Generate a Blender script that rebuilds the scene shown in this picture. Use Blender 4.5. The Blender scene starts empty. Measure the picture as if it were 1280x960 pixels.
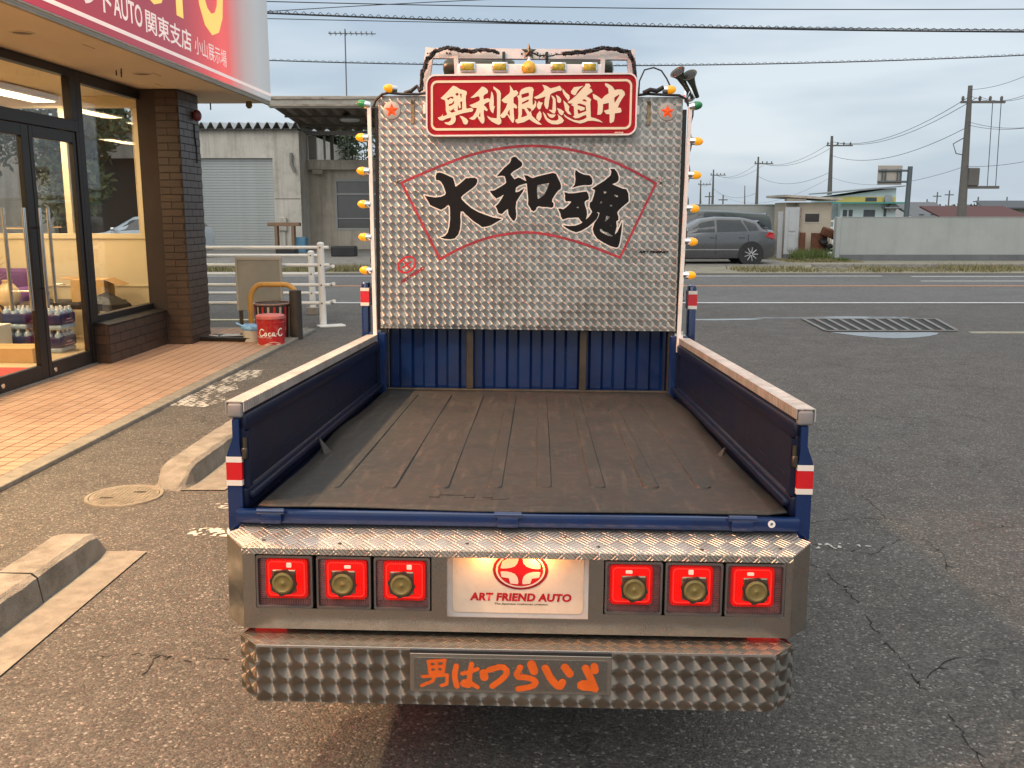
import bpy, bmesh, math, random
import numpy as np
from mathutils import Vector, Matrix, Euler
random.seed(7)
R_ = math.radians
sc = bpy.context.scene
C = sc.collection
# ------------------------------------------------------------------ camera
CAM_H, PITCH = 1.42, math.atan(214 / 1180)
cam = bpy.data.cameras.new('camera'); camo = bpy.data.objects.new('camera', cam); C.objects.link(camo)
camo.location = (0, 0, CAM_H); camo.rotation_euler = (math.pi / 2 - PITCH, 0, 0)
cam.sensor_width = 36; cam.lens = 36 * 1180 / 1280; cam.clip_start = .05; cam.clip_end = 3000
sc.camera = camo
# ------------------------------------------------------------------ sky
SUN_EL, SUN_AZ = R_(38), R_(200)          # azimuth clockwise from +Y
w = bpy.data.worlds.new('World'); sc.world = w; w.use_nodes = True
nt = w.node_tree; nt.nodes.clear()
out = nt.nodes.new('ShaderNodeOutputWorld'); bg = nt.nodes.new('ShaderNodeBackground')
sky = nt.nodes.new('ShaderNodeTexSky'); sky.sky_type = 'NISHITA'; sky.sun_disc = False
sky.sun_elevation = SUN_EL; sky.sun_rotation = SUN_AZ; sky.dust_density = 3.0
tc = nt.nodes.new('ShaderNodeTexCoord'); sep = nt.nodes.new('ShaderNodeSeparateXYZ')
mp = nt.nodes.new('ShaderNodeMapping'); mp.inputs['Scale'].default_value = (1.1, 1.1, 5.5); mp.inputs['Rotation'].default_value = (0.02, 0.1, .5)
n1 = nt.nodes.new('ShaderNodeTexNoise'); n1.inputs['Scale'].default_value = 1.9; n1.inputs['Detail'].default_value = 4; n1.inputs['Roughness'].default_value = .5
cr = nt.nodes.new('ShaderNodeValToRGB')   # cloud deck: grey-blue to pale grey
cr.color_ramp.elements[0].position = .41; cr.color_ramp.elements[0].color = (3.3, 4.25, 5.3, 1)
cr.color_ramp.elements[1].position = .60; cr.color_ramp.elements[1].color = (6.5, 7.15, 7.6, 1)
cg = nt.nodes.new('ShaderNodeValToRGB')   # paler towards the horizon
cg.color_ramp.elements[0].position = 0.0; cg.color_ramp.elements[0].color = (6.7, 7.1, 7.2, 1)
cg.color_ramp.elements[1].position = .26; cg.color_ramp.elements[1].color = (4.3, 5.2, 6.15, 1)
mx = nt.nodes.new('ShaderNodeMix'); mx.data_type = 'RGBA'; mx.inputs[0].default_value = .38
mx2 = nt.nodes.new('ShaderNodeMix'); mx2.data_type = 'RGBA'; mx2.inputs[0].default_value = .88
L = nt.links.new
L(tc.outputs['Generated'], sep.inputs[0]); L(tc.outputs['Generated'], mp.inputs[0]); L(mp.outputs[0], n1.inputs[0]); L(n1.outputs[0], cr.inputs[0])
L(sep.outputs[2], cg.inputs[0]); L(cr.outputs[0], mx.inputs[6]); L(cg.outputs[0], mx.inputs[7])
L(sky.outputs[0], mx2.inputs[6]); L(mx.outputs[2], mx2.inputs[7]); # an overcast sky is brightest overhead
zr = nt.nodes.new('ShaderNodeMapRange'); zr.inputs['From Min'].default_value = .3; zr.inputs['From Max'].default_value = 1.0; zr.inputs['To Min'].default_value = 0.0; zr.inputs['To Max'].default_value = 1.0
mz = nt.nodes.new('ShaderNodeMix'); mz.data_type = 'RGBA'; mz.inputs[7].default_value = (11.0, 10.9, 10.6, 1)
L(sep.outputs[2], zr.inputs[0]); L(zr.outputs[0], mz.inputs[0]); L(mx2.outputs[2], mz.inputs[6]); L(mz.outputs[2], bg.inputs[0])
bg.inputs[1].default_value = .128
L(bg.outputs[0], out.inputs[0])
# ------------------------------------------------------------------ sun behind the overcast
sl = bpy.data.lights.new('sun', 'SUN'); sl.energy = 1.0; sl.angle = R_(50); sl.color = (1, .96, .9)
so = bpy.data.objects.new('sun', sl); C.objects.link(so)
so.rotation_euler = (math.pi / 2 - SUN_EL, 0, -SUN_AZ + math.pi)
sc.view_settings.view_transform = 'Standard'; sc.view_settings.look = 'None'; sc.view_settings.gamma = 1
sc.view_settings.exposure = 0.0
# ================================================================== helpers
def W(px, py, y):
    """world point on the plane at distance y that shows at photo pixel px, py (used to survey the far background)"""
    c, s = math.cos(PITCH), math.sin(PITCH); u = (px - 640) / 1180; v = -(py - 480) / 1180
    dy = c + v * s; k = y / dy
    return Vector((u * k, y, CAM_H + (-s + v * c) * k))

class MB:
    def __init__(s): s.b = bmesh.new()
    def box(s, lo, hi, bev=0, seg=1, rot=None, piv=None):
        lo = Vector(lo); hi = Vector(hi); c = (lo + hi) / 2; d = hi - lo
        r = bmesh.ops.create_cube(s.b, size=1)
        vs = r['verts']
        for v in vs: v.co = Vector((v.co.x * d.x, v.co.y * d.y, v.co.z * d.z)) + c
        if bev:
            es = list({e for v in vs for e in v.link_edges})
            rr = bmesh.ops.bevel(s.b, geom=es, offset=bev, segments=seg, affect='EDGES', profile=.5)
            vs = list({v for f in rr['faces'] for v in f.verts} | {v for v in vs if v.is_valid})
        if rot is not None:
            p = Vector(piv) if piv is not None else c
            M = rot if isinstance(rot, Matrix) else Euler(rot).to_matrix()
            for v in vs: v.co = M @ (v.co - p) + p
        return s
    def ring_loft(s, rings, cap=True, closed=True):
        vr = [[s.b.verts.new(p) for p in r] for r in rings]
        n = len(vr[0])
        for a, b in zip(vr, vr[1:]):
            for i in range(n if closed else n - 1):
                j = (i + 1) % n
                try: s.b.faces.new((a[i], a[j], b[j], b[i]))
                except ValueError: pass
        if cap and closed:
            s.b.faces.new(list(reversed(vr[0]))); s.b.faces.new(vr[-1])
        return s
    def cyl(s, p0, p1, r0, r1=None, n=12, cap=True):
        p0 = Vector(p0); p1 = Vector(p1); r1 = r0 if r1 is None else r1
        d = (p1 - p0).normalized(); a = d.orthogonal().normalized(); b = d.cross(a)
        f = lambda p, r: [p + (a * math.cos(2 * math.pi * i / n) + b * math.sin(2 * math.pi * i / n)) * r for i in range(n)]
        return s.ring_loft([f(p0, r0), f(p1, r1)], cap)
    def lathe(s, p0, ax, prof, n=16, cap=True):
        p0 = Vector(p0); d = Vector(ax).normalized(); a = d.orthogonal().normalized(); b = d.cross(a)
        return s.ring_loft([[p0 + d * h + (a * math.cos(2 * math.pi * i / n) + b * math.sin(2 * math.pi * i / n)) * max(r, 1e-4) for i in range(n)] for h, r in prof], cap)
    def tube(s, pts, r, n=8, cap=True):
        pts = [Vector(p) for p in pts]; rings = []; a = None
        for i, p in enumerate(pts):
            d = (pts[min(i + 1, len(pts) - 1)] - pts[max(i - 1, 0)]).normalized()
            if a is None: a = d.orthogonal().normalized()
            a = (a - d * a.dot(d)).normalized(); b = d.cross(a); rr = r[i] if isinstance(r, (list, tuple)) else r
            rings.append([p + (a * math.cos(2 * math.pi * k / n) + b * math.sin(2 * math.pi * k / n)) * rr for k in range(n)])
        return s.ring_loft(rings, cap)
    def poly(s, pts):
        s.b.faces.new([s.b.verts.new(p) for p in pts]); return s
    def prism(s, pts, vec):
        vec = Vector(vec); a = [Vector(p) for p in pts]; return s.ring_loft([a, [p + vec for p in a]])
    def mesh(s, name='mesh', smooth=False):
        bmesh.ops.remove_doubles(s.b, verts=s.b.verts, dist=1e-6)
        bmesh.ops.recalc_face_normals(s.b, faces=s.b.faces)
        m = bpy.data.meshes.new(name); s.b.to_mesh(m); s.b.free()
        if smooth: m.shade_smooth(); m.set_sharp_from_angle(angle=R_(38))
        return m

def link(name, me, mat, parent=None, **k):
    if isinstance(me, MB): me = me.mesh(name, k.pop('smooth', False))
    k.pop('smooth', None)
    if mat is not None and not len(me.materials): me.materials.append(mat)
    o = bpy.data.objects.new(name, me); C.objects.link(o)
    if parent: o.parent = parent
    for a, v in k.items(): o[a] = v
    return o
def thing(name, label, cat, loc=(0, 0, 0), rz=0, group=None):
    o = bpy.data.objects.new(name, None); C.objects.link(o); o.location = loc; o.rotation_euler = (0, 0, rz); o.empty_display_size = .1
    return tag(o, label, cat, group)
def tag(o, label, cat, group=None):
    o['label'] = label; o['category'] = cat
    if group: o['group'] = group
    return o
def struct(name, me, mat, **k): return link(name, me, mat, kind='structure', **k)
def dup(root, loc, rz=None, label=None, scale=None):
    r = root.copy(); C.objects.link(r); r.location = loc
    if rz is not None: r.rotation_euler = (0, 0, rz)
    if scale: r.scale = scale
    if label: r['label'] = label
    for ch in list(root.children):
        c = ch.copy(); C.objects.link(c); c.parent = r
        for g in list(ch.children):
            d = g.copy(); C.objects.link(d); d.parent = c
    return r
def text_mesh(body, size, off=0.0, sx=1.0, shear=0.0, ext=0.0, align='LEFT', space=1.0):
    c = bpy.data.curves.new('lettering', 'FONT'); c.body = body; c.size = size; c.offset = off; c.shear = shear; c.extrude = ext
    c.align_x = align; c.space_character = space; c.resolution_u = 3
    o = bpy.data.objects.new('lettering', c); C.objects.link(o)
    dg = bpy.context.evaluated_depsgraph_get(); m = bpy.data.meshes.new_from_object(o.evaluated_get(dg))
    bpy.data.objects.remove(o)
    for v in m.vertices: v.co.x *= sx
    return m
def fit_text(m, x0, x1, z0, z1):
    """scale a text mesh so that it fills x0..x1, z0..z1 (x, y of the text)"""
    xs = [v.co.x for v in m.vertices]; ys = [v.co.y for v in m.vertices]
    a, b, c, d = min(xs), max(xs), min(ys), max(ys)
    for v in m.vertices: v.co.x = x0 + (v.co.x - a) / (b - a) * (x1 - x0); v.co.y = z0 + (v.co.y - c) / (d - c) * (z1 - z0)
    return m
def to_front(m, y):      # text plane (x, y) -> (x, z) facing -Y
    for v in m.vertices: v.co = Vector((v.co.x, y - v.co.z, v.co.y))
    return m
def to_side(m, x):       # text plane (x, y) -> (y, z) facing +X
    for v in m.vertices: v.co = Vector((x + v.co.z, v.co.x, v.co.y))
    return m
# ------------------------------------------------------------------ flat calligraphy: union of traced outlines and brush strokes
def _sd(poly, X, Z):
    P = np.array(poly, float); d2 = np.full(X.shape, 1e9); ins = np.zeros(X.shape, bool); n = len(P)
    for i in range(n):
        a, b = P[i], P[(i + 1) % n]; e = b - a
        t = np.clip(((X - a[0]) * e[0] + (Z - a[1]) * e[1]) / max(e @ e, 1e-12), 0, 1)
        d2 = np.minimum(d2, (X - a[0] - t * e[0]) ** 2 + (Z - a[1] - t * e[1]) ** 2)
        c = ((a[1] > Z) != (b[1] > Z))
        with np.errstate(divide='ignore', invalid='ignore'): xi = e[0] * (Z - a[1]) / (e[1] if e[1] else 1e-12) + a[0]
        ins ^= c & (X < xi)
    return np.where(ins, -1, 1) * np.sqrt(d2)
def glyph(polys, holes=(), strokes=(), cell=.0012, level=0.0, hole_level=None, extra=None):
    pts = [p for q in polys for p in q] + [p for q, r in strokes for p in q]
    rr = max([r for q, r in strokes] + [0]) + abs(level) + cell * 3
    x0, x1 = min(p[0] for p in pts) - rr, max(p[0] for p in pts) + rr; z0, z1 = min(p[1] for p in pts) - rr, max(p[1] for p in pts) + rr
    nx, nz = int((x1 - x0) / cell) + 2, int((z1 - z0) / cell) + 2
    gx = x0 + np.arange(nx) * cell; gz = z0 + np.arange(nz) * cell; X, Z = np.meshgrid(gx, gz)
    f = np.full(X.shape, 1e9)
    for p in polys: f = np.minimum(f, _sd(p, X, Z))
    for q, r in strokes:
        for a, b in zip(q, q[1:]):
            a = np.array(a, float); b = np.array(b, float); e = b - a; t = np.clip(((X - a[0]) * e[0] + (Z - a[1]) * e[1]) / max(e @ e, 1e-12), 0, 1)
            f = np.minimum(f, np.hypot(X - a[0] - t * e[0], Z - a[1] - t * e[1]) - r)
    f = f - level
    for h in holes: f = np.maximum(f, -_sd(h, X, Z) - (level if hole_level is None else hole_level))
    if extra is not None: f = np.maximum(f, extra(X, Z))
    ins = f < 0; verts = []; faces = []; idx = {}
    def V(x, z):
        k = (round(x * 1e6), round(z * 1e6))
        if k not in idx: idx[k] = len(verts); verts.append((x, z))
        return idx[k]
    full = ins[:-1, :-1] & ins[1:, :-1] & ins[:-1, 1:] & ins[1:, 1:]; anyy = ins[:-1, :-1] | ins[1:, :-1] | ins[:-1, 1:] | ins[1:, 1:]
    for j in range(nz - 1):
        i = 0; row = full[j]
        if not anyy[j].any(): continue
        while i < nx - 1:
            if row[i]:
                k = i
                while k < nx - 1 and row[k]: k += 1
                faces.append((V(gx[i], gz[j]), V(gx[k], gz[j]), V(gx[k], gz[j + 1]), V(gx[i], gz[j + 1]))); i = k; continue
            if anyy[j, i]:
                cs = [(i, j), (i + 1, j), (i + 1, j + 1), (i, j + 1)]; pl = []
                for a in range(4):
                    (ia, ja), (ib, jb) = cs[a], cs[(a + 1) % 4]; fa, fb = f[ja, ia], f[jb, ib]
                    if fa < 0: pl.append(V(gx[ia], gz[ja]))
                    if (fa < 0) != (fb < 0):
                        t = fa / (fa - fb); pl.append(V(gx[ia] + (gx[ib] - gx[ia]) * t, gz[ja] + (gz[jb] - gz[ja]) * t))
                pl = list(dict.fromkeys(pl))
                if len(pl) >= 3: faces.append(tuple(pl))
            i += 1
    return verts, faces
def glyph_mesh(name, g, y, **k):
    v, f = glyph(*g, **k); m = bpy.data.meshes.new(name); m.from_pydata([(a, y, b) for a, b in v], [], f); return m
# ------------------------------------------------------------------ material helpers
class NT:
    def __init__(s, name):
        s.m = bpy.data.materials.new(name); s.m.use_nodes = True; s.t = s.m.node_tree; s.p = s.t.nodes['Principled BSDF']
    def n(s, typ, **k):
        n = s.t.nodes.new('ShaderNode' + typ)
        for a, v in k.items():
            if a in ('operation', 'data_type', 'noise_dimensions', 'feature', 'blend_type', 'vector_type', 'convert_from', 'convert_to', 'wave_type', 'distance', 'invert', 'bands_direction'): setattr(n, a, v)
            else: n.inputs[a.replace('_', ' ')].default_value = v
        return n
    def l(s, a, b): s.t.links.new(a, b)
    def put(s, n, i, v):
        if isinstance(v, (int, float)): n.inputs[i].default_value = v
        elif isinstance(v, tuple): n.inputs[i].default_value = v
        else: s.l(v, n.inputs[i])
    def mt(s, op, a, b=0.0, c=None):
        n = s.t.nodes.new('ShaderNodeMath'); n.operation = op; s.put(n, 0, a); s.put(n, 1, b)
        if c is not None: s.put(n, 2, c)
        return n.outputs[0]
    def mix(s, f, a, b, bt='MIX'):
        n = s.t.nodes.new('ShaderNodeMix'); n.data_type = 'RGBA'; n.blend_type = bt; s.put(n, 0, f); s.put(n, 6, a); s.put(n, 7, b); return n.outputs[2]
    def coord(s, kind='Object', scale=None):
        t = s.t.nodes.new('ShaderNodeTexCoord').outputs[kind]
        if scale:
            mp = s.t.nodes.new('ShaderNodeMapping'); mp.inputs['Scale'].default_value = scale; s.l(t, mp.inputs[0]); t = mp.outputs[0]
        return t
    def noise(s, co, scale, detail=4, rough=.55):
        n = s.n('TexNoise', Scale=scale, Detail=detail, Roughness=rough); s.l(co, n.inputs['Vector']); return n.outputs[0]
    def ramp(s, v, stops):
        n = s.t.nodes.new('ShaderNodeValToRGB'); e = n.color_ramp.elements
        while len(e) < len(stops): e.new(.5)
        for x, (p, c) in zip(e, stops): x.position = p; x.color = (c, c, c, 1) if isinstance(c, (int, float)) else tuple(c) + (1,)
        s.l(v, n.inputs[0]); return n.outputs[0]
    def bump(s, h, strength=.3, dist=.01, prev=None):
        n = s.n('Bump', Strength=strength, Distance=dist); s.l(h, n.inputs['Height'])
        if prev is not None: s.l(prev, n.inputs['Normal'])
        s.l(n.outputs[0], s.p.inputs['Normal']); return n.outputs[0]
    def set(s, **k):
        for a, v in k.items(): s.put(s.p, s.p.inputs.find(a.replace('_', ' ')), v + (1,) if isinstance(v, tuple) and len(v) == 3 else v)
        return s
def mat(name, col, rough=.5, metal=0.0, var=.12, vs=3.0, bump=0.0, bs=60.0, rvar=.1, spec=None, grime=0.0, gcol=(.05, .04, .03), gs=2.5, em=None, es=0.0, coord='Object', coat=0.0, streak=0.0):
    n = NT(name); co = n.coord(coord); a = n.noise(co, vs, 5, .6)
    lo = tuple(c * (1 - var) for c in col); hi = tuple(min(1, c * (1 + var)) for c in col)
    c = n.ramp(a, [(.3, lo), (.7, hi)])
    if grime:
        g = n.noise(co, gs, 8, .7); c = n.mix(n.mt('MULTIPLY', n.ramp(g, [(.48, 0.0), (.72, 1.0)]), grime), c, gcol + (1,))
    if streak:
        q = n.noise(n.coord(coord, (2.2, 2.2, .12)), 1.6, 6, .7); c = n.mix(n.mt('MULTIPLY', n.ramp(q, [(.48, 0.0), (.66, 1.0)]), streak), c, gcol + (1,))
    n.l(c, n.p.inputs['Base Color'])
    n.l(n.mt('ADD', n.mt('MULTIPLY', a, rvar), rough - rvar / 2), n.p.inputs['Roughness'])
    n.set(Metallic=metal)
    if coat: n.set(Coat_Weight=coat)
    if spec is not None: n.set(Specular_IOR_Level=spec)
    if bump: n.bump(n.noise(co, bs, 3), bump, .01)
    if em: n.set(Emission_Color=em, Emission_Strength=es)
    return n.m
def asphalt(name, base, warm=0.0, crack=1.0, sc_=1.0):
    n = NT(name); co = n.coord('Object')
    v = n.n('TexVoronoi', Scale=140 * sc_, Randomness=1.0); n.l(co, v.inputs['Vector'])
    sepc = n.t.nodes.new('ShaderNodeSeparateColor'); n.l(v.outputs['Color'], sepc.inputs[0])
    v2 = n.n('TexVoronoi', Scale=47 * sc_, Randomness=1.0); n.l(co, v2.inputs['Vector'])
    sep2 = n.t.nodes.new('ShaderNodeSeparateColor'); n.l(v2.outputs['Color'], sep2.inputs[0])
    st = n.ramp(sepc.outputs[0], [(0, .5), (.45, .85), (.8, 1.15), (.94, 1.5), (1, 3.0)])
    big = n.mt('MULTIPLY', n.ramp(sep2.outputs[1], [(.88, 0.0), (.93, 1.0)]), n.ramp(v2.outputs['Distance'], [(.15, 1.0), (.34, 0.0)]))
    l1 = n.ramp(n.noise(co, .55, 6, .6), [(.3, .88), (.7, 1.12)]); l2 = n.ramp(n.noise(co, 7, 5, .65), [(.3, .86), (.7, 1.12)])
    k = n.mt('MULTIPLY', n.mt('MULTIPLY', l1, l2), st)
    rgb = n.t.nodes.new('ShaderNodeVectorMath'); rgb.operation = 'SCALE'; rgb.inputs[0].default_value = base; n.l(k, rgb.inputs['Scale'])
    col = n.mix(n.mt('MULTIPLY', big, .75), rgb.outputs[0], (.33, .31, .28, 1))
    # cracks: warped cell borders that only show in places
    wp = n.n('TexNoise', Scale=2.2, Detail=6); n.l(co, wp.inputs['Vector'])
    va = n.t.nodes.new('ShaderNodeVectorMath'); va.operation = 'MULTIPLY_ADD'; n.l(wp.outputs['Color'], va.inputs[0]); va.inputs[1].default_value = (.8, .8, .8); n.l(co, va.inputs[2])
    vc = n.n('TexVoronoi', Scale=1.05, feature='DISTANCE_TO_EDGE'); n.l(va.outputs[0], vc.inputs['Vector'])
    mask = n.ramp(n.noise(co, .42, 3), [(.44, 0.0), (.54, 1.0)])
    ck = n.mt('MULTIPLY', n.ramp(vc.outputs['Distance'], [(.002, 1.0), (.0085, 0.0)]), n.mt('MULTIPLY', mask, .75 * crack))
    col = n.mix(ck, col, (.012, .011, .010, 1))
    n.l(col, n.p.inputs['Base Color'])
    n.l(n.ramp(n.noise(co, 3, 4), [(.3, .72), (.7, .9)]), n.p.inputs['Roughness'])
    h = n.mt('SUBTRACT', n.mt('ADD', n.mt('MULTIPLY', v.outputs['Distance'], -1.2), n.mt('MULTIPLY', sepc.outputs[1], .5)), n.mt('MULTIPLY', ck, 2.0))
    n.bump(h, .55, .006)
    return n.m
def turned(name, pitch, axes='xz', col=(.56, .55, .53), rough=.3, aniso=.75, dish=.13, r=.74, grime=.25, org=(0, 0), ripple=.0):
    """engine-turned stainless: overlapping brushed discs, the brush direction follows each disc"""
    n = NT(name); co = n.coord('Object'); s = n.t.nodes.new('ShaderNodeSeparateXYZ'); n.l(co, s.inputs[0])
    ix = {'x': 0, 'y': 1, 'z': 2}
    u = n.mt('DIVIDE', n.mt('SUBTRACT', s.outputs[ix[axes[0]]], org[0]), pitch); v = n.mt('DIVIDE', n.mt('SUBTRACT', s.outputs[ix[axes[1]]], org[1]), pitch)
    fu = n.mt('FRACT', n.mt('ADD', u, 100.0)); fv = n.mt('FRACT', n.mt('ADD', v, 100.0))
    du, dv = fu, fv
    for (a, b) in ((1, 0), (0, 1), (1, 1)):
        cu = n.mt('SUBTRACT', fu, float(a)); cv = n.mt('SUBTRACT', fv, float(b))
        ins = n.mt('LESS_THAN', n.mt('ADD', n.mt('MULTIPLY', cu, cu), n.mt('MULTIPLY', cv, cv)), r * r)
        inv = n.mt('SUBTRACT', 1.0, ins)
        du = n.mt('ADD', n.mt('MULTIPLY', cu, ins), n.mt('MULTIPLY', du, inv)); dv = n.mt('ADD', n.mt('MULTIPLY', cv, ins), n.mt('MULTIPLY', dv, inv))
    def vec(a, b, k=1.0):
        c = n.t.nodes.new('ShaderNodeCombineXYZ')
        n.put(c, ix[axes[0]], n.mt('MULTIPLY', a, k)); n.put(c, ix[axes[1]], n.mt('MULTIPLY', b, k))
        t = n.t.nodes.new('ShaderNodeVectorTransform'); t.vector_type = 'VECTOR'; t.convert_from = 'OBJECT'; t.convert_to = 'WORLD'; n.l(c.outputs[0], t.inputs[0]); return t.outputs[0]
    idu = n.mt('ROUND', n.mt('SUBTRACT', n.mt('ADD', u, 100.0), du)); idv = n.mt('ROUND', n.mt('SUBTRACT', n.mt('ADD', v, 100.0), dv))
    wi = n.t.nodes.new('ShaderNodeCombineXYZ'); n.l(idu, wi.inputs[0]); n.l(idv, wi.inputs[1]); wn_ = n.t.nodes.new('ShaderNodeTexWhiteNoise'); wn_.noise_dimensions = '2D'; n.l(wi.outputs[0], wn_.inputs['Vector'])
    tang = vec(du, dv)   # scratches run round the disc, so the highlight spreads radially
    tilt = vec(du, dv, dish)
    g = n.t.nodes.new('ShaderNodeNewGeometry')
    wv = n.n('Bump', Strength=.45, Distance=.02); n.l(n.noise(co, 3.2, 3), wv.inputs['Height'])
    ad = n.t.nodes.new('ShaderNodeVectorMath'); ad.operation = 'ADD'; n.l(wv.outputs[0], ad.inputs[0]); n.l(tilt, ad.inputs[1])
    nm = n.t.nodes.new('ShaderNodeVectorMath'); nm.operation = 'NORMALIZE'; n.l(ad.outputs[0], nm.inputs[0]); n.l(nm.outputs[0], n.p.inputs['Normal'])
    n.l(tang, n.p.inputs['Tangent'])
    dst = n.mt('SQRT', n.mt('ADD', n.mt('MULTIPLY', du, du), n.mt('MULTIPLY', dv, dv)))
    ang = n.mt('ARCTAN2', dv, du)
    fine = n.mt('ADD', n.mt('MULTIPLY', n.mt('SINE', n.mt('MULTIPLY', dst, 60.0)), .05), n.mt('ADD', n.mt('MULTIPLY', wn_.outputs['Value'], .26), .82))
    # base colour brightness swings twice round each disc by the ripple amount
    face = n.mt('ADD', n.mt('MULTIPLY', n.mt('SINE', n.mt('ADD', n.mt('MULTIPLY', ang, 2.0), .6)), ripple), 1.0)
    base = n.mix(n.mt('MULTIPLY', n.ramp(n.noise(co, 3.5, 8, .7), [(.45, 0.0), (.75, 1.0)]), grime), col + (1,), (.24, .19, .14, 1))
    sc2 = n.t.nodes.new('ShaderNodeVectorMath'); sc2.operation = 'SCALE'; n.l(base, sc2.inputs[0]); n.l(n.mt('MULTIPLY', fine, face), sc2.inputs['Scale'])
    n.l(sc2.outputs[0], n.p.inputs['Base Color'])
    n.set(Metallic=1.0, Roughness=rough, Anisotropic=aniso)
    return n.m
def checker_plate(name, pitch=.03, axes='xy', col=(.6, .56, .5), rough=.38, strength=1.0, rot=0.0):
    """five-bar tread plate: groups of parallel raised bars that change direction from cell to cell"""
    n = NT(name); co = n.coord('Object')
    mp = n.t.nodes.new('ShaderNodeMapping'); mp.inputs['Rotation'].default_value = (0, 0, rot) if axes == 'xy' else (0, 0, 0); n.l(co, mp.inputs[0])
    s = n.t.nodes.new('ShaderNodeSeparateXYZ'); n.l(mp.outputs[0], s.inputs[0]); ix = {'x': 0, 'y': 1, 'z': 2}
    a = n.mt('ADD', n.mt('DIVIDE', s.outputs[ix[axes[0]]], pitch), 50.0); b = n.mt('ADD', n.mt('DIVIDE', s.outputs[ix[axes[1]]], pitch), 50.0)
    u = n.mt('MULTIPLY', n.mt('ADD', a, b), .7071); v = n.mt('MULTIPLY', n.mt('SUBTRACT', a, b), .7071)
    v = n.mt('ADD', v, 100.0)
    par = n.mt('MODULO', n.mt('ADD', n.mt('FLOOR', u), n.mt('FLOOR', v)), 2.0)
    fu, fv = n.mt('FRACT', u), n.mt('FRACT', v)
    along = n.mt('ADD', n.mt('MULTIPLY', fu, par), n.mt('MULTIPLY', fv, n.mt('SUBTRACT', 1.0, par)))
    across = n.mt('ADD', n.mt('MULTIPLY', fv, par), n.mt('MULTIPLY', fu, n.mt('SUBTRACT', 1.0, par)))
    bars = n.ramp(n.mt('ABSOLUTE', n.mt('SUBTRACT', n.mt('FRACT', n.mt('MULTIPLY', across, 4.0)), .5)), [(.12, 1.0), (.34, 0.0)])
    ends = n.ramp(n.mt('ABSOLUTE', n.mt('SUBTRACT', along, .5)), [(.38, 1.0), (.47, 0.0)])
    h = n.mt('MULTIPLY', bars, ends)
    g = n.noise(co, 9, 7, .7)
    base = n.mix(n.mt('MULTIPLY', n.ramp(g, [(.42, 0.0), (.7, 1.0)]), .5), col + (1,), (.3, .24, .18, 1))
    base = n.mix(n.mt('MULTIPLY', n.mt('SUBTRACT', 1.0, h), .28), base, (.22, .19, .16, 1))
    n.l(base, n.p.inputs['Base Color']); n.set(Metallic=.85); n.l(n.mt('SUBTRACT', rough + .1, n.mt('MULTIPLY', h, .15)), n.p.inputs['Roughness'])
    n.bump(h, strength, .0025)
    return n.m
def glass_mat(name, tint=(.96, .97, .97), refl=.09, rough=.01):
    """window glass as a thin pane: clear with a fresnel reflection"""
    m = bpy.data.materials.new(name); m.use_nodes = True; t = m.node_tree; t.nodes.clear()
    o = t.nodes.new('ShaderNodeOutputMaterial'); a = t.nodes.new('ShaderNodeBsdfTransparent'); g = t.nodes.new('ShaderNodeBsdfGlossy'); x = t.nodes.new('ShaderNodeMixShader')
    lw = t.nodes.new('ShaderNodeMath'); lw.operation = 'MULTIPLY_ADD'; lg = t.nodes.new('ShaderNodeLayerWeight'); lg.inputs[0].default_value = .5
    pw = t.nodes.new('ShaderNodeMath'); pw.operation = 'POWER'; t.links.new(lg.outputs['Facing'], pw.inputs[0]); pw.inputs[1].default_value = 4.0
    t.links.new(pw.outputs[0], lw.inputs[0]); lw.inputs[1].default_value = .42; lw.inputs[2].default_value = .025
    a.inputs[0].default_value = tint + (1,); g.inputs['Roughness'].default_value = rough; g.inputs[0].default_value = (1, 1, 1, 1)
    t.links.new(lw.outputs[0], x.inputs[0]); t.links.new(a.outputs[0], x.inputs[1]); t.links.new(g.outputs[0], x.inputs[2]); t.links.new(x.outputs[0], o.inputs[0])
    return m
def rough_metal(name, col, rough, speck=.3):
    n = NT(name); co = n.coord('Object'); a = n.noise(co, 14, 8, .75); b = n.noise(co, 160, 3, .7)
    c = n.mix(n.mt('MULTIPLY', n.ramp(a, [(.45, 0.0), (.7, 1.0)]), .45), col + (1,), tuple(x * .5 for x in col) + (1,))
    c = n.mix(n.mt('MULTIPLY', n.ramp(b, [(.62, 0.0), (.72, 1.0)]), speck), c, (.75, .68, .58, 1))
    n.l(c, n.p.inputs['Base Color']); n.set(Metallic=1.0); n.l(n.ramp(a, [(.3, rough), (.7, rough + .16)]), n.p.inputs['Roughness'])
    n.bump(n.noise(co, 5, 3), .12, .02)
    return n.m
Mt = {}
Mt['asphalt'] = asphalt('lot_asphalt', (.098, .090, .080), crack=.7)
Mt['road'] = asphalt('road_asphalt', (.130, .127, .121), crack=.3)
Mt['concrete'] = mat('concrete', (.27, .25, .215), .88, var=.22, vs=9, bump=.8, bs=140, grime=.7, gcol=(.09, .08, .06), gs=7)
Mt['concrete_light'] = mat('worn_concrete_strip', (.24, .22, .185), .9, var=.22, vs=14, bump=.5, bs=200, grime=.35, gcol=(.10, .085, .07), gs=20)
Mt['tilebed'] = mat('tile_grout', (.030, .018, .011), .9, var=.2, vs=20)
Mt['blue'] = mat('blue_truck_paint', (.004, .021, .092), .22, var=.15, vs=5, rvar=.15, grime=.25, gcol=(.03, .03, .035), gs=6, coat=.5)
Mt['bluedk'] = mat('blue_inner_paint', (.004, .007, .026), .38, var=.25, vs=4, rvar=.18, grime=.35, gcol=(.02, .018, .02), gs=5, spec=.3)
Mt['panel'] = turned('turned_stainless_panel', .0355, 'xz', col=(.41, .385, .34), grime=.35, aniso=1.0, dish=.0, rough=.36)
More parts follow.
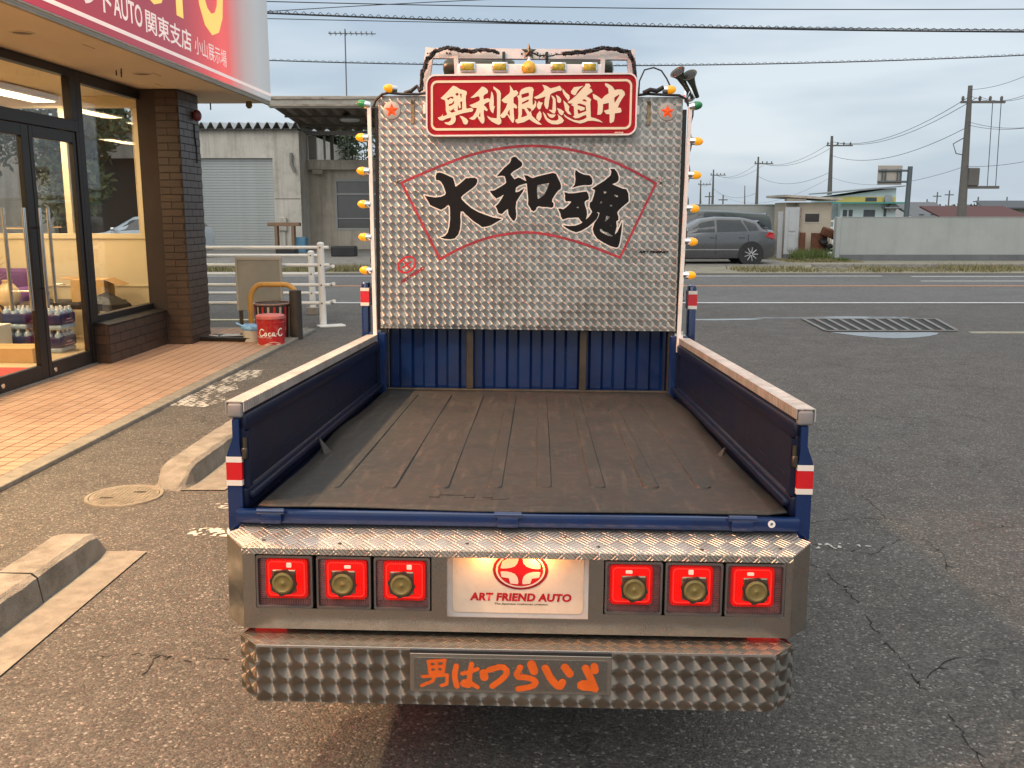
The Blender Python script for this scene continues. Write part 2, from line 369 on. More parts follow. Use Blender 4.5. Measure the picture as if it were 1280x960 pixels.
Mt['lower'] = turned('turned_stainless_bumper', .0385, 'xz', col=(.32, .295, .255), grime=.5, aniso=1.0, dish=.0, rough=.38, org=(0, -.285))
Mt['deck'] = checker_plate('aluminium_tread_plate', .038, 'xy', col=(.80, .74, .67))
Mt['cap'] = checker_plate('aluminium_tread_cap', .046, 'xy', col=(.84, .76, .68), rough=.45)
Mt['bface'] = rough_metal('scuffed_stainless', (.47, .43, .38), .15, .45)
Mt['chrome'] = mat('chrome', (.75, .75, .74), .12, 1.0, var=.08, rvar=.08)
Mt['steel'] = mat('bare_brown_steel', (.085, .070, .052), .45, .75, var=.3, vs=9, grime=.5, gcol=(.06, .045, .03), gs=12)
Mt['rub'] = None
Mt['black'] = mat('black_plastic', (.018, .018, .018), .55, var=.3, bump=.1)
Mt['tyre'] = mat('tyre_rubber', (.022, .022, .022), .8, var=.2, bump=.2)
Mt['whitepaint'] = mat('white_paint', (.74, .72, .69), .5, var=.06, vs=6, grime=.3, gcol=(.35, .28, .2), gs=8)
Mt['pinkwhite'] = mat('off_white_rack_paint', (.78, .73, .68), .45, var=.05, grime=.25, gcol=(.4, .3, .2), gs=15)
Mt['redsign'] = mat('sign_red', (.34, .005, .012), .5, var=.06, vs=8, spec=.2)
Mt['cream'] = mat('sign_cream', (.82, .68, .47), .5, var=.03)
Mt['ink'] = mat('black_lettering', (.006, .006, .006), .6, var=.1, spec=.2)
Mt['redline'] = mat('faded_red_line', (.36, .035, .045), .42, .35, var=.35, vs=14)
Mt['whiteline'] = mat('white_outline', (.72, .66, .58), .5, var=.06)
Mt['amber'] = mat('amber_lens', (.85, .36, .008), .18, var=.1, em=(1, .38, .008), es=.4, coat=.4)
Mt['green'] = mat('green_lens', (.02, .22, .07), .15, var=.1, coat=.4)
Mt['starred'] = mat('red_orange_star', (.75, .08, .015), .25, var=.1, em=(1, .12, .02), es=.35)
n = NT('lit_red_lens'); co = n.coord('Generated'); s_ = n.t.nodes.new('ShaderNodeSeparateXYZ'); n.l(co, s_.inputs[0])
ax_ = n.mt('ABSOLUTE', n.mt('SUBTRACT', s_.outputs[0], .5)); az_ = n.mt('ABSOLUTE', n.mt('SUBTRACT', s_.outputs[2], .5)); dd_ = n.mt('MAXIMUM', ax_, az_)
rb_ = n.mt('ADD', n.mt('MULTIPLY', n.mt('SINE', n.mt('MULTIPLY', s_.outputs[0], 130.0)), .22), 1.0)
fl_ = n.ramp(dd_, [(.24, .95), (.36, .62), (.43, .36), (.5, .12)])
n.set(Base_Color=(.45, .003, .002), Roughness=.25, Emission_Color=(1, .004, .002)); n.l(n.mt('MULTIPLY', rb_, fl_), n.p.inputs['Emission Strength']); n.bump(n.mt('SINE', n.mt('MULTIPLY', s_.outputs[0], 130.0)), .4, .001); Mt['tlred'] = n.m
Mt['glint'] = mat('bulb_highlight', (1, .4, .3), .3, em=(1, .34, .24), es=1.0)
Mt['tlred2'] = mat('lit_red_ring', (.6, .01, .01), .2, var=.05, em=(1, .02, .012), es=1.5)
Mt['tlframe'] = mat('grey_lamp_frame', (.13, .11, .10), .35, .3, var=.2)
Mt['tlclear'] = mat('ribbed_clear_lens', (.30, .12, .11), .2, .35, var=.3, vs=30, coat=.5)
Mt['olive'] = mat('brass_olive_cap', (.24, .18, .06), .4, .4, var=.2, vs=40)
Mt['orange'] = mat('orange_lettering', (.72, .115, .008), .45, var=.12, vs=30)
Mt['redband'] = mat('red_reflector', (.55, .008, .012), .25, var=.1, coat=.4)
Mt['platewhite'] = mat('plate_white', (.74, .60, .46), .45, var=.05, vs=20, grime=.2, gcol=(.4, .25, .15), gs=25)
Mt['logored'] = mat('logo_red', (.5, .006, .012), .35, var=.1)
Mt['logodark'] = mat('logo_dark_red', (.25, .008, .012), .35, var=.1)
Mt['darkolive'] = mat('dark_lamp_shell', (.07, .075, .055), .35, .3, var=.15)
Mt['rubber_cable'] = mat('black_cable', (.015, .014, .013), .6, var=.3, bump=.3, bs=200)
FLOOD = 420.0
GL = {'dai':([[(-4214,9837),(-4236,9985),(-4192,10142),(-4061,10169),(-3931,10144),(-3693,10040),(-3454,9935),(-3397,9778),(-3336,9536),(-3171,9652),(-2998,9794),(-2868,9922),(-2695,9940),(-2478,9946),(-2356,9892),(-2347,9764),(-2425,9615),(-2563,9486),(-2780,9336),(-2975,9185),(-3084,9078),(-3040,8971),(-2866,8802),(-2604,8590),(-2298,8421),(-1993,8308),(-1644,8190),(-1217,8121),(-1468,7977),(-1729,7825),(-1947,7767),(-2121,7749),(-2274,7863),(-2515,8012),(-2690,8161),(-2865,8310),(-2996,8446),(-3091,8436),(-3117,8265),(-3100,7964),(-3125,7663),(-3212,7404),(-3365,7230),(-3563,7193),(-3825,7204),(-4022,7267),(-3825,7334),(-3694,7486),(-3615,7745),(-3580,8089),(-3584,8390),(-3597,8647),(-3658,8740),(-3824,8602),(-3990,8507),(-4217,8599),(-4487,8717),(-4587,8896),(-4747,9151),(-4564,9101),(-4259,9061),(-3998,9093),(-3824,9166),(-3771,9265),(-3823,9414),(-3888,9584),(-3988,9753),(-4105,9829)]],[]),'wa':([[(-819,10831),(-713,10884),(-606,10877),(-498,10763),(-344,10642),(-318,10538),(-370,10450),(-548,10345),(-725,10239),(-849,10116),(-795,10046),(-668,9889),(-508,9971),(-401,9944),(-257,9868),(-96,9788),(-113,9718),(-255,9682),(-469,9610),(-593,9522),(-617,9381),(-602,9311),(-466,9347),(-218,9507),(-287,9348),(-428,9137),(-570,8907),(-603,8642),(-572,8360),(-581,8183),(-669,8012),(-796,8128),(-923,8321),(-954,8569),(-1068,8497),(-1229,8337),(-1391,8389),(-1446,8565),(-1519,8688),(-1394,8795),(-1287,8954),(-1181,9131),(-1138,9219),(-1270,9130),(-1485,9030),(-1629,9163),(-1792,9373),(-1577,9392),(-1327,9534),(-1078,9694),(-1042,9747),(-1061,9869),(-1109,10026),(-1259,10043),(-1473,10014),(-1296,10218),(-1119,10411),(-906,10587),(-836,10709)],[(-242,10085),(-81,10058),(135,9947),(384,10026),(668,10098),(988,10170),(1041,10191),(1202,10147),(1294,9955),(1404,9746),(1442,9606),(1426,9483),(1285,9377),(1145,9183),(1047,9007),(1042,8919),(1114,8831),(1109,8690),(1010,8636),(830,8670),(616,8669),(436,8703),(347,8649),(330,8561),(224,8472),(116,8524),(43,8647),(-49,8787),(-33,8999),(-65,9280),(-93,9560),(-113,9736),(-150,9875)]],[[(345,9669),(602,9723),(940,9778),(889,9602),(802,9391),(698,9197),(539,9056),(368,8984),(340,9212),(326,9458)]]),'kon':([[(2082,10337),(2235,10211),(2452,10119),(2711,10087),(2821,9961),(2854,9813),(2827,9686),(2719,9656),(2461,9654),(2203,9610),(1924,9523),(2051,9668),(2081,9914),(2054,10168)],[(1581,9338),(1690,9318),(1777,9284),(2079,9299),(2423,9357),(2596,9367),(2662,9282),(2709,9112),(2689,9019),(2560,8963),(2510,8898),(2543,8728),(2612,8558),(2637,8345),(2597,8173),(2535,8044),(2449,8001),(2370,8043),(2250,8213),(2012,8203),(1752,8188),(1536,8114),(1447,8250),(1423,8399),(1320,8591),(1420,8613),(1550,8571),(1700,8679),(1828,8808),(1913,8915),(1869,8936),(1653,8926),(1616,9062),(1627,9190)],[(1540,7865),(1801,7833),(2105,7848),(2320,7923),(2492,8044),(2641,8174),(2726,8260),(2839,8432),(2880,8560),(3156,8391),(3120,8263),(3074,8156),(2883,7962),(2670,7788),(2413,7636),(2154,7548),(1892,7632),(1672,7759)],[(3629,10380),(3822,10382),(3955,10222),(4025,10012),(4015,9864),(3923,9778),(3731,9705),(3970,9609),(4231,9505),(4382,9485),(4473,9295),(4503,8956),(4419,8870),(4208,8698),(4039,8526),(3989,8441),(4045,8292),(4058,8121),(3955,8056),(3991,7842),(3940,7627),(3900,7455),(4019,7585),(4142,7843),(4224,8058),(4221,7801),(4186,7458),(4139,7113),(4078,6919),(3992,6875),(3730,6938),(3423,7086),(3115,7277),(2958,7490),(2897,7705),(2970,7962),(3138,8220),(3198,8434),(3090,8455),(2873,8453),(2837,8517),(2739,8687),(2744,8879),(2842,8943),(2923,9199),(2974,9433),(2830,9504),(3064,9658),(3362,9838),(3657,10094),(3688,10263)]],[[(2048,8618),(2240,8768),(2299,8607)],[(3328,9414),(3500,9437),(3525,9288),(3353,9253)],[(3827,9290),(4075,9199),(3982,9088),(3799,9184)],[(3208,8967),(3338,8968),(3319,8828),(3168,8818)],[(3634,8838),(3808,8801),(3776,8686),(3625,8702)],[(3481,8351),(3734,8268),(3574,8096),(3382,7944),(3443,8137)],[(3665,7882),(3750,7934),(3775,7832),(3645,7818)],[(3213,7741),(3287,7751),(3411,7632),(3607,7590),(3717,7497),(3849,7433),(3808,7334),(3590,7388),(3327,7502),(3203,7600)]]),'oku':([[(-3960,13344),(-3818,13470),(-3663,13620),(-3534,13758),(-3405,13883),(-3276,13846),(-3173,13784),(-3095,13735),(-2940,13698),(-2811,13649),(-2785,13549),(-2836,13449),(-2841,13249),(-2823,13049),(-2809,12899),(-2680,12925),(-2577,12938),(-2499,12863),(-2550,12775),(-2731,12749),(-2938,12711),(-3120,12659),(-3301,12596),(-3280,12445),(-3313,12319),(-3430,12218),(-3560,12187),(-3715,12229),(-3806,12304),(-3612,12318),(-3508,12394),(-3482,12520),(-3689,12468),(-3871,12379),(-4001,12404),(-4091,12504),(-3923,12568),(-3858,12668),(-3858,12568),(-3689,12619),(-3669,12669),(-3728,12820),(-3728,12995),(-3741,13170),(-3779,13270),(-3870,13295)],[(-3119,12597),(-2990,12572),(-2808,12473),(-2731,12373),(-2769,12247),(-2860,12208),(-2951,12271),(-3003,12421)]],[[(-3676,13333),(-3482,13421),(-3374,13397),(-3405,13309),(-3508,13359),(-3624,13258)],[(-3353,13260),(-3358,13122),(-3456,13046),(-3599,12996),(-3586,13096),(-3456,13121)],[(-3314,13522),(-3211,13585),(-3146,13523),(-3224,13435)],[(-3108,13535),(-3023,13548),(-3030,13336),(-3074,13423)],[(-3094,13186),(-2996,13224),(-3003,12861),(-3197,12822),(-3185,13085),(-3133,12898),(-3055,12948),(-3068,13073)],[(-3586,12870),(-3521,12796),(-3340,12934),(-3379,12846),(-3288,12784),(-3456,12721),(-3560,12795)]]),'ri':([[(-2643,13363),(-2475,13501),(-2295,13676),(-2142,13839),(-2064,13846),(-1935,13777),(-1857,13678),(-1870,13578),(-2011,13503),(-2062,13428),(-2049,13303),(-1881,13354),(-1817,13349),(-1752,13279),(-1790,13204),(-1932,13154),(-2048,13065),(-1931,12953),(-1866,12854),(-1904,12791),(-2034,12865),(-2046,12702),(-2006,12452),(-2018,12326),(-2083,12250),(-2161,12300),(-2265,12450),(-2330,12576),(-2420,12450),(-2549,12419),(-2692,12486),(-2524,12575),(-2395,12776),(-2344,12939),(-2525,12938),(-2681,13050),(-2474,13126),(-2268,13227),(-2216,13277),(-2230,13402),(-2295,13439),(-2475,13376)],[(-1716,13654),(-1651,13579),(-1611,13430),(-1597,13205),(-1609,13005),(-1544,13030),(-1595,12855),(-1620,12704),(-1697,12754),(-1776,12904),(-1803,13104),(-1765,13304),(-1727,13479)],[(-1627,13866),(-1498,13791),(-1342,13680),(-1285,13556),(-1301,13306),(-1307,13006),(-1310,12706),(-1335,12580),(-1256,12405),(-1268,12280),(-1371,12209),(-1487,12253),(-1669,12340),(-1825,12478),(-1903,12603),(-1722,12516),(-1463,12492),(-1452,12805),(-1455,13181),(-1465,13555),(-1523,13679),(-1613,13741)]],[[(-2201,12777),(-2188,12551),(-2265,12576)]]),'ne':([[(-902,13918),(-811,13807),(-733,13683),(-605,13703),(-513,13584),(-577,13484),(-730,13384),(-728,13159),(-598,13060),(-559,12972),(-597,12910),(-726,12959),(-711,12684),(-683,12458),(-720,12307),(-772,12307),(-903,12482),(-1008,12657),(-1110,12531),(-1226,12506),(-1343,12606),(-1189,12757),(-1062,12958),(-999,13145),(-1141,13157),(-1270,13269),(-1091,13432),(-925,13557),(-887,13632),(-888,13806)],[(-474,13509),(-462,13634),(-374,13746),(-194,13822),(-41,13847),(88,13835),(161,13736),(130,13587),(107,13313),(123,13063),(187,13113),(224,13213),(185,13288),(276,13214),(273,13039),(177,12888),(49,12788),(90,12613),(259,12463),(415,12338),(546,12226),(365,12238),(157,12337),(-25,12462),(-256,12335),(-539,12271),(-643,12358),(-631,12446),(-528,12472),(-505,12710),(-520,12960),(-510,13235),(-537,13385),(-589,13459),(-499,13484)]],[[(-906,12883),(-878,12583),(-995,12708)],[(-384,13522),(-64,13611),(-42,13486),(-100,13436),(-370,13365)],[(-355,13173),(-73,13312),(-46,13237),(-354,13098)],[(-352,12911),(-249,12899),(-130,12687),(-130,12612),(-387,12535),(-350,12686)],[(-159,12962),(22,12925),(74,12838),(-15,12762)]]),'koi':([[(536,13937),(703,13900),(897,13789),(1115,13840),(1293,13902),(1398,13779),(1374,13692),(1220,13679),(939,13565),(889,13515),(841,13266),(819,13016),(769,12891),(691,12941),(625,13090),(647,13315),(684,13440),(454,13364),(274,13326),(157,13400),(349,13488),(528,13613),(629,13726),(589,13837)],[(391,13252),(456,13189),(572,13178),(509,13065),(472,12915),(396,12877),(304,12989),(315,13114)],[(927,13491),(1044,13441),(1122,13342),(1139,13118),(1155,12868),(1106,12718),(1016,12717),(821,12866),(988,12867),(1002,13117),(1007,13317)],[(1132,13516),(1275,13442),(1380,13318),(1356,13194),(1279,13156),(1201,13218),(1186,13367)],[(1192,12956),(1361,12894),(1504,12795),(1467,12670),(1391,12632),(1286,12719)],[(435,12827),(514,12715),(516,12565),(453,12414),(389,12388),(284,12513),(308,12664)],[(564,12803),(669,12691),(774,12516),(956,12416),(1162,12405),(1264,12468),(1262,12593),(1209,12693),(1418,12544),(1510,12419),(1447,12319),(1242,12242),(984,12254),(802,12340),(671,12490),(604,12665)],[(745,12741),(901,12679),(1145,12668),(1083,12567),(980,12517),(851,12566)]],[]),'michi':([[(1428,13779),(1572,13618),(1728,13494),(1751,13370),(1681,13257),(1576,13394),(1470,13543),(1417,13692)],[(1462,13281),(1631,13145),(1736,13021),(1713,12846),(1845,12659),(1690,12696),(1559,12845),(1517,13045)],[(1497,12695),(1667,12570),(1926,12446),(2158,12410),(2363,12461),(2516,12550),(2696,12563),(2902,12514),(3084,12440),(3241,12328),(3034,12377),(2776,12413),(2570,12400),(2417,12336),(2238,12285),(1979,12346),(1720,12458),(1525,12595)],[(1789,13656),(1927,13843),(2157,13869),(2348,13907),(2184,13782),(2084,13670),(2010,13520),(1933,13495),(1816,13569)],[(2436,13994),(2590,13995),(2669,13883),(2594,13796),(2697,13772),(2750,13660),(2624,13573),(2472,13460),(2602,13399),(2693,13324),(2657,13200),(2677,12825),(2696,12538),(2503,12537),(2488,12662),(2360,12624),(2156,12523),(2002,12509),(1885,12584),(1962,12622),(1945,12847),(1929,13022),(1799,13083),(1901,13134),(1708,13158),(1656,13207),(1834,13320),(2036,13496),(2212,13695),(2412,13907)]],[[(2296,13298),(2398,13335),(2489,13274),(2490,13224),(2348,13248)],[(2094,13122),(2196,13148),(2455,13062),(2485,12824),(2153,12698),(2113,12773),(2098,12898),(2201,12873),(2228,12823),(2407,12874),(2418,12974),(2198,13048),(2095,13072)]]),'naka':([[(3280,14022),(3434,13986),(3616,13875),(3721,13726),(3874,13757),(4028,13753),(4145,13654),(4174,13530),(4062,13380),(3940,13156),(3867,12981),(3996,12969),(4045,12832),(4001,12769),(3745,12731),(3737,12531),(3702,12380),(3575,12305),(3523,12354),(3515,12692),(3361,12704),(3255,12841),(3472,12904),(3473,13178),(3223,13127),(3214,12928),(3200,12778),(3130,12678),(2976,12664),(2986,12827),(2993,13076),(2963,13276),(2795,13350),(2752,13573),(2933,13487),(3154,13339),(3267,13464),(3456,13589),(3426,13800),(3295,13911)]],[[(3703,13403),(3930,13554),(3919,13479),(3722,13167)]]),'otoko':([[(-2196,-3112),(-2003,-3095),(-1887,-3004),(-1733,-2960),(-1587,-3058),(-1579,-3240),(-1548,-3361),(-1579,-3585),(-1657,-3628),(-1772,-3610),(-1734,-3519),(-1927,-3593),(-2198,-3631),(-2043,-3514),(-2081,-3413),(-1996,-3290),(-2042,-3189)]],[[(-1926,-3134),(-1818,-3099),(-1818,-3148),(-1926,-3183)],[(-1772,-3090),(-1675,-3096),(-1687,-3141),(-1772,-3139)],[(-1918,-3227),(-1818,-3205),(-1818,-3245),(-1926,-3268)],[(-1772,-3196),(-1675,-3185),(-1683,-3230),(-1772,-3236)],[(-1926,-3369),(-1676,-3323),(-1683,-3348),(-1926,-3402)]])}
HIRA = [([(-1356,-3081),(-1406,-3317),(-1340,-3580)],52),([(-1213,-3264),(-1040,-3220),(-856,-3143)],40),([(-994,-3025),(-1040,-3269),(-1047,-3553)],48),([(-1070,-3574),(-1232,-3537),(-1155,-3433),(-1001,-3491),(-854,-3597)],40),([(-709,-3241),(-693,-3342)],77),([(-579,-3158),(-272,-3058),(-137,-3188),(-232,-3352),(-500,-3561)],56),([(417,-3003),(476,-3163)],81),([(150,-3081),(45,-3326),(344,-3328),(545,-3416),(462,-3552),(117,-3616)],56),([(744,-3088),(882,-3368),(1084,-3566),(1151,-3431)],69),([(1202,-3058),(1320,-3217)],73),([(1889,-3023),(1911,-3124)],69),([(1688,-3068),(1819,-3328),(1920,-3576)],69),([(1821,-3429),(1565,-3434),(1567,-3556),(1920,-3576)],52)]
FAN = [(-5793,9706),(-3928,10509),(-2483,11022),(-1270,11265),(-74,11387),(1148,11321),(2399,11118),(3632,10768),(4756,10258),(5695,9750),(4168,6429),(2663,7000),(1222,7390),(-31,7563),(-1013,7447),(-1850,7289),(-3065,6835),(-4044,6283),(-5793,9706)]
# ================================================================== the decorated pickup truck
TY, TP, TR = -.0279, -.0423, .0077
TM = Euler((0, 0, TY)).to_matrix() @ Euler((TP, 0, 0)).to_matrix() @ Euler((0, TR, 0)).to_matrix()
TL = Vector((.0129, 2.2991, -.7544 + CAM_H))
truck = thing('pickup_truck', 'small dark blue pickup truck with steel rear bumpers and a tall turned steel headboard', 'pickup truck')
truck.matrix_world = Matrix.Translation(TL) @ TM.to_4x4()
def P(name, me, m, parent=truck, **k): return link(name, me, m, parent, **k)
# --- bed floor, side gates
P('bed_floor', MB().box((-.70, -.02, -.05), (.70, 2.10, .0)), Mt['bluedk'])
P('chassis_rail', MB().box((-.40, -.0, -.20), (-.30, 3.3, -.06)).mesh(), Mt['black'])
P('chassis_rail', MB().box((.30, -.0, -.20), (.40, 3.3, -.06)).mesh(), Mt['black'])
P('tail_sill', MB().box((-.708, -.04, -.021), (.702, -.018, .012), .003, 2), Mt['blue'], smooth=True)
for x in (-.617, -.022, .559):
    h = MB().box((x - .028, -.052, -.02), (x + .028, -.035, .012), .005, 2).cyl((x - .034, -.046, .012), (x + .034, -.046, .012), .008)
    P('gate_hinge', h, Mt['blue'], smooth=True)
P('drain_eyelet', MB().lathe((.632, -.040, -.002), (0, -1, 0), [(0, .009), (.003, .009), (.003, .004), (0, .004)], 16), Mt['whitepaint'], smooth=True)
for s in (-1, 1):
    g = MB()
    X = lambda a, b: (min(s * a, s * b), max(s * a, s * b))
    x0, x1 = X(.692, .722)
    g.box((x0, 0, .06), (x1, 2.0, .25), .003)                    # main skin
    x0, x1 = X(.684, .724); g.box((x0, .0, .206), (x1, 2.0, .249), .008, 2)     # rim
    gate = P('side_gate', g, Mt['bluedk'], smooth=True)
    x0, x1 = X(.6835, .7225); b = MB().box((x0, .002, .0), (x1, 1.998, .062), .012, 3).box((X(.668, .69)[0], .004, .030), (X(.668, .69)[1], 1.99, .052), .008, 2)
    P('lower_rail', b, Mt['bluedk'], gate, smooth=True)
    x0, x1 = X(.690, .694); P('edge_bead', MB().box((x0 - .001, .05, .096), (x1 + .001, 1.95, .100)), Mt['bluedk'], gate)
    x0, x1 = X(.682, .694); P('gate_strip', MB().box((x0, 0.0, .06), (x1, .03, .206)), Mt['bluedk'], gate); P('gate_strip', MB().box((x0, 1.96, .06), (x1, 2.0, .206)), Mt['bluedk'], gate)
    # tread plate cap (U section) and grey end plug
    x0, x1 = X(.692, .736); c = MB().box((x0, -.002, .279), (x1, 1.985, .282)); xi = X(.690, .693); xo = X(.735, .738)
    c.box((xi[0], -.002, .256), (xi[1], 1.985, .2815)).box((xo[0], -.002, .250), (xo[1], 1.985, .2815))
    P('rail_cap', c, Mt['cap'], gate)
    x0, x1 = X(.6945, .7335); P('end_plug', MB().box((x0, -.006, .240), (x1, .02, .2775), .007, 3), mat('grey_plug', (.22, .21, .20), .5, var=.1), gate, smooth=True)
    # rear latch post outside the gate end: narrow top, bulged latch, bands
    ps = [(.238, .702, .719), (.19, .702, .719), (.175, .702, .724), (.155, .700, .732), (.145, .698, .735), (.0, .698, .735), (-.045, .698, .735), (-.06, .700, .728), (-.10, .700, .728)]
    rings = []
    for z, a, c_ in ps:
        a, c_ = s * a, s * c_; rings.append([(a, -.012, z), (c_, -.012, z), (c_, .03, z), (a, .03, z)])
    P('latch_post', MB().ring_loft(rings), Mt['blue'], gate, smooth=True)
    x0, x1 = X(.6965, .7365)
    P('red_band', MB().box((x0, -.014, .082), (x1, .031, .128)), Mt['redband'], gate)
    P('white_band', MB().box((x0, -.0145, .068), (x1, .0315, .082)), Mt['whiteline'], gate)
    P('white_band', MB().box((x0, -.0145, .128), (x1, .0315, .142)), Mt['whiteline'], gate)
    k = MB().cyl((s * .690, -.004, .19), (s * .690, -.004, .15), .006).box((X(.684, .698)[0], -.012, .135), (X(.684, .698)[1], .004, .165), .003)
    P('latch_lever', k, Mt['steel'], gate, smooth=True)
    # front latch post with bands, beside the headboard
    x0, x1 = X(.742, .778); fp = P('front_post', MB().box((x0, 2.06, .02), (x1, 2.14, .52), .012, 2), Mt['blue'], smooth=True)
    x0, x1 = X(.740, .780)
    P('red_band', MB().box((x0, 2.058, .425), (x1, 2.142, .478)), Mt['redband'], fp)
    P('white_band', MB().box((x0, 2.0575, .410), (x1, 2.1425, .425)), Mt['whiteline'], fp)
    P('white_band', MB().box((x0, 2.0575, .478), (x1, 2.1425, .493)), Mt['whiteline'], fp)
    x0, x1 = X(.655, .735); P('corner_post', MB().box((x0, 2.0, .0), (x1, 2.10, .29), .006), Mt['blue'])
    x0, x1 = X(.694, .712); P('hinge_plate', MB().box((x0, 1.99, .225), (x1, 1.997, .31), .002), Mt['chrome'])
# --- headboard lower front wall: corrugated blue sheet in a brown steel frame
prof = []; x = -.65; i = 0
while x < .651:
    d = [(0, 0), (.040, 0), (.052, .018), (.100, .018), (.112, 0)]
    for a, b in d[:-1]: prof.append((x + a, b))
    x += .112
prof = [(a, b) for a, b in prof if a <= .65] + [(.65, 0)]
cw = MB().ring_loft([[(a, 2.125 - b, z) for a, b in prof] for z in (.012, .60)], cap=False, closed=False)
P('corrugated_wall', cw, Mt['blue'])
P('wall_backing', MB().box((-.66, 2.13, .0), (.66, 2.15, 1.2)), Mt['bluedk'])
fr = Mt['steel']
for a, b in ((-.683, -.653), (-.285, -.252), (.243, .275), (.650, .680)):
    P('frame_post', MB().box((a, 2.045, .026), (b, 2.075, .33), .002), fr)
P('frame_rail', MB().box((-.684, 2.040, -.004), (.681, 2.080, .026), .003), fr)
P('frame_rail', MB().box((-.684, 2.040, .33), (.681, 2.080, .36), .003), fr)
# --- turned steel headboard panel
def pz(x): return 1.353
hb = P('headboard', MB().box((-.681, 2.020, .308), (.680, 2.036, 1.353), .002), Mt['panel'])
P('panel_back', MB().box((-.672, 2.037, .32), (.672, 2.044, 1.345)), Mt['steel'], hb)
FY = 2.018
fan = [(a / 1e4, b / 1e4) for a, b in FAN]
def smooth_path(pts, it=2):
    for _ in range(it):
        q = [pts[0]]
        for a, b in zip(pts, pts[1:]): q += [(a[0] * .75 + b[0] * .25, a[1] * .75 + b[1] * .25), (a[0] * .25 + b[0] * .75, a[1] * .25 + b[1] * .75)]
        q.append(pts[-1]); pts = q
    return pts
st = [(smooth_path(fan[:10]), .0058), ([fan[9], fan[10]], .0052), (smooth_path(fan[10:18]), .0058), ([fan[17], fan[18]], .0058)]
P('fan_outline', glyph_mesh('fan_outline', ([], [], st), 2.0185, cell=.003), Mt['redline'], hb)
def sc_(g): return ([[(a / 1e4, b / 1e4) for a, b in q] for q in g[0]], [[(a / 1e4, b / 1e4) for a, b in q] for q in g[1]])
for k in ('dai', 'wa', 'kon'):
    g = sc_(GL[k]); P('lettering_outline', glyph_mesh('lettering_outline', g, 2.0182, cell=.0022, level=.0058, hole_level=.0), Mt['whiteline'], hb)
    P('lettering', glyph_mesh('lettering', g, 2.0176, cell=.0018, level=0.0, hole_level=.0028), Mt['ink'], hb)
m = to_front(fit_text(text_mesh('ART FRIEND', .02, .0012, shear=.2), .498, .634, .664, .675), 2.0182); P('lettering', m, Mt['ink'], hb)
def ellipse(cx, cz, a, b, rot=0, n=40, y=0.0):
    c, s = math.cos(rot), math.sin(rot); return [(cx + a * math.cos(t) * c - b * math.sin(t) * s, y, cz + a * math.cos(t) * s + b * math.sin(t) * c) for t in [2 * math.pi * i / n for i in range(n)]]
def emblem(cx, cz, a, b, rot, y, parent, light, dark, red, seg=1.0):
    """round emblem: dark rim, pale ring, red disc, four pale quarter shapes round a red four-point star"""
    e = lambda k: ellipse(cx, cz, a * k, b * k, rot)
    def disc(k, yy, mm, nm):
        q = e(k); P(nm, MB().poly([(p[0], yy, p[2]) for p in q]), mm, parent)
    disc(1.0, y, dark, 'emblem_rim'); disc(.89, y - .0003, light, 'emblem_ring'); disc(.82, y - .0006, red, 'emblem_disc')
    c, s = math.cos(rot), math.sin(rot)
    def tr(u, v): return (cx + u * a * c - v * b * s, y - .0009, cz + u * a * s + v * b * c)
    mb = MB(); g = .07
    def cusp(su, sv, cut=None):
        pts = []
        for k in range(9):
            t = k / 8 * math.pi / 2; pts.append((g + (1 - math.cos(t)) * .0 + .62 * (1 - math.sin(t)) ** 1.0 * 0 + .60 * math.cos(t) ** 3 + .02, g + .60 * math.sin(t) ** 3 + .02))
        pts = [(u, v) for u, v in pts] + [(.33, .68), (.68, .33)][0:2]
        return [(su * u, sv * v) for u, v in pts]
    for su, sv in ((-1, 1), (1, 1), (-1, -1), (1, -1)):
        arc = [(.07 + .62 * math.cos(t) ** 4.5, .07 + .62 * math.sin(t) ** 4.5) for t in [i / 8 * math.pi / 2 for i in range(9)]]
        pts = [(.72, .09)] + arc[1:-1] + [(.09, .72)]
        if sv > 0: pts += [(.38, .68), (.66, .42)] if su < 0 else [(.45, .64), (.70, .34)]
        else: pts += [(.36, .68), (.42, .42), (.68, .36)]
        mb.poly([tr(su * u, sv * v) for u, v in (pts if su * sv > 0 else pts[::-1])])
    P('emblem_mark', mb, light, parent)
emb = Mt['redline']
rg = [(ellipse(-.557, .602, .043, .032, R_(38)), .0045)]
st = [([(p[0], p[2]) for p in rg[0][0]] + [(rg[0][0][0][0], rg[0][0][0][2])], .0042)]
for t in range(4):
    a = R_(38 + 90 * t); st.append(([(-.557 + .004 * math.cos(a), .602 + .004 * math.sin(a)), (-.557 + .027 * math.cos(a), .602 + .022 * math.sin(a))], .0035))
P('emblem', glyph_mesh('emblem', ([], [], st), 2.0183, cell=.0015), Mt['redband'], hb)
m = fit_text(text_mesh('ART FRIEND', .02, .0014, shear=.2), 0, .135, 0, .015); ca, sa = math.cos(R_(33)), math.sin(R_(33))
for v in m.vertices: v.co = Vector((-.585 + v.co.x * ca - v.co.y * sa, 2.0183, .512 + v.co.x * sa + v.co.y * ca))
P('lettering', m, Mt['redline'], hb)
def star(cx, y, cz, R0, r0, n, depth, rot=math.pi / 2):
    mb = MB(); pts = [(cx + (R0 if i % 2 == 0 else r0) * math.cos(rot + math.pi * i / n), y, cz + (R0 if i % 2 == 0 else r0) * math.sin(rot + math.pi * i / n)) for i in range(2 * n)]
    b = [mb.b.verts.new(p) for p in pts]; t = mb.b.verts.new((cx, y - depth, cz)); k = mb.b.verts.new((cx, y, cz))
    for i in range(2 * n): mb.b.faces.new((b[i], b[(i + 1) % (2 * n)], t)); mb.b.faces.new((b[(i + 1) % (2 * n)], b[i], k))
    return mb
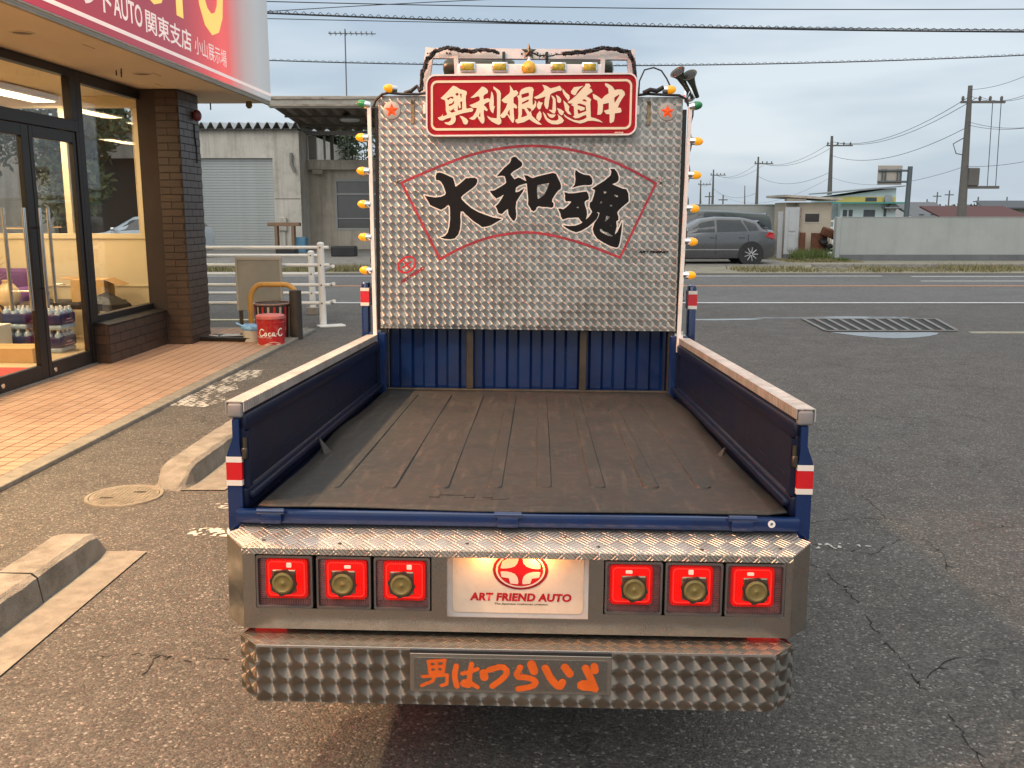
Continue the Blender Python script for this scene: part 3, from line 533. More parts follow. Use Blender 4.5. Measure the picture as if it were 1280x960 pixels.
P('chrome_star', star(-.597, 2.0195, .976, .026, .006, 5, .009, math.pi / 2 + .2), Mt['chrome'], hb)
P('chrome_star', star(.591, 2.0195, .981, .026, .006, 5, .009, math.pi / 2 - .1), Mt['chrome'], hb)
clear = mat('milky_disc', (.42, .36, .30), .45, .8, var=.05)
for x in (-.620, .611):
    P('star_lamp_disc', MB().lathe((x, 2.0205, 1.288), (0, -1, 0), [(0, .040), (.005, .039), (.0055, .036)], 28), clear, hb, smooth=True)
    P('star_lamp', star(x, 2.0145, 1.288, .033, .014, 5, .008), Mt['starred'], hb)
for x in (-.526, .529):
    P('hanger_strap', MB().box((x - .008, 2.013, 1.23), (x + .008, 2.0205, 1.335), .001), mat('rusty_strap', (.26, .19, .11), .55, .7, var=.5, vs=60), hb)
    P('hanger_bolt', MB().cyl((x, 2.0135, 1.325), (x, 2.005, 1.325), .007, n=6), Mt['steel'], hb)
for x, z in ((-.50, 1.335), (.50, 1.335), (-.1, 1.145), (.18, 1.145), (-.663, .97), (.655, .97), (.667, 1.12), (-.66, 1.31), (.667, .62)):
    P('rivet', MB().lathe((x, 2.0205, z), (0, -1, 0), [(0, .0035), (.002, .0026), (.003, .0006)], 10), Mt['steel'], hb)
# --- red sign board hung in front of the panel (leans a touch)
def rrect(x0, z0, x1, z1, r, n=6):
    o = []
    for cx, cz, a in ((x1 - r, z1 - r, 0), (x0 + r, z1 - r, 90), (x0 + r, z0 + r, 180), (x1 - r, z0 + r, 270)):
        for k in range(n + 1): t = R_(a + 90 * k / n); o.append((cx + r * math.cos(t), cz + r * math.sin(t)))
    return o
def ring_plate(outer, inner, y0, y1):
    mb = MB(); a = [[mb.b.verts.new((p[0], y, p[1])) for p in ring] for ring in (outer, inner) for y in (y0, y1)]
    n = len(outer)
    for i in range(n):
        j = (i + 1) % n
        for q in ((a[0][i], a[0][j], a[2][j], a[2][i]), (a[1][i], a[1][j], a[3][j], a[3][i]), (a[0][i], a[0][j], a[1][j], a[1][i]), (a[2][i], a[2][j], a[3][j], a[3][i])): mb.b.faces.new(q)
    return mb
sx0, sx1, sz0, sz1 = -.461, .472, 1.174, 1.441
skew = lambda me: [setattr(v.co, 'z', v.co.z + (v.co.x) * .012) for v in me.vertices] and me
sb = P('red_sign_board', skew(MB().prism([(x, 1.972, z) for x, z in rrect(sx0 + .006, sz0 + .006, sx1 - .006, sz1 - .006, .036)], (0, .030, 0)).mesh()), Mt['redsign'])
P('sign_rim', skew(ring_plate(rrect(sx0, sz0, sx1, sz1, .042), rrect(sx0 + .007, sz0 + .007, sx1 - .007, sz1 - .007, .035), 1.966, 2.006).mesh()), Mt['pinkwhite'], sb)
P('sign_border', skew(ring_plate(rrect(sx0 + .022, sz0 + .026, sx1 - .024, sz1 - .026, .028), rrect(sx0 + .031, sz0 + .036, sx1 - .033, sz1 - .036, .020), 1.9700, 1.973).mesh()), Mt['cream'], sb)
for k in ('oku', 'ri', 'ne', 'koi', 'michi', 'naka'):
    P('lettering', glyph_mesh('lettering', sc_(GL[k]), 1.9695, cell=.0012), Mt['cream'], sb)
P('maker_mark', to_front(fit_text(text_mesh('ART STAGE', .01, .0006), .375, .414, 1.188, 1.194), 1.9705), Mt['cream'], sb)
for x in (-.47, .478): P('sign_bracket', MB().box((x - .006, 1.985, 1.27), (x + .006, 2.02, 1.31), .002), Mt['pinkwhite'], sb)
# --- uprights with marker lamps
def marker(pos, dr, m):
    pos = Vector(pos); d = Vector(dr).normalized()
    b = MB().lathe(pos - d * .016, d, [(0, .016), (.010, .0175), (.026, .0175)], 16); o = P('marker_lamp', b, Mt['chrome'], smooth=True)
    P('lamp_lens', MB().lathe(pos + d * .008, d, [(0, .0185), (.011, .0185), (.024, .0155), (.032, .009), (.035, .001)], 18), m, o, smooth=True)
    return o
lz = [1.163, 1.016, .869, .722, .572]
for s, xb, xt in ((-1, -.700, -.718), (1, .690, .708)):
    b = MB(); b.ring_loft([[(xb - .008, 1.985, .215), (xb + .008, 1.985, .215), (xb + .008, 2.005, .215), (xb - .008, 2.005, .215)], [(xt - .008, 1.985, 1.305), (xt + .008, 1.985, 1.305), (xt + .008, 2.005, 1.305), (xt - .008, 2.005, 1.305)]])
    P('lamp_upright', b, Mt['pinkwhite'])
    P('upright_back', MB().box((min(s * .683, s * .699), 2.03, .30), (max(s * .683, s * .699), 2.06, 1.30)), Mt['black'])
    for z in lz:
        f_ = (z - .215) / 1.09; xx = xb + (xt - xb) * f_
        marker((xx + s * .022, 1.995, z - (.004 if s > 0 else -.002)), (s, -.05, -.06 * s), Mt['amber'])
    marker((xt + s * .012, 1.995, 1.308), (s, -.1, .22), Mt['green'])
    marker((s * (.612), 2.005, 1.379), (-s * 0.3 - (.7 if s < 0 else -.7), -.2, .03), Mt['amber']) if s < 0 else marker((.602, 2.005, 1.381), (1, -.2, -.02), Mt['amber'])
    w_ = MB().tube([(xt + s * .006, 2.02, .45)] + [(xb + (xt - xb) * t + s * .012 + s * .006 * math.sin(t * 40), 2.015, .45 + .85 * t) for t in [i / 30 for i in range(31)]], .0035, 6)
    P('lamp_wire', w_, Mt['rubber_cable'], smooth=True)
P('lamp_cable', MB().tube([(-.70, 2.0, 1.300), (-.690, 2.0, 1.328), (-.66, 2.0, 1.355), (-.63, 2.0, 1.362), (-.58, 2.0, 1.357), (-.50, 2.0, 1.356), (-.46, 2.0, 1.362)], .006, 8), Mt['rubber_cable'], smooth=True)
P('lamp_cable', MB().tube([(.475, 2.0, 1.356), (.52, 2.0, 1.362), (.60, 2.0, 1.358), (.66, 2.0, 1.356), (.69, 2.0, 1.34), (.702, 2.0, 1.31)], .006, 8), Mt['rubber_cable'], smooth=True)
P('lamp_cable', MB().tube([(.482, 2.02, 1.36), (.484, 2.02, 1.42), (.505, 2.02, 1.468), (.545, 2.02, 1.478), (.58, 2.02, 1.465), (.605, 2.02, 1.43), (.620, 2.02, 1.40)], .0035, 8), Mt['black'], smooth=True)
P('cable_clump', MB().tube([(.50, 2.0, 1.365), (.53, 1.99, 1.378), (.56, 2.0, 1.375), (.59, 1.995, 1.39)], .010, 8), Mt['rubber_cable'], smooth=True)
P('cable_clump', MB().tube([(-.56, 2.01, 1.362), (-.53, 2.0, 1.37), (-.505, 2.01, 1.392), (-.49, 2.0, 1.37)], .009, 8), Mt['rubber_cable'], smooth=True)
# --- air horns
for (mx_, mz_, bx_, bz_) in ((.656, 1.468, .738, 1.368), (.709, 1.455, .762, 1.372)):
    a = Vector((mx_, 2.06, mz_)); b = Vector((bx_, 2.14, bz_)); d = (a - b).normalized(); Lh = (a - b).length
    o = P('air_horn', MB().lathe(b, d, [(0, .009), (Lh * .5, .012), (Lh * .8, .018), (Lh * .93, .027), (Lh * .98, .034), (Lh, .036), (Lh, .033), (Lh * .93, .020)], 20), Mt['darkolive'], smooth=True)
    P('horn_mouth', MB().lathe(b + d * Lh * .94, d, [(0, .030), (.006, .024), (.010, .010), (.011, .001)], 18), Mt['black'], o, smooth=True)
P('horn_base', MB().lathe((.745, 2.28, 1.40), (0, -1, .2), [(0, .03), (.02, .032), (.028, .02), (.03, .001)], 18), Mt['chrome'], smooth=True)
P('horn_base', MB().tube([(.70, 2.04, 1.34), (.715, 2.10, 1.38), (.74, 2.2, 1.39)], .013, 10), Mt['chrome'], smooth=True)
# --- white roof rack over the cab with cables, lamp bar and dark lamps
rk = MB(); Yr = 2.30
def slab(mb, a, b, wa, wb, y0=Yr, t=.03):
    a = Vector((a[0], 0, a[1])); b = Vector((b[0], 0, b[1])); d = (b - a).normalized(); nn = Vector((-d.z, 0, d.x))
    r0 = [a + nn * wa / 2, a - nn * wa / 2]; r1 = [b + nn * wb / 2, b - nn * wb / 2]
    mb.prism([(p.x, y0, p.z) for p in (r0[0], r1[0], r1[1], r0[1])], (0, t, 0))
slab(rk, (-.497, 1.594), (.482, 1.590), .046, .046)
rack = P('roof_rack', rk, Mt['pinkwhite'])
for p in ((-.480, 1.618, -.520, 1.34), (.466, 1.612, .500, 1.34)):
    b = MB(); slab(b, (p[0], p[1]), (p[2], p[3]), .040, .034, Yr - .003, .036); P('rack_leg', b, Mt['pinkwhite'], rack)
for x in (-.357, .338):
    b = MB(); slab(b, (x, 1.590), (x + (.012 if x < 0 else -.006), 1.36), .022, .020, Yr - .006, .02); P('rack_strut', b, Mt['pinkwhite'], rack)
for x in (-.13, .073):
    b = MB(); slab(b, (x, 1.598), (x + .002, 1.505), .013, .013, Yr - .015, .012); P('rack_strap', b, Mt['black'], rack)
for x in (-.49, -.478, -.40, -.385, -.02, -.045, .03, .25, .12): P('rack_bolt', MB().cyl((x, Yr - .004, 1.593 + .004 * math.sin(x * 40)), (x, Yr + .001, 1.593), .004, n=8), Mt['black'], rack)
def bundle(pts, n, spread, r, seed):
    rnd = random.Random(seed); mb = MB(); pts = [Vector(p) for p in pts]
    for k in range(n):
        ph = rnd.random() * 6; q = []
        for i in range((len(pts) - 1) * 5 + 1):
            j = min(i // 5, len(pts) - 2); f_ = i / 5 - j; p = pts[j].lerp(pts[j + 1], f_)
            q.append(p + Vector((math.sin(i * 1.1 + ph) * spread, math.cos(i * .9 + ph * 2) * spread - .008, math.cos(i * 1.3 + ph) * spread)))
        mb.tube(q, r * rnd.uniform(.7, 1.3), 5)
    for p in range(len(pts) * 7):     # loose tape ends and ties
        j = rnd.randrange(len(pts) - 1); q = pts[j].lerp(pts[j + 1], rnd.random()); d = Vector((rnd.uniform(-1, 1), rnd.uniform(-1, .2), rnd.uniform(-1, 1))).normalized() * .016
        mb.cyl(q, q + d, .0025, .001, 4)
    return mb
P('cable_bundle', bundle([(-.517, 2.27, 1.42), (-.51, 2.27, 1.50), (-.485, 2.27, 1.56), (-.445, 2.27, 1.598), (-.39, 2.27, 1.612), (-.34, 2.27, 1.600), (-.28, 2.27, 1.592), (-.22, 2.27, 1.603), (-.155, 2.27, 1.590)], 6, .006, .005, 3), Mt['rubber_cable'], rack)
P('cable_bundle', bundle([(.150, 2.27, 1.584), (.21, 2.27, 1.590), (.27, 2.27, 1.596), (.33, 2.27, 1.612), (.40, 2.27, 1.606), (.455, 2.27, 1.592), (.478, 2.27, 1.55), (.49, 2.27, 1.47), (.492, 2.27, 1.42)], 6, .006, .005, 4), Mt['rubber_cable'], rack)
P('cable_bundle', bundle([(.0, 2.275, 1.59), (.04, 2.275, 1.575), (.10, 2.275, 1.577), (.16, 2.275, 1.588)], 2, .003, .002, 5), Mt['rubber_cable'], rack)
for a, b in ((-.43, -.075), (.062, .398)):
    P('spot_lamp', MB().lathe((a, 2.42, 1.545), (1, 0, 0), [(0, .005), (.008, .035), (.03, .048), (b - a - .03, .048), (b - a - .008, .035), (b - a, .005)], 18), Mt['darkolive'], smooth=True)
lb = P('lamp_bar', MB().box((-.335, 2.10, 1.425), (.322, 2.125, 1.508), .006, 2), Mt['pinkwhite'], smooth=True)
for x in (-.285, -.139, .125, .266):
    P('bar_lamp_rim', MB().box((x - .036, 2.088, 1.470), (x + .036, 2.101, 1.514), .006, 2), Mt['chrome'], lb, smooth=True)
    P('bar_lamp', MB().box((x - .029, 2.082, 1.476), (x + .029, 2.092, 1.508), .005, 2), mat('amber_bar_lens', (.42, .30, .03), .25, .3, var=.5, vs=90), lb, smooth=True)
P('bar_lamp', MB().lathe((-.009, 2.10, 1.487), (0, -1, 0), [(0, .032), (.012, .032), (.02, .024), (.024, .008), (.025, .001)], 24), mat('amber_round_lens', (.75, .40, .05), .25, .2, var=.4, vs=60), lb, smooth=True)
P('star_ornament', star(-.012, 2.285, 1.598, .038, .016, 5, .010), Mt['darkolive'], rack)
P('star_ornament', star(-.010, 2.26, 1.540, .034, .014, 3, .012, -math.pi / 6 * 1), Mt['chrome'], rack)
# --- cab (mostly behind the headboard)
cabs = [(2.17, .60, -.30, 1.02, .56), (2.20, .665, -.34, 1.12, .60), (2.7, .67, -.36, 1.21, .60), (3.2, .67, -.36, 1.17, .58), (3.55, .665, -.36, .62, .64), (3.62, .64, -.36, .45, .62)]
rings = []
for y, wd, zb, zt, wt in cabs:
    zm = min(.45, zt - .05); rings.append([(-wd, y, zb), (-wd, y, zm), (-wt, y, zt - .06), (-wt + .06, y, zt), (wt - .06, y, zt), (wt, y, zt - .06), (wd, y, zm), (wd, y, zb)])
cab = P('cab', MB().ring_loft(rings), Mt['blue'], smooth=True)
P('rear_window', MB().box((-.48, 2.155, .62), (.48, 2.166, .95), .01), Mt['black'], cab)
P('windscreen', MB().prism([(-.52, 3.30, 1.08), (.52, 3.30, 1.08), (.56, 3.545, .66), (-.56, 3.545, .66)], (0, .012, .006)), Mt['black'], cab)
for s in (-1, 1): P('side_window', MB().prism([(s * .655, 2.45, .5), (s * .655, 3.4, .5), (s * .61, 3.15, 1.05), (s * .61, 2.5, 1.05)], (s * .015, 0, 0)), Mt['black'], cab)
for x in (-.62, .62):
    for y in (.62, 3.05):
        w_ = P('wheel', MB().lathe((x - .07, y, -.411 + .0423 * y), (1, 0, 0), [(0, .18), (.01, .235), (.03, .255), (.11, .255), (.13, .235), (.14, .18)], 28), Mt['tyre'], smooth=True)
        P('rim', MB().lathe((x - .075, y, -.411 + .0423 * y), (1, 0, 0), [(0, .16), (.02, .165), (.13, .165), (.15, .16)], 20), Mt['steel'], w_, smooth=True)
P('rear_axle', MB().cyl((-.55, .62, -.385), (.55, .62, -.385), .045).lathe((-.11, .62, -.385), (1, 0, 0), [(0, .03), (.05, .10), (.17, .10), (.22, .03)], 16), Mt['black'], smooth=True)
# --- rear bumper box: tread plate deck, scuffed face with lamp and plate openings
dz0, dz1 = -.0345, -.0545
top = [(-.70, -.046, dz0), (-.722, -.068, dz0 - .004), (-.664, -.1336, -.0535), (.664, -.1336, -.0535), (.722, -.068, dz0 - .004), (.70, -.046, dz0), (.700, .02, -.024), (-.700, .02, -.024)]
bump = P('rear_bumper', MB().prism(top, (0, 0, -.004)), Mt['deck'])
lip = MB().box((-.664, -.1366, -.0705), (.664, -.1335, -.0535), .001)
P('deck_lip', lip, checker_plate('tread_lip', .030, 'xz', col=(.62, .56, .48)), bump)
fy0, fy1 = -.1336, -.1300
zt_, zb_ = -.0710, -.2589
LX = [(-.631, -.4915), (-.4835, -.3495), (-.3435, -.2055)]; RX = [(.2155, .3545), (.3595, .4985), (.5035, .6465)]
lz0, lz1 = -.204, -.0735
px0, px1 = -.166, .177; pz0_, pz1_ = -.2195, -.0735
fm = MB(); xs = [-.664, -.633, -.203, px0, px1, .213, .6485, .664]
fm.box((-.664, fy0, zb_), (.664, fy1, -.2210))
for a, b, h in ((-.664, -.633, 1), (-.203, px0, 1), (px1, .213, 1), (.6485, .664, 1)): fm.box((a, fy0, -.2210), (b, fy1, zt_))
fm.box((-.633, fy0, -.2210), (-.203, fy1, -.2065)); fm.box((.213, fy0, -.2210), (.6485, fy1, -.2065))
P('bumper_face', fm, Mt['bface'], bump)
for s in (-1, 1):
    P('corner_face', MB().prism([(s * .664, -.1334, -.0565), (s * .722, -.068, -.0425), (s * .722, -.068, -.2600), (s * .664, -.1334, -.2588)], (-s * .003, .003, 0)), rough_metal('mirror_corner', (.42, .39, .35), .08, .15) if s < 0 else Mt['bface'], bump)
    P('side_face', MB().prism([(s * .722, -.068, -.0425), (s * .722, .05, -.035), (s * .722, .05, -.26), (s * .722, -.068, -.26)], (-s * .003, 0, 0)), Mt['bface'], bump)
P('bottom_plate', MB().prism([(-.66, -.129, -.2575), (.66, -.129, -.2575), (.718, -.068, -.2575), (.718, .05, -.2575), (-.718, .05, -.2575), (-.718, -.068, -.2575)], (0, 0, .003)), Mt['black'], bump)
P('lamp_box_back', MB().box((-.655, -.085, -.25), (-.19, -.080, -.06)), Mt['black'], bump); P('lamp_box_back', MB().box((.20, -.085, -.25), (.655, -.080, -.06)), Mt['black'], bump)
for x, y_ in ((-.62, -.10), (-.43, -.11), (-.12, -.10), (-.40, -.06), (.20, -.105), (.12, -.06), (.45, -.11), (.64, -.10), (.60, -.06)):
    zz = -.0545 + (y_ + .1336) * .19; P('deck_screw', MB().lathe((x, y_, zz + .001), (0, 0, 1), [(0, .006), (.002, .0045)], 10), Mt['steel'], bump)
# lamps
for k, (a, b) in enumerate(LX + RX):
    cx, cz = (a + b) / 2, (lz0 + lz1) / 2; ww = (b - a) / 2 - .001; hh = (lz1 - lz0) / 2
    sgn = -1 if k < 3 else 1
    t = P('tail_light', ring_plate(rrect(cx - ww, cz - hh, cx + ww, cz + hh, .004, 2), rrect(cx - ww + .0045, cz - hh + .0045, cx + ww - .0045, cz + hh - .0045, .006, 2), -.139, -.122), Mt['tlframe'])
    P('lens', MB().box((cx - ww + .004, -.124, cz - hh + .004), (cx + ww - .004, -.120, cz + hh - .004)), Mt['tlclear'], t)
    rb = MB(); n_ = 21
    for i in range(n_):
        f_ = (i + .5) / n_; x = cx - ww + .008 + (2 * ww - .016) * f_; rb.box((x - .0011, -.1285, cz - hh + .005), (x + .0011, -.1235, cz - hh + .019)); rb.box((x - .0011, -.1285, cz + hh - .010), (x + .0011, -.1235, cz + hh - .005))
        z = cz - hh + .008 + (2 * hh - .016) * f_; rb.box((cx - ww + .005, -.1285, z - .0011), (cx - ww + .020, -.1235, z + .0011)); rb.box((cx + ww - .020, -.1285, z - .0011), (cx + ww - .005, -.1235, z + .0011))
    P('lens_ribs', rb, Mt['tlclear'], t)
    sx = -sgn * .006; rx0, rx1, rz0, rz1 = cx - .0515 + (.006 if sgn < 0 else -.006), cx + .0515 + (.006 if sgn < 0 else -.006), cz - .041, cz + .059
    if k in (1, 4): rx0 += 0.0; rx1 += 0.0
    P('red_lens', MB().prism([(x, -.1375, z) for x, z in rrect(rx0, rz0, rx1, rz1, .013)], (0, .012, 0)), Mt['tlred'], t)
    P('red_ring', ring_plate(rrect(rx0 + .007, rz0 + .007, rx1 - .007, rz1 - .007, .010), rrect(rx0 + .0095, rz0 + .0095, rx1 - .0095, rz1 - .0095, .008), -.1388, -.137), Mt['tlred2'], t)
    qx, qz = cx, cz + .002
    bx_ = cx + (.014, .010, .020, -.012, -.006, -.012)[k]; P('bulb_glint', MB().box((bx_ - .008, -.1395, rz1 - .022), (bx_ + (.008 if k % 2 else .004), -.1375, rz1 - (.014 if k % 2 else .010)), .0015), Mt['glint'], t)  # small glowing plate added as the bulb's highlight in the lens
    P('chrome_square', MB().box((qx - .030, -.142, qz - .028), (qx + .030, -.137, qz + .030), .003), mat('brown_chrome', (.35, .25, .18), .25, .9, var=.3), t)
    oc = [(qx + (.034 if i % 2 else .030) * math.cos(2 * math.pi * i / 16 + .2), -.142, qz + (.034 if i % 2 else .030) * math.sin(2 * math.pi * i / 16 + .2)) for i in range(16)]
    P('cap_rim', MB().prism(oc, (0, -.010, 0)), Mt['steel'], t)
    P('cap_cover', MB().lathe((qx, -.1515, qz), (0, -1, 0), [(0, .0265), (.003, .0255), (.0042, .021), (.0030, .019), (.0030, .005), (.0042, .003), (.0045, .0005)], 24), Mt['olive'], t, smooth=True)
# number plate in its recess, lit by a small lamp on the left
pl = P('number_plate', MB().box((-.170, -.092, -.2385), (.181, -.088, -.06), .001), Mt['whitepaint'])
mm = MB().prism([(x, -.0965, z) for x, z in rrect(-.155, -.2225, .167, -.058, .013)], (0, .003, 0)); P('plate_sheet', mm, Mt['platewhite'], pl)
P('recess_wall', MB().box((-.172, -.129, -.2435), (.183, -.086, -.2395)).box((-.172, -.129, -.2395), (-.168, -.086, -.06)).box((.179, -.129, -.2395), (.183, -.086, -.06)), Mt['bface'], pl)
emblem(.0115, -.112, .068, .050, 0, -.0975, pl, mat('emblem_pale', (.78, .62, .5), .4, var=.08), Mt['logodark'], Mt['logored'])
m = to_front(fit_text(text_mesh('ART FRIEND AUTO', .03, .0015, shear=.12, space=1.05), -.113, .138, -.192, -.171), -.0972); P('lettering', m, Mt['logored'], pl)
m = to_front(fit_text(text_mesh('The Japanese craftsman creation', .01, .0002, shear=.2), -.052, .080, -.2025, -.1965), -.0972); P('lettering', m, Mt['ink'], pl)
bulb = P('plate_lamp', MB().lathe((-.075, -.112, -.066), (0, 0, -1), [(0, .011), (.006, .011), (.010, .006), (.011, .001)], 14), mat('plate_bulb', (1, .7, .35), .4, em=(1, .62, .25), es=6.0), pl, smooth=True)
for x, en in ((-.075, .16), (.055, .12)):
    ld = bpy.data.lights.new('plate_lamp_light', 'POINT'); ld.energy = en * 3.8; ld.color = (1, .44, .12); ld.shadow_soft_size = .01
    lo = bpy.data.objects.new('plate_lamp_light', ld); C.objects.link(lo); lo.parent = pl; lo.location = (x, -.118, -.074)
# --- lower bumper of turned steel
t2 = [(-.640, -.08, -.2660), (-.672, -.128, -.2790), (-.614, -.2077, -.2696), (.614, -.2077, -.2696), (.672, -.128, -.2790), (.640, -.08, -.2660)]
t2 = [(-.648, -.10, -.2740), (-.672, -.140, -.2735), (-.614, -.2077, -.2700), (.614, -.2077, -.2700), (.672, -.140, -.2735), (.648, -.10, -.2740), (.648, .02, -.277), (-.648, .02, -.277)]
lowb = P('lower_bumper', MB().prism(t2, (0, 0, -.003)), checker_plate('dark_tread_shelf', .026, 'xy', col=(.36, .31, .24), rough=.3))
P('shelf_edge', MB().box((-.614, -.2095, -.2745), (.614, -.2070, -.2695)), Mt['chrome'], lowb)
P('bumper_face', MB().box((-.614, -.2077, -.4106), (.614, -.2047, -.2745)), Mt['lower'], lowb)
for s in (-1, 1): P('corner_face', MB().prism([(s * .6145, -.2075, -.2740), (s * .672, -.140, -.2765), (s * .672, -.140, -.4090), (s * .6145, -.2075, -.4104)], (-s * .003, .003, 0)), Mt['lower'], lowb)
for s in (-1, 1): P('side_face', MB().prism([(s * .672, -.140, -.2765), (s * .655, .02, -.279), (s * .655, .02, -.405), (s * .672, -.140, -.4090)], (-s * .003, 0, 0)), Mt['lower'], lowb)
P('bumper_bracket', MB().box((-.35, -.19, -.40), (-.31, .3, -.30)).box((.31, -.19, -.40), (.35, .3, -.30)), Mt['black'], lowb)
# glowing red bars added for the side markers' red glow on the shelf corners
for s in (-1, 1): P('corner_glow_bar', MB().box((s * .615 - .04, -.085, -.2722), (s * .615 + .04, -.068, -.2605), .003), Mt['tlred2'], lowb)
np_ = P('name_plate', MB().box((-.246, -.216, -.3745), (.230, -.211, -.2790), .001), rough_metal('plate_steel', (.42, .38, .33), .3, .2), lowb)
P('plate_panel', MB().box((-.236, -.2172, -.367), (.220, -.2158, -.289)), rough_metal('glitter_steel', (.33, .33, .31), .22, .9), lowb)
P('plate_top_box', MB().box((-.246, -.2155, -.2788), (.230, -.208, -.2715)), Mt['black'], lowb)
hs = [([(a / 1e4, b / 1e4) for a, b in q], r / 1e4 * 1.28) for q, r in HIRA]
hs = [([(a, b) for a, b in smooth_path(q, 1)], r) for q, r in hs]
P('lettering', glyph_mesh('lettering', ([], [], hs), -.2180, cell=.0012), Mt['orange'], lowb)
ot = [((125, 72), (228, 62)), ((128, 75), (137, 138)), ((226, 64), (216, 134)), ((132, 104), (220, 98)), ((174, 68), (176, 136)), ((137, 137), (216, 132)), ((92, 162), (242, 150)), ((242, 150), (238, 204)), ((238, 204), (206, 214)), ((172, 140), (152, 188)), ((152, 188), (84, 216))]
ot = [([(-.2465 + (a - 10) * .000387, -.2885 - (b - 48) * .000415 - .0) for a, b in q], .0042) for q in ot]
P('lettering', glyph_mesh('lettering', ([], [], ot), -.2180, cell=.0012), Mt['orange'], lowb)
# ------------------------------------------------------------------ rubber mat lying in the bed
n = NT('brown_rubber_mat'); co = n.coord('Object'); a = n.noise(co, 3, 7, .65); b = n.noise(co, 40, 4, .6); dd = n.noise(n.coord('Object', (14, 1.3, 1)), 3, 5, .6)
c = n.ramp(a, [(.3, (.016, .015, .0135)), (.7, (.031, .0275, .023))]); c = n.mix(n.mt('MULTIPLY', n.ramp(b, [(.5, 0.0), (.75, 1.0)]), .25), c, (.13, .10, .07, 1))
c = n.mix(n.mt('MULTIPLY', n.ramp(dd, [(.55, 0.0), (.7, 1.0)]), .22), c, (.15, .115, .08, 1))
n.l(c, n.p.inputs['Base Color']); n.l(n.ramp(a, [(.3, .5), (.7, .72)]), n.p.inputs['Roughness']); n.bump(n.noise(co, 300, 2), .15, .003)
matm = n.m; rib_line_mat = mat('dark_rib_line', (.028, .022, .016), .8)
bedmat = thing('bed_mat', 'brown ribbed rubber mat lying in the truck bed between the side gates', 'rubber mat'); bedmat.matrix_world = truck.matrix_world.copy()
mb = MB(); NX, NY = 28, 44; rnd = random.Random(2); vs = []
for j in range(NY + 1):
    row = []; t = j / NY
    for i in range(NX + 1):
        f_ = i / NX; xl, xr = -.655 + .012 * math.sin(t * 9) - .01 * t, .668 + .008 * math.sin(t * 11 + 1); x = xl + (xr - xl) * f_; y = -.022 + 2.055 * t + (.008 * math.sin(f_ * 9) if j == 0 else 0)
        e = min(f_, 1 - f_); z = .0145 + .0012 * math.sin(x * 9 + y * 4) + (max(0, .03 - e) / .03) ** 2 * .007 * (.5 + .5 * math.sin(y * 8 + (0 if f_ < .5 else 2)))
        if j == 0: z -= .001
        row.append(mb.b.verts.new((x, y, z)))
    vs.append(row)
for j in range(NY):
    for i in range(NX): mb.b.faces.new((vs[j][i], vs[j][i + 1], vs[j + 1][i + 1], vs[j + 1][i]))
m = mb.mesh('mat_sheet', True); o = link('mat_sheet', m, matm, bedmat)
so_ = o.modifiers.new('thickness', 'SOLIDIFY'); so_.thickness = .004; so_.offset = -1
for k, (a, b) in enumerate(((-.519, -.487), (-.381, -.335), (-.235, -.190), (-.089, -.044), (.047, .093), (.195, .241), (.343, .389), (.489, .534))):
    y0 = .167 + k * .009; pts = [(x, z) for x, z in rrect(a, y0, b, 1.90, .015)]
    mb = MB(); inner = [(x, z) for x, z in rrect(a + .004, y0 + .004, b - .004, 1.896, .012)]
    mb.ring_loft([[(p[0], p[1], .0130) for p in pts], [(p[0], p[1], .0165) for p in pts], [(p[0], p[1], .0225) for p in inner]])
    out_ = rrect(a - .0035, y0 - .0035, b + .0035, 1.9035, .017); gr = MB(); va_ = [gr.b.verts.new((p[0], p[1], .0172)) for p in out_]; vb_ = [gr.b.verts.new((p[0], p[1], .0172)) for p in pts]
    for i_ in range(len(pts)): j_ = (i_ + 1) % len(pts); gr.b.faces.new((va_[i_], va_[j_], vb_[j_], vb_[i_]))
    link('rib_outline', gr, rib_line_mat, bedmat)  # thin dark ring outlining the foot of each rib
    link('rib', mb, matm, bedmat, smooth=False)
m = fit_text(text_mesh('HIJET', .1, .002, ext=.0026), -.235, .205, .075, .150)
for v in m.vertices: v.co.z += .0168
link('lettering', m, matm, bedmat)
link('curled_edge', MB().prism([(-.63, .60, .016), (-.615, .64, .016), (-.668, .69, .055)], (.003, 0, .002)), matm, bedmat)
link('curled_edge', MB().prism([(.635, .62, .016), (.625, .66, .016), (.660, .69, .040)], (-.003, 0, .002)), matm, bedmat)
# ================================================================== ground, road, pavement
def sheet(name, pts, z, m, **k): return struct(name, MB().poly([(p[0], p[1], z) for p in pts]), m, **k)
sheet('ground', [(-400, -60), (400, -60), (400, 900), (-400, 900)], 0.0, Mt['asphalt'])
sheet('road', [(-200, 15.2), (200, 15.2), (200, 21.9), (-200, 21.9)], .004, Mt['road'])
lm = mat('worn_white_marking', (.60, .60, .58), .75, var=.15, vs=8, grime=.45, gcol=(.14, .14, .14), gs=30)
om = mat('orange_marking', (.55, .24, .10), .75, var=.2, vs=8, grime=.5, gcol=(.14, .13, .12), gs=25)
mark = lambda nm, x0, x1, y0, y1, m: sheet(nm, [(x0, y0), (x1, y0), (x1, y1), (x0, y1)], .008, m)
mark('edge_line', -120, 120, 14.98, 15.14, lm); mark('centre_line', -120, 120, 18.50, 18.68, om); mark('far_edge_line', -120, 8.4, 21.45, 21.6, lm)
for a, b in ((9.0, 11.6), (12.6, 15.0)): mark('lane_dash', a, b, 21.3, 21.45, lm)
mark('lane_dash', 8.6, 60, 19.86, 20.0, lm)
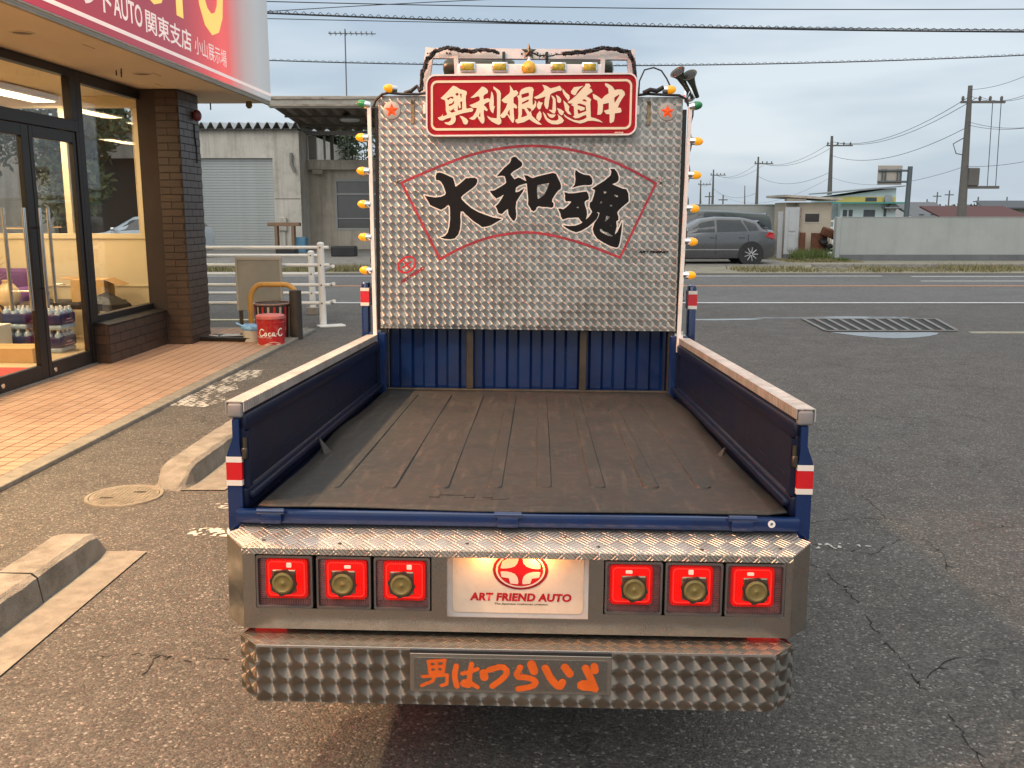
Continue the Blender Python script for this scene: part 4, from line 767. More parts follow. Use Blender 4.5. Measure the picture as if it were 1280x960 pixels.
# ragged worn white paint strokes on the asphalt (thin raised paint, broken outline)
def worn_paint(name, pts, seed, cell=.007, thr=.16):
    rnd = np.random.RandomState(seed); g = ([list(pts)], [])
    def worn(X, Z):      # paint survives only in ragged flakes
        N = np.zeros(X.shape)
        for sc1, am in ((14, .5), (70, .6), (190, .8)):
            for _ in range(7):
                a = rnd.uniform(0, 6.28); N += am * np.sin((X * math.cos(a) + Z * math.sin(a)) * sc1 * rnd.uniform(.6, 1.4) + rnd.uniform(0, 6.28)) / 2.6
        return (thr - N) * .01
    v, f = glyph(*g, cell=cell, extra=worn)
    m = bpy.data.meshes.new(name); m.from_pydata([(a, b, .0030) for a, b in v], [], f); return m
def wornmat():
    n = NT('broken_white_paint'); co = n.coord('Object'); a = n.noise(co, 26, 6, .75); b = n.noise(co, 5, 4, .6)
    k = n.ramp(n.mt('ADD', n.mt('MULTIPLY', a, .7), n.mt('MULTIPLY', b, .4)), [(.55, 0.0), (.63, 1.0)])
    n.l(n.mix(k, (.085, .08, .072, 1), (.46, .44, .40, 1)), n.p.inputs['Base Color']); n.set(Roughness=.85); n.bump(n.noise(co, 200, 2), .4, .004); return n.m
wm = mat('flaking_white_paint', (.50, .48, .44), .85, var=.2, vs=20, bump=.3, bs=150)
struct('worn_paint_mark', worn_paint('mark', [(-2.60, 6.92), (-2.28, 6.86), (-2.20, 7.10), (-2.30, 7.45), (-2.24, 7.6), (-2.35, 7.9), (-2.22, 8.2), (-2.28, 8.55), (-2.48, 8.5), (-2.52, 7.9), (-2.62, 7.6)], 1), wm)
struct('worn_paint_mark', worn_paint('mark', [(-1.52, 4.03), (-1.25, 4.01), (-1.0, 4.02), (-.8, 4.0), (-.8, 4.12), (-1.1, 4.13), (-1.45, 4.13)], 2), wm)
struct('worn_paint_mark', worn_paint('mark', [(-1.52, 4.42), (-1.3, 4.40), (-1.3, 4.52), (-1.48, 4.52)], 3), wm)
struct('worn_paint_mark', worn_paint('mark', [(1.30, 3.86), (1.48, 3.85), (1.56, 3.89), (1.44, 3.93), (1.31, 3.92)], 4), wm)
# puddles: thin sheets of water with wavering outlines
n = NT('puddle_water'); n.set(Base_Color=(.035, .035, .035), Roughness=.10, Specular_IOR_Level=.7); n.bump(n.noise(n.coord(), 6, 2), .03, .01); pud = n.m
def puddle(pts, seed):
    rnd = random.Random(seed); q = smooth_path(pts + [pts[0]], 3); return sheet('puddle', [(a + rnd.uniform(-.01, .01), b + rnd.uniform(-.01, .01)) for a, b in q[:-1]], .0035, pud)
puddle([(3.80, 11.36), (5.20, 11.36), (5.0, 11.05), (4.7, 10.82), (4.35, 10.72), (4.05, 10.95)], 1)
puddle([(3.3, 12.90), (3.8, 13.0), (4.6, 13.10), (5.6, 13.0), (5.3, 12.86), (4.2, 12.80), (3.6, 12.78)], 2)
puddle([(2.35, 12.72), (2.9, 12.80), (3.5, 12.82), (3.3, 12.66), (2.8, 12.58), (2.4, 12.6)], 3)
# cracks: ragged, tapering dark lines in the asphalt
CR = [[(1.27, 3.186), (1.256, 3.062), (1.254, 2.925), (1.261, 2.798), (1.24, 2.681), (1.253, 2.626)], [(1.26, 2.522), (1.249, 2.441), (1.24, 2.335), (1.232, 2.237), (1.197, 2.121)], [(1.227, 3.685), (1.262, 3.587), (1.275, 3.448), (1.277, 3.264)], [(1.352, 4.199), (1.491, 4.243), (1.64, 4.265), (1.767, 4.265), (1.876, 4.221)], [(1.305, 3.917), (1.423, 3.843), (1.518, 3.789), (1.707, 3.974), (1.826, 3.974), (1.822, 3.789), (1.74, 3.555)], [(1.774, 3.404), (1.833, 3.361), (1.858, 3.238)], [(2.041, 4.094), (2.16, 4.115), (2.357, 4.178)], [(1.24, 2.681), (1.32, 2.758), (1.414, 2.839), (1.482, 2.86)], [(1.78, 4.649), (1.784, 4.497), (1.767, 4.265)], [(-1.377, 2.857), (-1.294, 2.867), (-1.219, 2.876), (-1.155, 2.867), (-1.108, 2.857), (-1.03, 2.829), (-0.964, 2.839), (-0.88, 2.848)], [(-1.155, 2.867), (-1.153, 2.793), (-1.153, 2.706)]]
rc = random.Random(3); mb = MB()
for q in CR:
    pts = []
    for a, b in zip(q, q[1:]):
        a = Vector(a); b = Vector(b); n_ = max(3, int((b - a).length / .025))
        for i in range(n_): pts.append(a.lerp(b, i / n_) + Vector((rc.uniform(-.008, .008), rc.uniform(-.008, .008))))
    w_ = rc.uniform(.0012, .0024)
    for i in range(len(pts) - 1):
        d = (pts[i + 1] - pts[i]); nn = Vector((-d.y, d.x)).normalized(); k0 = w_ * (rc.uniform(.25, 1.5)); k1 = w_ * rc.uniform(.25, 1.5)
        if rc.random() < .16: continue
        if rc.random() < .12:
            e_ = pts[i] + nn * rc.choice((-1, 1)) * rc.uniform(.015, .05) + d * .5; mb.poly([(v.x, v.y, .0022) for v in (pts[i] + d * .2, pts[i] - d * .1, e_)])
        p = [pts[i] + nn * k0, pts[i] - nn * k0, pts[i + 1] - nn * k1, pts[i + 1] + nn * k1]; mb.poly([(v.x, v.y, .0022) for v in p])
struct('asphalt_cracks', mb, mat('crack_shadow', (.012, .011, .010), .95))
# dark oil stains
oil = mat('oil_stain', (.022, .020, .018), .6, var=.4, vs=12)
# drain grating: real bars across a recessed trough
G0, G1, G2, G3 = Vector((3.93, 12.70, 0)), Vector((5.72, 12.70, 0)), Vector((5.42, 11.44, 0)), Vector((3.82, 11.44, 0))
dm = mat('drain_steel', (.21, .205, .19), .65, .3, var=.2, vs=12, grime=.3); dk = mat('drain_pit', (.03, .03, .028), .9)
dr = thing('drain_cover', 'wide slatted drain cover set in the wet asphalt right of the truck, near the road', 'drain cover', (4.7, 12, 0)); T_ = Vector((4.7, 12, 0))
link('pit', MB().poly([tuple(p - T_ + Vector((0, 0, .004))) for p in (G3, G2, G1, G0)]), dk, dr)
link('rim', MB().prism([tuple(p - T_ + Vector(o)) for p, o in ((G0, (0, 0, .006)), (G1, (0, 0, .006)), (G1, (0, .05, .006)), (G0, (0, .05, .006)))], (0, 0, .008)).prism([tuple(p - T_ + Vector(o)) for p, o in ((G3, (0, -.05, .006)), (G2, (0, -.05, .006)), (G2, (0, 0, .006)), (G3, (0, 0, .006)))], (0, 0, .008)), dm, dr)
sm_ = None
for k in range(12):
    t = k / 11; a = G0.lerp(G1, t) - T_; b = G3.lerp(G2, t) - T_
    if k and k < 11: pass
    link('slat', MB().prism([(a.x - .022, a.y, .008), (a.x + .022, a.y, .008), (b.x + .022, b.y, .008), (b.x - .022, b.y, .008)], (0, 0, .010)), dm, dr)
tag(link('gutter_edge', MB().box((5.5, 11.22, .0), (16, 11.30, .012)), mat('pale_gutter', (.38, .36, .28), .85, var=.2, vs=4)), 'thin pale concrete gutter edge running right from the drain cover', 'gutter edge')
# manhole
mh = thing('manhole_cover', 'round pale ribbed manhole cover in the asphalt between the two kerb blocks', 'manhole cover', (-1.97, 4.62, 0))
mhm = mat('manhole_iron', (.27, .24, .19), .7, .3, var=.2, vs=14, grime=.3, bump=.3)
link('rim', MB().lathe((0, 0, .001), (0, 0, 1), [(0, .19), (.008, .188), (.008, .172), (.004, .170)], 40, cap=False), mhm, mh, smooth=True)
link('lid', MB().lathe((0, 0, .001), (0, 0, 1), [(0, .168), (.007, .166)], 40), mhm, mh)
mb = MB()
for i in range(-7, 8):
    h = math.sqrt(max(0, .155 ** 2 - (i * .021) ** 2))
    if h > .02:
        for j in range(-7, 8):
            y = j * .021 + (.0105 if i % 2 else 0)
            if abs(y) < h: mb.box((i * .021 - .007, y - .006, .008), (i * .021 + .007, y + .006, .0105))
link('studs', mb, mhm, mh)
for x, y in ((-.07, -.05), (.06, .05)): link('lift_slot', MB().box((x - .03, y - .008, .0082), (x + .03, y + .008, .0112)), Mt['black'], mh)
# kerb blocks beside the truck
def kerb_block(y0, y1, label, joint=None, head=True, tail=False):
    t = thing('kerb_block', label, 'kerb block', (-1.81, y0, 0), -R_(2.05), 'concrete kerb blocks beside the truck')
    Lb = y1 - y0
    def prof(y, h, ww=1.0): return [(-.098 * ww, y, 0), (-.082 * ww, y, h - .014), (-.066 * ww, y, h), (.062 * ww, y, h), (.082 * ww, y, h - .016), (.098 * ww, y, 0)]
    segs = [(0, .01, .6), (.03, .045, .85), (.10, .105, .97), (.17, .12, 1), (Lb * .5, .12, 1), (Lb - .17, .12, 1), (Lb - .10, .105, .97), (Lb - .02, .04, .8), (Lb, .01, .6)]
    mid = [(.17 + (Lb - .34) * i / 34, .12, 1) for i in range(1, 34)]; segs = segs[:4] + mid + segs[5:]
    if not tail: segs = segs[:-3] + [(Lb, .12, 1)]
    if not head: segs = [(0, .12, 1)] + segs[4:]
    cuts = [joint] if joint else []
    jr = random.Random(int(y0 * 10)); J = lambda p: (p[0] + jr.uniform(-.0022, .0022), p[1] + jr.uniform(-.006, .006), max(0, p[2] + (jr.uniform(-.0035, .0015) if p[2] > .01 else 0)))
    link('block', MB().ring_loft([[J(p) for p in prof(*s_)] for s_ in segs]), Mt['concrete'], t, smooth=False)
    if joint: link('joint', MB().ring_loft([[(a * 1.01, b, c * 1.005 + .001) for a, b, c in prof(joint + e, .12)] for e in (0, .006)]), Mt['tyre'], t)
    return t
b1 = kerb_block(1.0, 3.86, 'long worn concrete kerb block lying nearest the camera at the lower left', joint=2.28, head=False, tail=True)
b2 = kerb_block(4.72, 6.9, 'concrete kerb block with rounded sloping end beside the truck, behind the manhole cover')
b2.location.x = -1.775; b1.location.x = -1.905
e2 = math.tan(R_(2.05))
def strip(x0, x1, ya, yb, nm='kerb_footing', z=.006):
    f_ = lambda y: (y - 3.82) * e2
    return sheet(nm, [(x0 + f_(ya), ya), (x1 + f_(ya), ya), (x1 + f_(yb), yb), (x0 + f_(yb), yb)], z, Mt['concrete_light'])
strip(-1.93, -1.55, -1.0, 3.82); strip(-1.92, -1.52, 4.72, 7.0)
# ================================================================== the shop on the left
SA = -R_(2.0535)
SM = Matrix.Translation((-3.909, 8.712, 0)) @ Matrix.Rotation(SA, 4, 'Z')
shop = thing('shop_building', 'shop with dark framed glass doors, brown tiled pillar and canopy under a red sign', 'shop', (-3.909, 8.712, 0), SA)
def S(name, me, m, parent=shop, **k): return link(name, me, m, parent, **k)
def sworld(o, s, z=0): return SM @ Vector((o, s, z))
plaster = mat('cream_wall', (.62, .54, .38), .8, var=.04); soff = mat('cream_soffit', (.62, .53, .38), .8, var=.06, vs=2, grime=.12, gcol=(.3, .22, .12), gs=4)
dkf = mat('dark_window_frame', (.020, .017, .015), .45, .3, var=.25, grime=.2); brickm = NT('brown_glazed_brick')
n = brickm; oi = n.t.nodes.new('ShaderNodeObjectInfo'); co = n.coord(); rr = n.ramp(oi.outputs['Random'], [(0, (.046, .028, .020)), (1, (.058, .035, .024))])
n.l(n.mix(n.mt('MULTIPLY', n.noise(co, 18, 4), .35), rr, (.03, .02, .017, 1)), n.p.inputs['Base Color']); n.set(Roughness=.42); n.bump(n.noise(co, 90, 3), .2, .004); brickm = n.m
glassm = glass_mat('window_glass')
# pavement of small terracotta tiles
pav = tag(link('tiled_pavement', MB().box((-.10, -9.0, 0), (1.295, 2.78, .0275)), Mt['tilebed']), 'terracotta tiled pavement in front of the shop doors', 'pavement'); pav.matrix_world = SM
del pav['category']; del pav['label']; pav['kind'] = 'structure'
n = NT('terracotta_tile'); oi = n.t.nodes.new('ShaderNodeObjectInfo'); co = n.coord(); wn = n.t.nodes.new('ShaderNodeNewGeometry')
rr = n.ramp(oi.outputs['Random'], [(0, (.36, .225, .155)), (.5, (.40, .26, .18)), (1, (.435, .295, .21))]); wc = n.noise(wn.outputs['Position'], 1.3, 6, .65)
c = n.mix(n.mt('MULTIPLY', n.ramp(wc, [(.45, 0.0), (.7, 1.0)]), .35), rr, (.28, .19, .135, 1))
n.l(n.mix(n.mt('MULTIPLY', n.noise(wn.outputs['Position'], 60, 4), .3), c, (.30, .18, .11, 1)), n.p.inputs['Base Color']); n.set(Roughness=.62); n.bump(n.noise(wn.outputs['Position'], 150, 2), .12, .003); tilem = n.m
tb = MB().box((-.0493, -.0380, 0), (.0493, .0380, .010), .0012); tme = tb.mesh('tile'); tme.materials.append(tilem)
cells = [(i, j) for i in range(12) for j in range(-103, 32)]
cells = [(.020 + .1065 * i + .053, .0868 * j + .043) for i, j in cells]
def near(c): q = sworld(c[0], c[1]); d = Vector((q.x, q.y, -CAM_H)).length; u = q.x / q.y if q.y > .1 else -9; return d + (100 if u < -.56 else 0)
cells.sort(key=near); rest = MB(); rj = random.Random(5)
for k, (a, b) in enumerate(cells):
    z = .0190 + rj.uniform(-.0004, .0005)
    if k < 298: o = bpy.data.objects.new('tile', tme); C.objects.link(o); o.parent = pav; o.location = (a, b, z); o.rotation_euler = (rj.uniform(-.006, .006), rj.uniform(-.006, .006), rj.uniform(-.01, .01))
    else: rest.box((a - .0493, b - .0380, z), (a + .0493, b + .0380, z + .010))
link('tile_field', rest, tilem, pav, kind='stuff')
ed = link('concrete_edging', MB().box((1.297, -9.0, 0), (1.413, 2.80, .030), .004), Mt['concrete_light']); ed.matrix_world = SM; ed['kind'] = 'structure'
ed2 = link('concrete_edging', MB().box((-.10, 2.783, 0), (1.296, 2.9, .030), .004), Mt['concrete_light']); ed2.matrix_world = SM; ed2['kind'] = 'structure'
# brick plinth, pillar
def brick_face(o, origin, ux, w_, h_, nrm, course=.0735, bl=.225, proud=.006, seed=1):
    rnd = random.Random(seed); rows = int(h_ / course); ch = h_ / rows; origin = Vector(origin); ux = Vector(ux); nrm = Vector(nrm)
    for r in range(rows):
        x = -(bl / 2 if r % 2 else 0) ; z0 = r * ch + .004
        while x < w_ - .01:
            a, b = max(x + .0028, .002), min(x + bl - .0028, w_ - .002)
            if b - a > .02:
                key = (round(b - a, 3), round(ch, 4), tuple(ux), tuple(nrm))
                if key not in brick_cache:
                    L_ = b - a; p = [Vector((0, 0, 0)), ux * L_, ux * L_ + Vector((0, 0, ch - .008)), Vector((0, 0, ch - .008))]; i_ = .0015; c_ = sum(p, Vector()) / 4
                    mb = MB(); mb.ring_loft([p, [v + nrm * (proud - i_) for v in p], [v + (c_ - v).normalized() * i_ * 1.6 + nrm * proud for v in p]]); me = mb.mesh('brick'); me.materials.append(brickm); brick_cache[key] = me
                q = bpy.data.objects.new('brick', brick_cache[key]); C.objects.link(q); q.parent = o; q.location = origin + ux * a + Vector((0, 0, z0)) + nrm * rnd.uniform(-.0008, .0008)
            x += bl
brick_cache = {}
mort = mat('dark_mortar', (.036, .024, .018), .85, var=.2)
pil = S('pillar', MB().box((-.02, 1.386, 0), (.414, 1.964, 2.67)), mort)
brick_face(pil, (.178, 1.386, .03), (1, 0, 0), .24, 2.63, (0, -1, 0), seed=1)
brick_face(pil, (.414, 1.386, .03), (0, 1, 0), .578, 2.63, (1, 0, 0), seed=2)
pln = S('plinth', MB().box((-.05, .036, 0), (.148, 1.384, .385)), mort)
brick_face(pln, (.148, .036, .03), (0, 1, 0), 1.345, .352, (1, 0, 0), seed=3)
brick_face(pln, (.0, .036, .03), (1, 0, 0), .148, .352, (0, -1, 0), seed=4)
S('sill', MB().prism([(-.03, .03, .386), (.162, .03, .386), (.162, .03, .394), (-.03, .03, .425)], (0, 1.353, 0)), dkf, pln)
# window and doors
def frame_bar(lo, hi, nm, m=dkf, parent=shop, bev=.003): return S(nm, MB().box(lo, hi, bev), m, parent)
wf = S('window', MB().box((-.06, .03, .405), (.02, .13, 2.67), .003), dkf)
S('frame', MB().box((-.06, .131, .412), (.02, 1.56, .47), .003).box((-.06, .131, 2.57), (.02, 1.56, 2.668), .003).box((-.06, 1.50, .471), (.02, 1.56, 2.569), .003), dkf, wf)
S('pane', MB().box((-.024, .131, .471), (-.018, 1.499, 2.569)), glassm, wf)
S('blind_cord', MB().tube([(-.10, 1.44, 2.5), (-.10, 1.45, 1.2), (-.10, 1.46, 1.18)], .004, 6), Mt['cream'], wf)
hd = S('door_header', MB().box((-.06, -9, 2.13), (.02, .029, 2.23), .003).box((-.06, -9, 2.60), (.02, .029, 2.67)), dkf)
for s0, s1 in ((-1.9, .0),): S('transom_pane', MB().box((-.024, s0, 2.231), (-.018, s1 - .05, 2.599)), glassm)
S('transom_mullion', MB().box((-.055, -.07, 2.231), (.018, .029, 2.599)), dkf)
for s in (-2.6, -4.3): S('mullion', MB().box((-.055, s, .03), (.018, s + .09, 2.599)), dkf)
def door_leaf(s0, s1, nm):
    d = S(nm, MB().box((-.035, s0, .045), (.010, s0 + .055, 2.125), .003).box((-.035, s1 - .055, .045), (.010, s1, 2.125), .003), dkf)
    S('rail', MB().box((-.035, s0 + .056, .045), (.010, s1 - .056, .165), .003), dkf, d); S('rail', MB().box((-.035, s0 + .056, 2.03), (.010, s1 - .056, 2.125), .003), dkf, d)
    S('pane', MB().box((-.015, s0 + .056, .166), (-.009, s1 - .056, 2.029)), glassm, d)
    S('lock', MB().lathe((.010, (s0 if nm == 'door_leaf' else s1) + .10, .095), (1, 0, 0), [(0, .022), (.004, .020), (.005, .005)], 14), Mt['chrome'], d, smooth=True)
    return d
dR = door_leaf(-.80, -.02, 'door_leaf'); dL = door_leaf(-1.60, -.865, 'door_leaf'); dX = door_leaf(-2.50, -1.65, 'door_leaf')
S('meeting_post', MB().box((-.03, -.862, .045), (.006, -.803, 2.125), .002), dkf)
S('door_jamb', MB().box((-.06, -.018, .03), (.02, .029, 2.129), .002), dkf)
S('threshold', MB().box((-.10, -9, .0), (.030, .03, .042), .004), mat('steel_threshold', (.30, .27, .23), .5, .5, var=.2, grime=.4), shop)
for d, s, o in ((dL, -1.10, .075), (dR, -.86, .075), (dR, -.415, -.09), (dL, -1.10, -.09)):
    b = MB().cyl((o, s, .64), (o, s, 1.46), .016, n=14)
    for z in (.80, 1.30): b.cyl((o, s, z), (-.01, s + (.0 if d is dL else .05), z), .008, n=8)
    S('handle', b, Mt['chrome'], d, smooth=True)
S('wall_panel', MB().box((-.2, -9, -.02), (-.10, -4.4, 2.67)), plaster)
# interior shell
S('inner_floor', MB().box((-4.5, -9, -.02), (-.101, 2.0, .031)), mat('beige_floor', (.60, .47, .29), .45, var=.08, vs=3))
S('inner_back_wall', MB().box((-4.6, -9, 0), (-4.5, 2.1, 2.68)), plaster)
S('inner_ceiling', MB().box((-4.5, -9, 2.675), (-.061, 2.1, 2.72)), plaster)
S('inner_near_wall', MB().box((-4.5, -9.1, 0), (-.061, -9.0, 2.68)), plaster)
ew = S('end_wall', MB().box((-4.5, 2.0, .03), (-.021, 2.08, 1.13)), plaster)
S('end_rail', MB().box((-4.5, 1.985, 1.131), (-.021, 2.095, 1.19), .004), plaster, ew)
S('end_header', MB().box((-4.5, 1.99, 2.555), (-.021, 2.09, 2.674), .003), plaster, ew)
for o in (-.33, -1.16, -2.4, -3.4): S('end_post', MB().box((o, 1.992, 1.191), (o + (.30 if o == -.33 else .07), 2.088, 2.554), .003), plaster, ew)
S('end_glass', MB().box((-4.5, 2.04, 1.191), (-.34, 2.045, 2.554)), glassm, ew)
S('panel_moulding', MB().box((-4.5, 1.988, .60), (-.021, 1.999, .612)), plaster, ew)
# ceiling lamps inside
for o, s in ((-1.2, -.6), (-1.2, -3.4), (-2.9, -.6), (-2.9, -3.4), (-1.2, 1.2)):
    f_ = S('ceiling_lamp', MB().box((o - .16, s - .62, 2.60), (o + .16, s + .62, 2.674), .01), Mt['whitepaint'])
    S('lamp_tube', MB().box((o - .12, s - .60, 2.592), (o + .12, s + .60, 2.602)), mat('lit_tube', (1, .95, .85), .5, em=(1, .80, .50), es=5.5), f_)
    ld = bpy.data.lights.new('ceiling_lamp_light', 'AREA'); ld.shape = 'RECTANGLE'; ld.size = .24; ld.size_y = 1.2; ld.energy = 54; ld.color = (1, .74, .42)
    lo = bpy.data.objects.new('ceiling_lamp_light', ld); C.objects.link(lo); lo.parent = f_; lo.location = (o, s, 2.585)
# canopy and soffit
S('canopy', MB().box((-.06, -12, 2.676), (.985, 2.745, 2.80)), soff)
S('canopy_roof', MB().box((-5, -12, 2.80), (.80, 2.2, 4.1)), mat('shop_upper_wall', (.5, .48, .44), .8, var=.05))
S('soffit_trim', MB().box((.955, -12, 2.655), (.99, 2.752, 2.677)), mat('dull_trim', (.30, .27, .22), .6, .3, var=.2))
for s in (-1.67, .34, -4.2):
    d = S('downlight', MB().lathe((.50, s, 2.676), (0, 0, -1), [(0, .085), (.006, .083), (.007, .070), (.002, .066)], 28, cap=False), soff, smooth=True)
    S('downlight_cup', MB().lathe((.50, s, 2.6745), (0, 0, 1), [(0, .066), (.0008, .001)], 24), mat('lamp_cup', (.16, .12, .07), .5, var=.2), d)
for o, s in ((.30, -1.75), (.36, .12), (.36, .22), (.45, .02)): S('soffit_hook', MB().cyl((o, s, 2.676), (o, s, 2.63), .006, n=6), Mt['black'])
for o, s in ((.62, .28), (.7, -1.2), (.35, 1.0)): S('soffit_scuff', MB().box((o, s, 2.6735), (o + .004, s + .2, 2.6765)), mat('scuff', (.25, .2, .14), .8), shop)
S('soffit_rod', MB().cyl((.30, 2.70, 2.676), (.30, 2.70, 2.60), .008, n=8), Mt['black'])
cm_ = S('canopy_lamp', MB().lathe((.80, 2.55, 2.676), (0, 0, -1), [(0, .03), (.02, .035), (.05, .038), (.075, .02), (.08, .001)], 16), mat('brass_dark', (.20, .14, .05), .4, .5), smooth=True)
bl_ = S('alarm_bell', MB().lathe((.420, 1.83, 2.45), (1, -.25, 0), [(0, .04), (.02, .045), (.025, .062), (.05, .058), (.065, .04), (.07, .001)], 24), mat('red_bell', (.16, .025, .022), .4, var=.1), smooth=True)
S('bell_conduit', MB().tube([(.424, 1.80, 2.36), (.424, 1.80, 2.22), (.424, 1.83, 2.12), (.424, 1.83, 1.95)], .007, 8), Mt['black'])
# lit fascia sign: red film that fades to white at the far end
n = NT('lit_sign_film'); co = n.coord(); s3 = n.t.nodes.new('ShaderNodeSeparateXYZ'); n.l(co, s3.inputs[0]); yy = s3.outputs[1]
c = n.ramp(n.mt('DIVIDE', n.mt('ADD', yy, 4.0), 7.0), [(0, (.36, .012, .035)), (.55, (.42, .015, .035)), (.66, (.62, .03, .03)), (.755, (.74, .06, .04)), (.83, (.62, .42, .38)), (.90, (.62, .60, .58)), (1, (.62, .61, .60))])
n.l(c, n.p.inputs['Base Color']); n.set(Roughness=.3)
n.l(c, n.p.inputs['Emission Color'])
n.l(n.ramp(n.mt('DIVIDE', n.mt('ADD', yy, 4.0), 7.0), [(0, .30), (.58, .32), (.73, .75), (.80, .30), (1, .05)]), n.p.inputs['Emission Strength']); film = n.m
sign = S('fascia_sign', MB().box((.80, -12, 2.69), (1.0, 2.75, 4.15), .004), Mt['whitepaint'])
S('sign_face', MB().box((1.0005, -12, 2.700), (1.004, 2.735, 4.13)), film, sign)
wl = mat('lit_white_film', (.80, .68, .64), .35, em=(1, .72, .62), es=.38)
S('white_line', MB().box((1.0045, -12, 2.752), (1.006, 2.735, 2.782)), wl, sign)
yl = mat('lit_yellow_film', (.85, .62, .10), .35, em=(1, .62, .12), es=.55)
m = to_side(fit_text(text_mesh('関東支店', .2, .0028), -.73, .262, 2.845, 3.028), 1.0055); S('lettering', m, wl, sign)
m = to_side(fit_text(text_mesh('小山展示場', .2, .0006), .34, 1.215, 2.850, 3.010), 1.0055); S('lettering', m, wl, sign)
m = to_side(fit_text(text_mesh('AUTO', .2, .003), -1.30, -.79, 2.860, 3.028), 1.0055); S('lettering', m, wl, sign)
m = to_side(fit_text(text_mesh('アートフレンド', .2, .003), -3.0, -1.32, 2.850, 3.028), 1.0055); S('lettering', m, wl, sign)
for body, a, b in (('AUT', -1.45, .30), ('O', .47, 1.20)):
    m = to_side(fit_text(text_mesh(body, 1, .045), a, b, 3.095, 3.95), 1.0057); S('lettering', m, yl, sign)
# floodlights on arms along the top of the sign (they light the sign front and the parked truck)
for s in (-4.6, -7.4):
    fl = S('sign_floodlight', MB().tube([(.9, s, 4.15), (.95, s, 4.35), (1.3, s, 4.42), (1.45, s, 4.30)], .018, 8), Mt['black'], smooth=True)
    S('lamp_head', MB().box((1.36, s - .15, 4.14), (1.56, s + .15, 4.26), .015, rot=(0, .35, 0)), Mt['black'], fl)
    S('lamp_glass', MB().box((1.38, s - .13, 4.128), (1.54, s + .13, 4.134), rot=(0, .35, 0), piv=(1.46, s, 4.2)), mat('flood_glass', (1, .9, .7), .3, em=(1, .74, .42), es=12), fl)
    ld = bpy.data.lights.new('floodlight_light', 'AREA'); ld.shape = 'RECTANGLE'; ld.size = .16; ld.size_y = .26; ld.energy = FLOOD; ld.color = (1, .66, .35)
    lo = bpy.data.objects.new('floodlight_light', ld); C.objects.link(lo); lo.parent = fl; lo.location = (1.46, s, 4.11); lo.rotation_euler = (0, R_(28), 0)
# ================================================================== things inside the shop (each on the floor or on another thing)
def inside(name, label, cat, o, s, z=.031, rz=0, group=None): return thing(name, label, cat, tuple(sworld(o, s, z)), SA + rz, group)
tag(link('door_mat', MB().box((-1.0, -1.6, .0315), (-.22, -.28, .040), .002), mat('red_mat', (.62, .05, .045), .85, var=.1, bump=.3)), 'red mat on the shop floor just inside the glass doors', 'mat').matrix_world = SM
card = mat('cardboard', (.56, .36, .15), .8, var=.08, vs=6); cardd = mat('cardboard_edge', (.42, .26, .11), .8)
t = inside('cardboard_box', 'low flat cardboard box on the shop floor beside the red mat', 'box', -.80, .18)
link('body', MB().box((-.30, -.16, 0), (.22, .16, .14), .004), card, t); link('flap', MB().box((-.30, -.004, .1405), (.22, .0, .143)), cardd, t)
# wrapped packs of water bottles
capm = Mt['whitepaint']; bot = mat('blue_bottle', (.30, .40, .52), .15, var=.1, coat=.4); wrap = mat('navy_label', (.008, .016, .10), .35, var=.3, vs=18)
def pack(o, s, z, label, rz=0):
    t = inside('bottle_pack', label, 'bottle pack', o, s, z, rz, 'shrink wrapped packs of water bottles')
    link('wrap', MB().box((-.135, -.16, .055), (.135, .16, .165), .02, 3), wrap, t, smooth=True)
    link('base', MB().box((-.13, -.155, .0), (.13, .155, .054), .02, 3), bot, t, smooth=True)
    mb = MB(); mc = MB()
    for i in range(3):
        for j in range(4):
            x, y = -.09 + i * .09, -.12 + j * .08
            mb.lathe((x, y, .15), (0, 0, 1), [(0, .038), (.03, .036), (.055, .018), (.06, .013)], 12)
            mc.cyl((x, y, .205), (x, y, .228), .015, n=10)
    link('bottle_tops', mb, bot, t, smooth=True); link('bottle_caps', mc, capm, t)
    link('label_mark', MB().box((.1355, -.05, .10), (.137, .05, .112)).box((.1355, -.09, .075), (.137, .10, .082)), mat('label_pink', (.5, .3, .5), .5), t)
pack(-.76, .80, .031, 'pack of water bottles with navy label, lower one of the right stack inside the door')
pack(-.75, .80, .031 + .229, 'pack of water bottles with navy label, on top of the right stack inside the door', .04)
pack(-1.14, .90, .031, 'pack of blue water bottles, lower one of the left stack behind the door edge', .05)
pack(-1.15, .90, .031 + .229, 'pack of blue water bottles, on top of the left stack behind the door edge', -.03)
t = inside('detergent_box', 'green and white printed box standing behind the flat cardboard box', 'box', -1.30, .55)
link('body', MB().box((-.20, -.12, 0), (.16, .12, .30), .004), mat('box_white', (.75, .76, .68), .5), t)
link('print', MB().prism([(-.19, -.122, .02), (.15, -.122, .02), (.15, -.122, .26), (.02, -.122, .20), (-.19, -.122, .25)], (0, -.001, 0)), mat('box_green', (.14, .38, .12), .5, var=.2, vs=10), t)
link('lettering', to_front(fit_text(text_mesh('FREE', .1, .004), -.16, .02, .10, .16), -.1235), mat('box_letter', (.8, .85, .7), .5), t)
t = inside('planter', 'dark brown box planter holding dry twigs behind the shop doors', 'planter', -1.55, 1.15)
link('trough', MB().box((-.50, -.22, 0), (.42, .22, .46), .008), mat('dark_wood', (.06, .035, .02), .45, var=.3, vs=8), t)
tw = mat('dry_twig', (.32, .20, .09), .7, var=.3); dl = mat('dark_dry_leaf', (.05, .04, .022), .8)
t = inside('dry_branches', 'bare dry branches and pale bamboo stems standing in the planter', 'branches', -1.55, 1.0, .40)
rb = random.Random(11); mb = MB(); ml = MB()
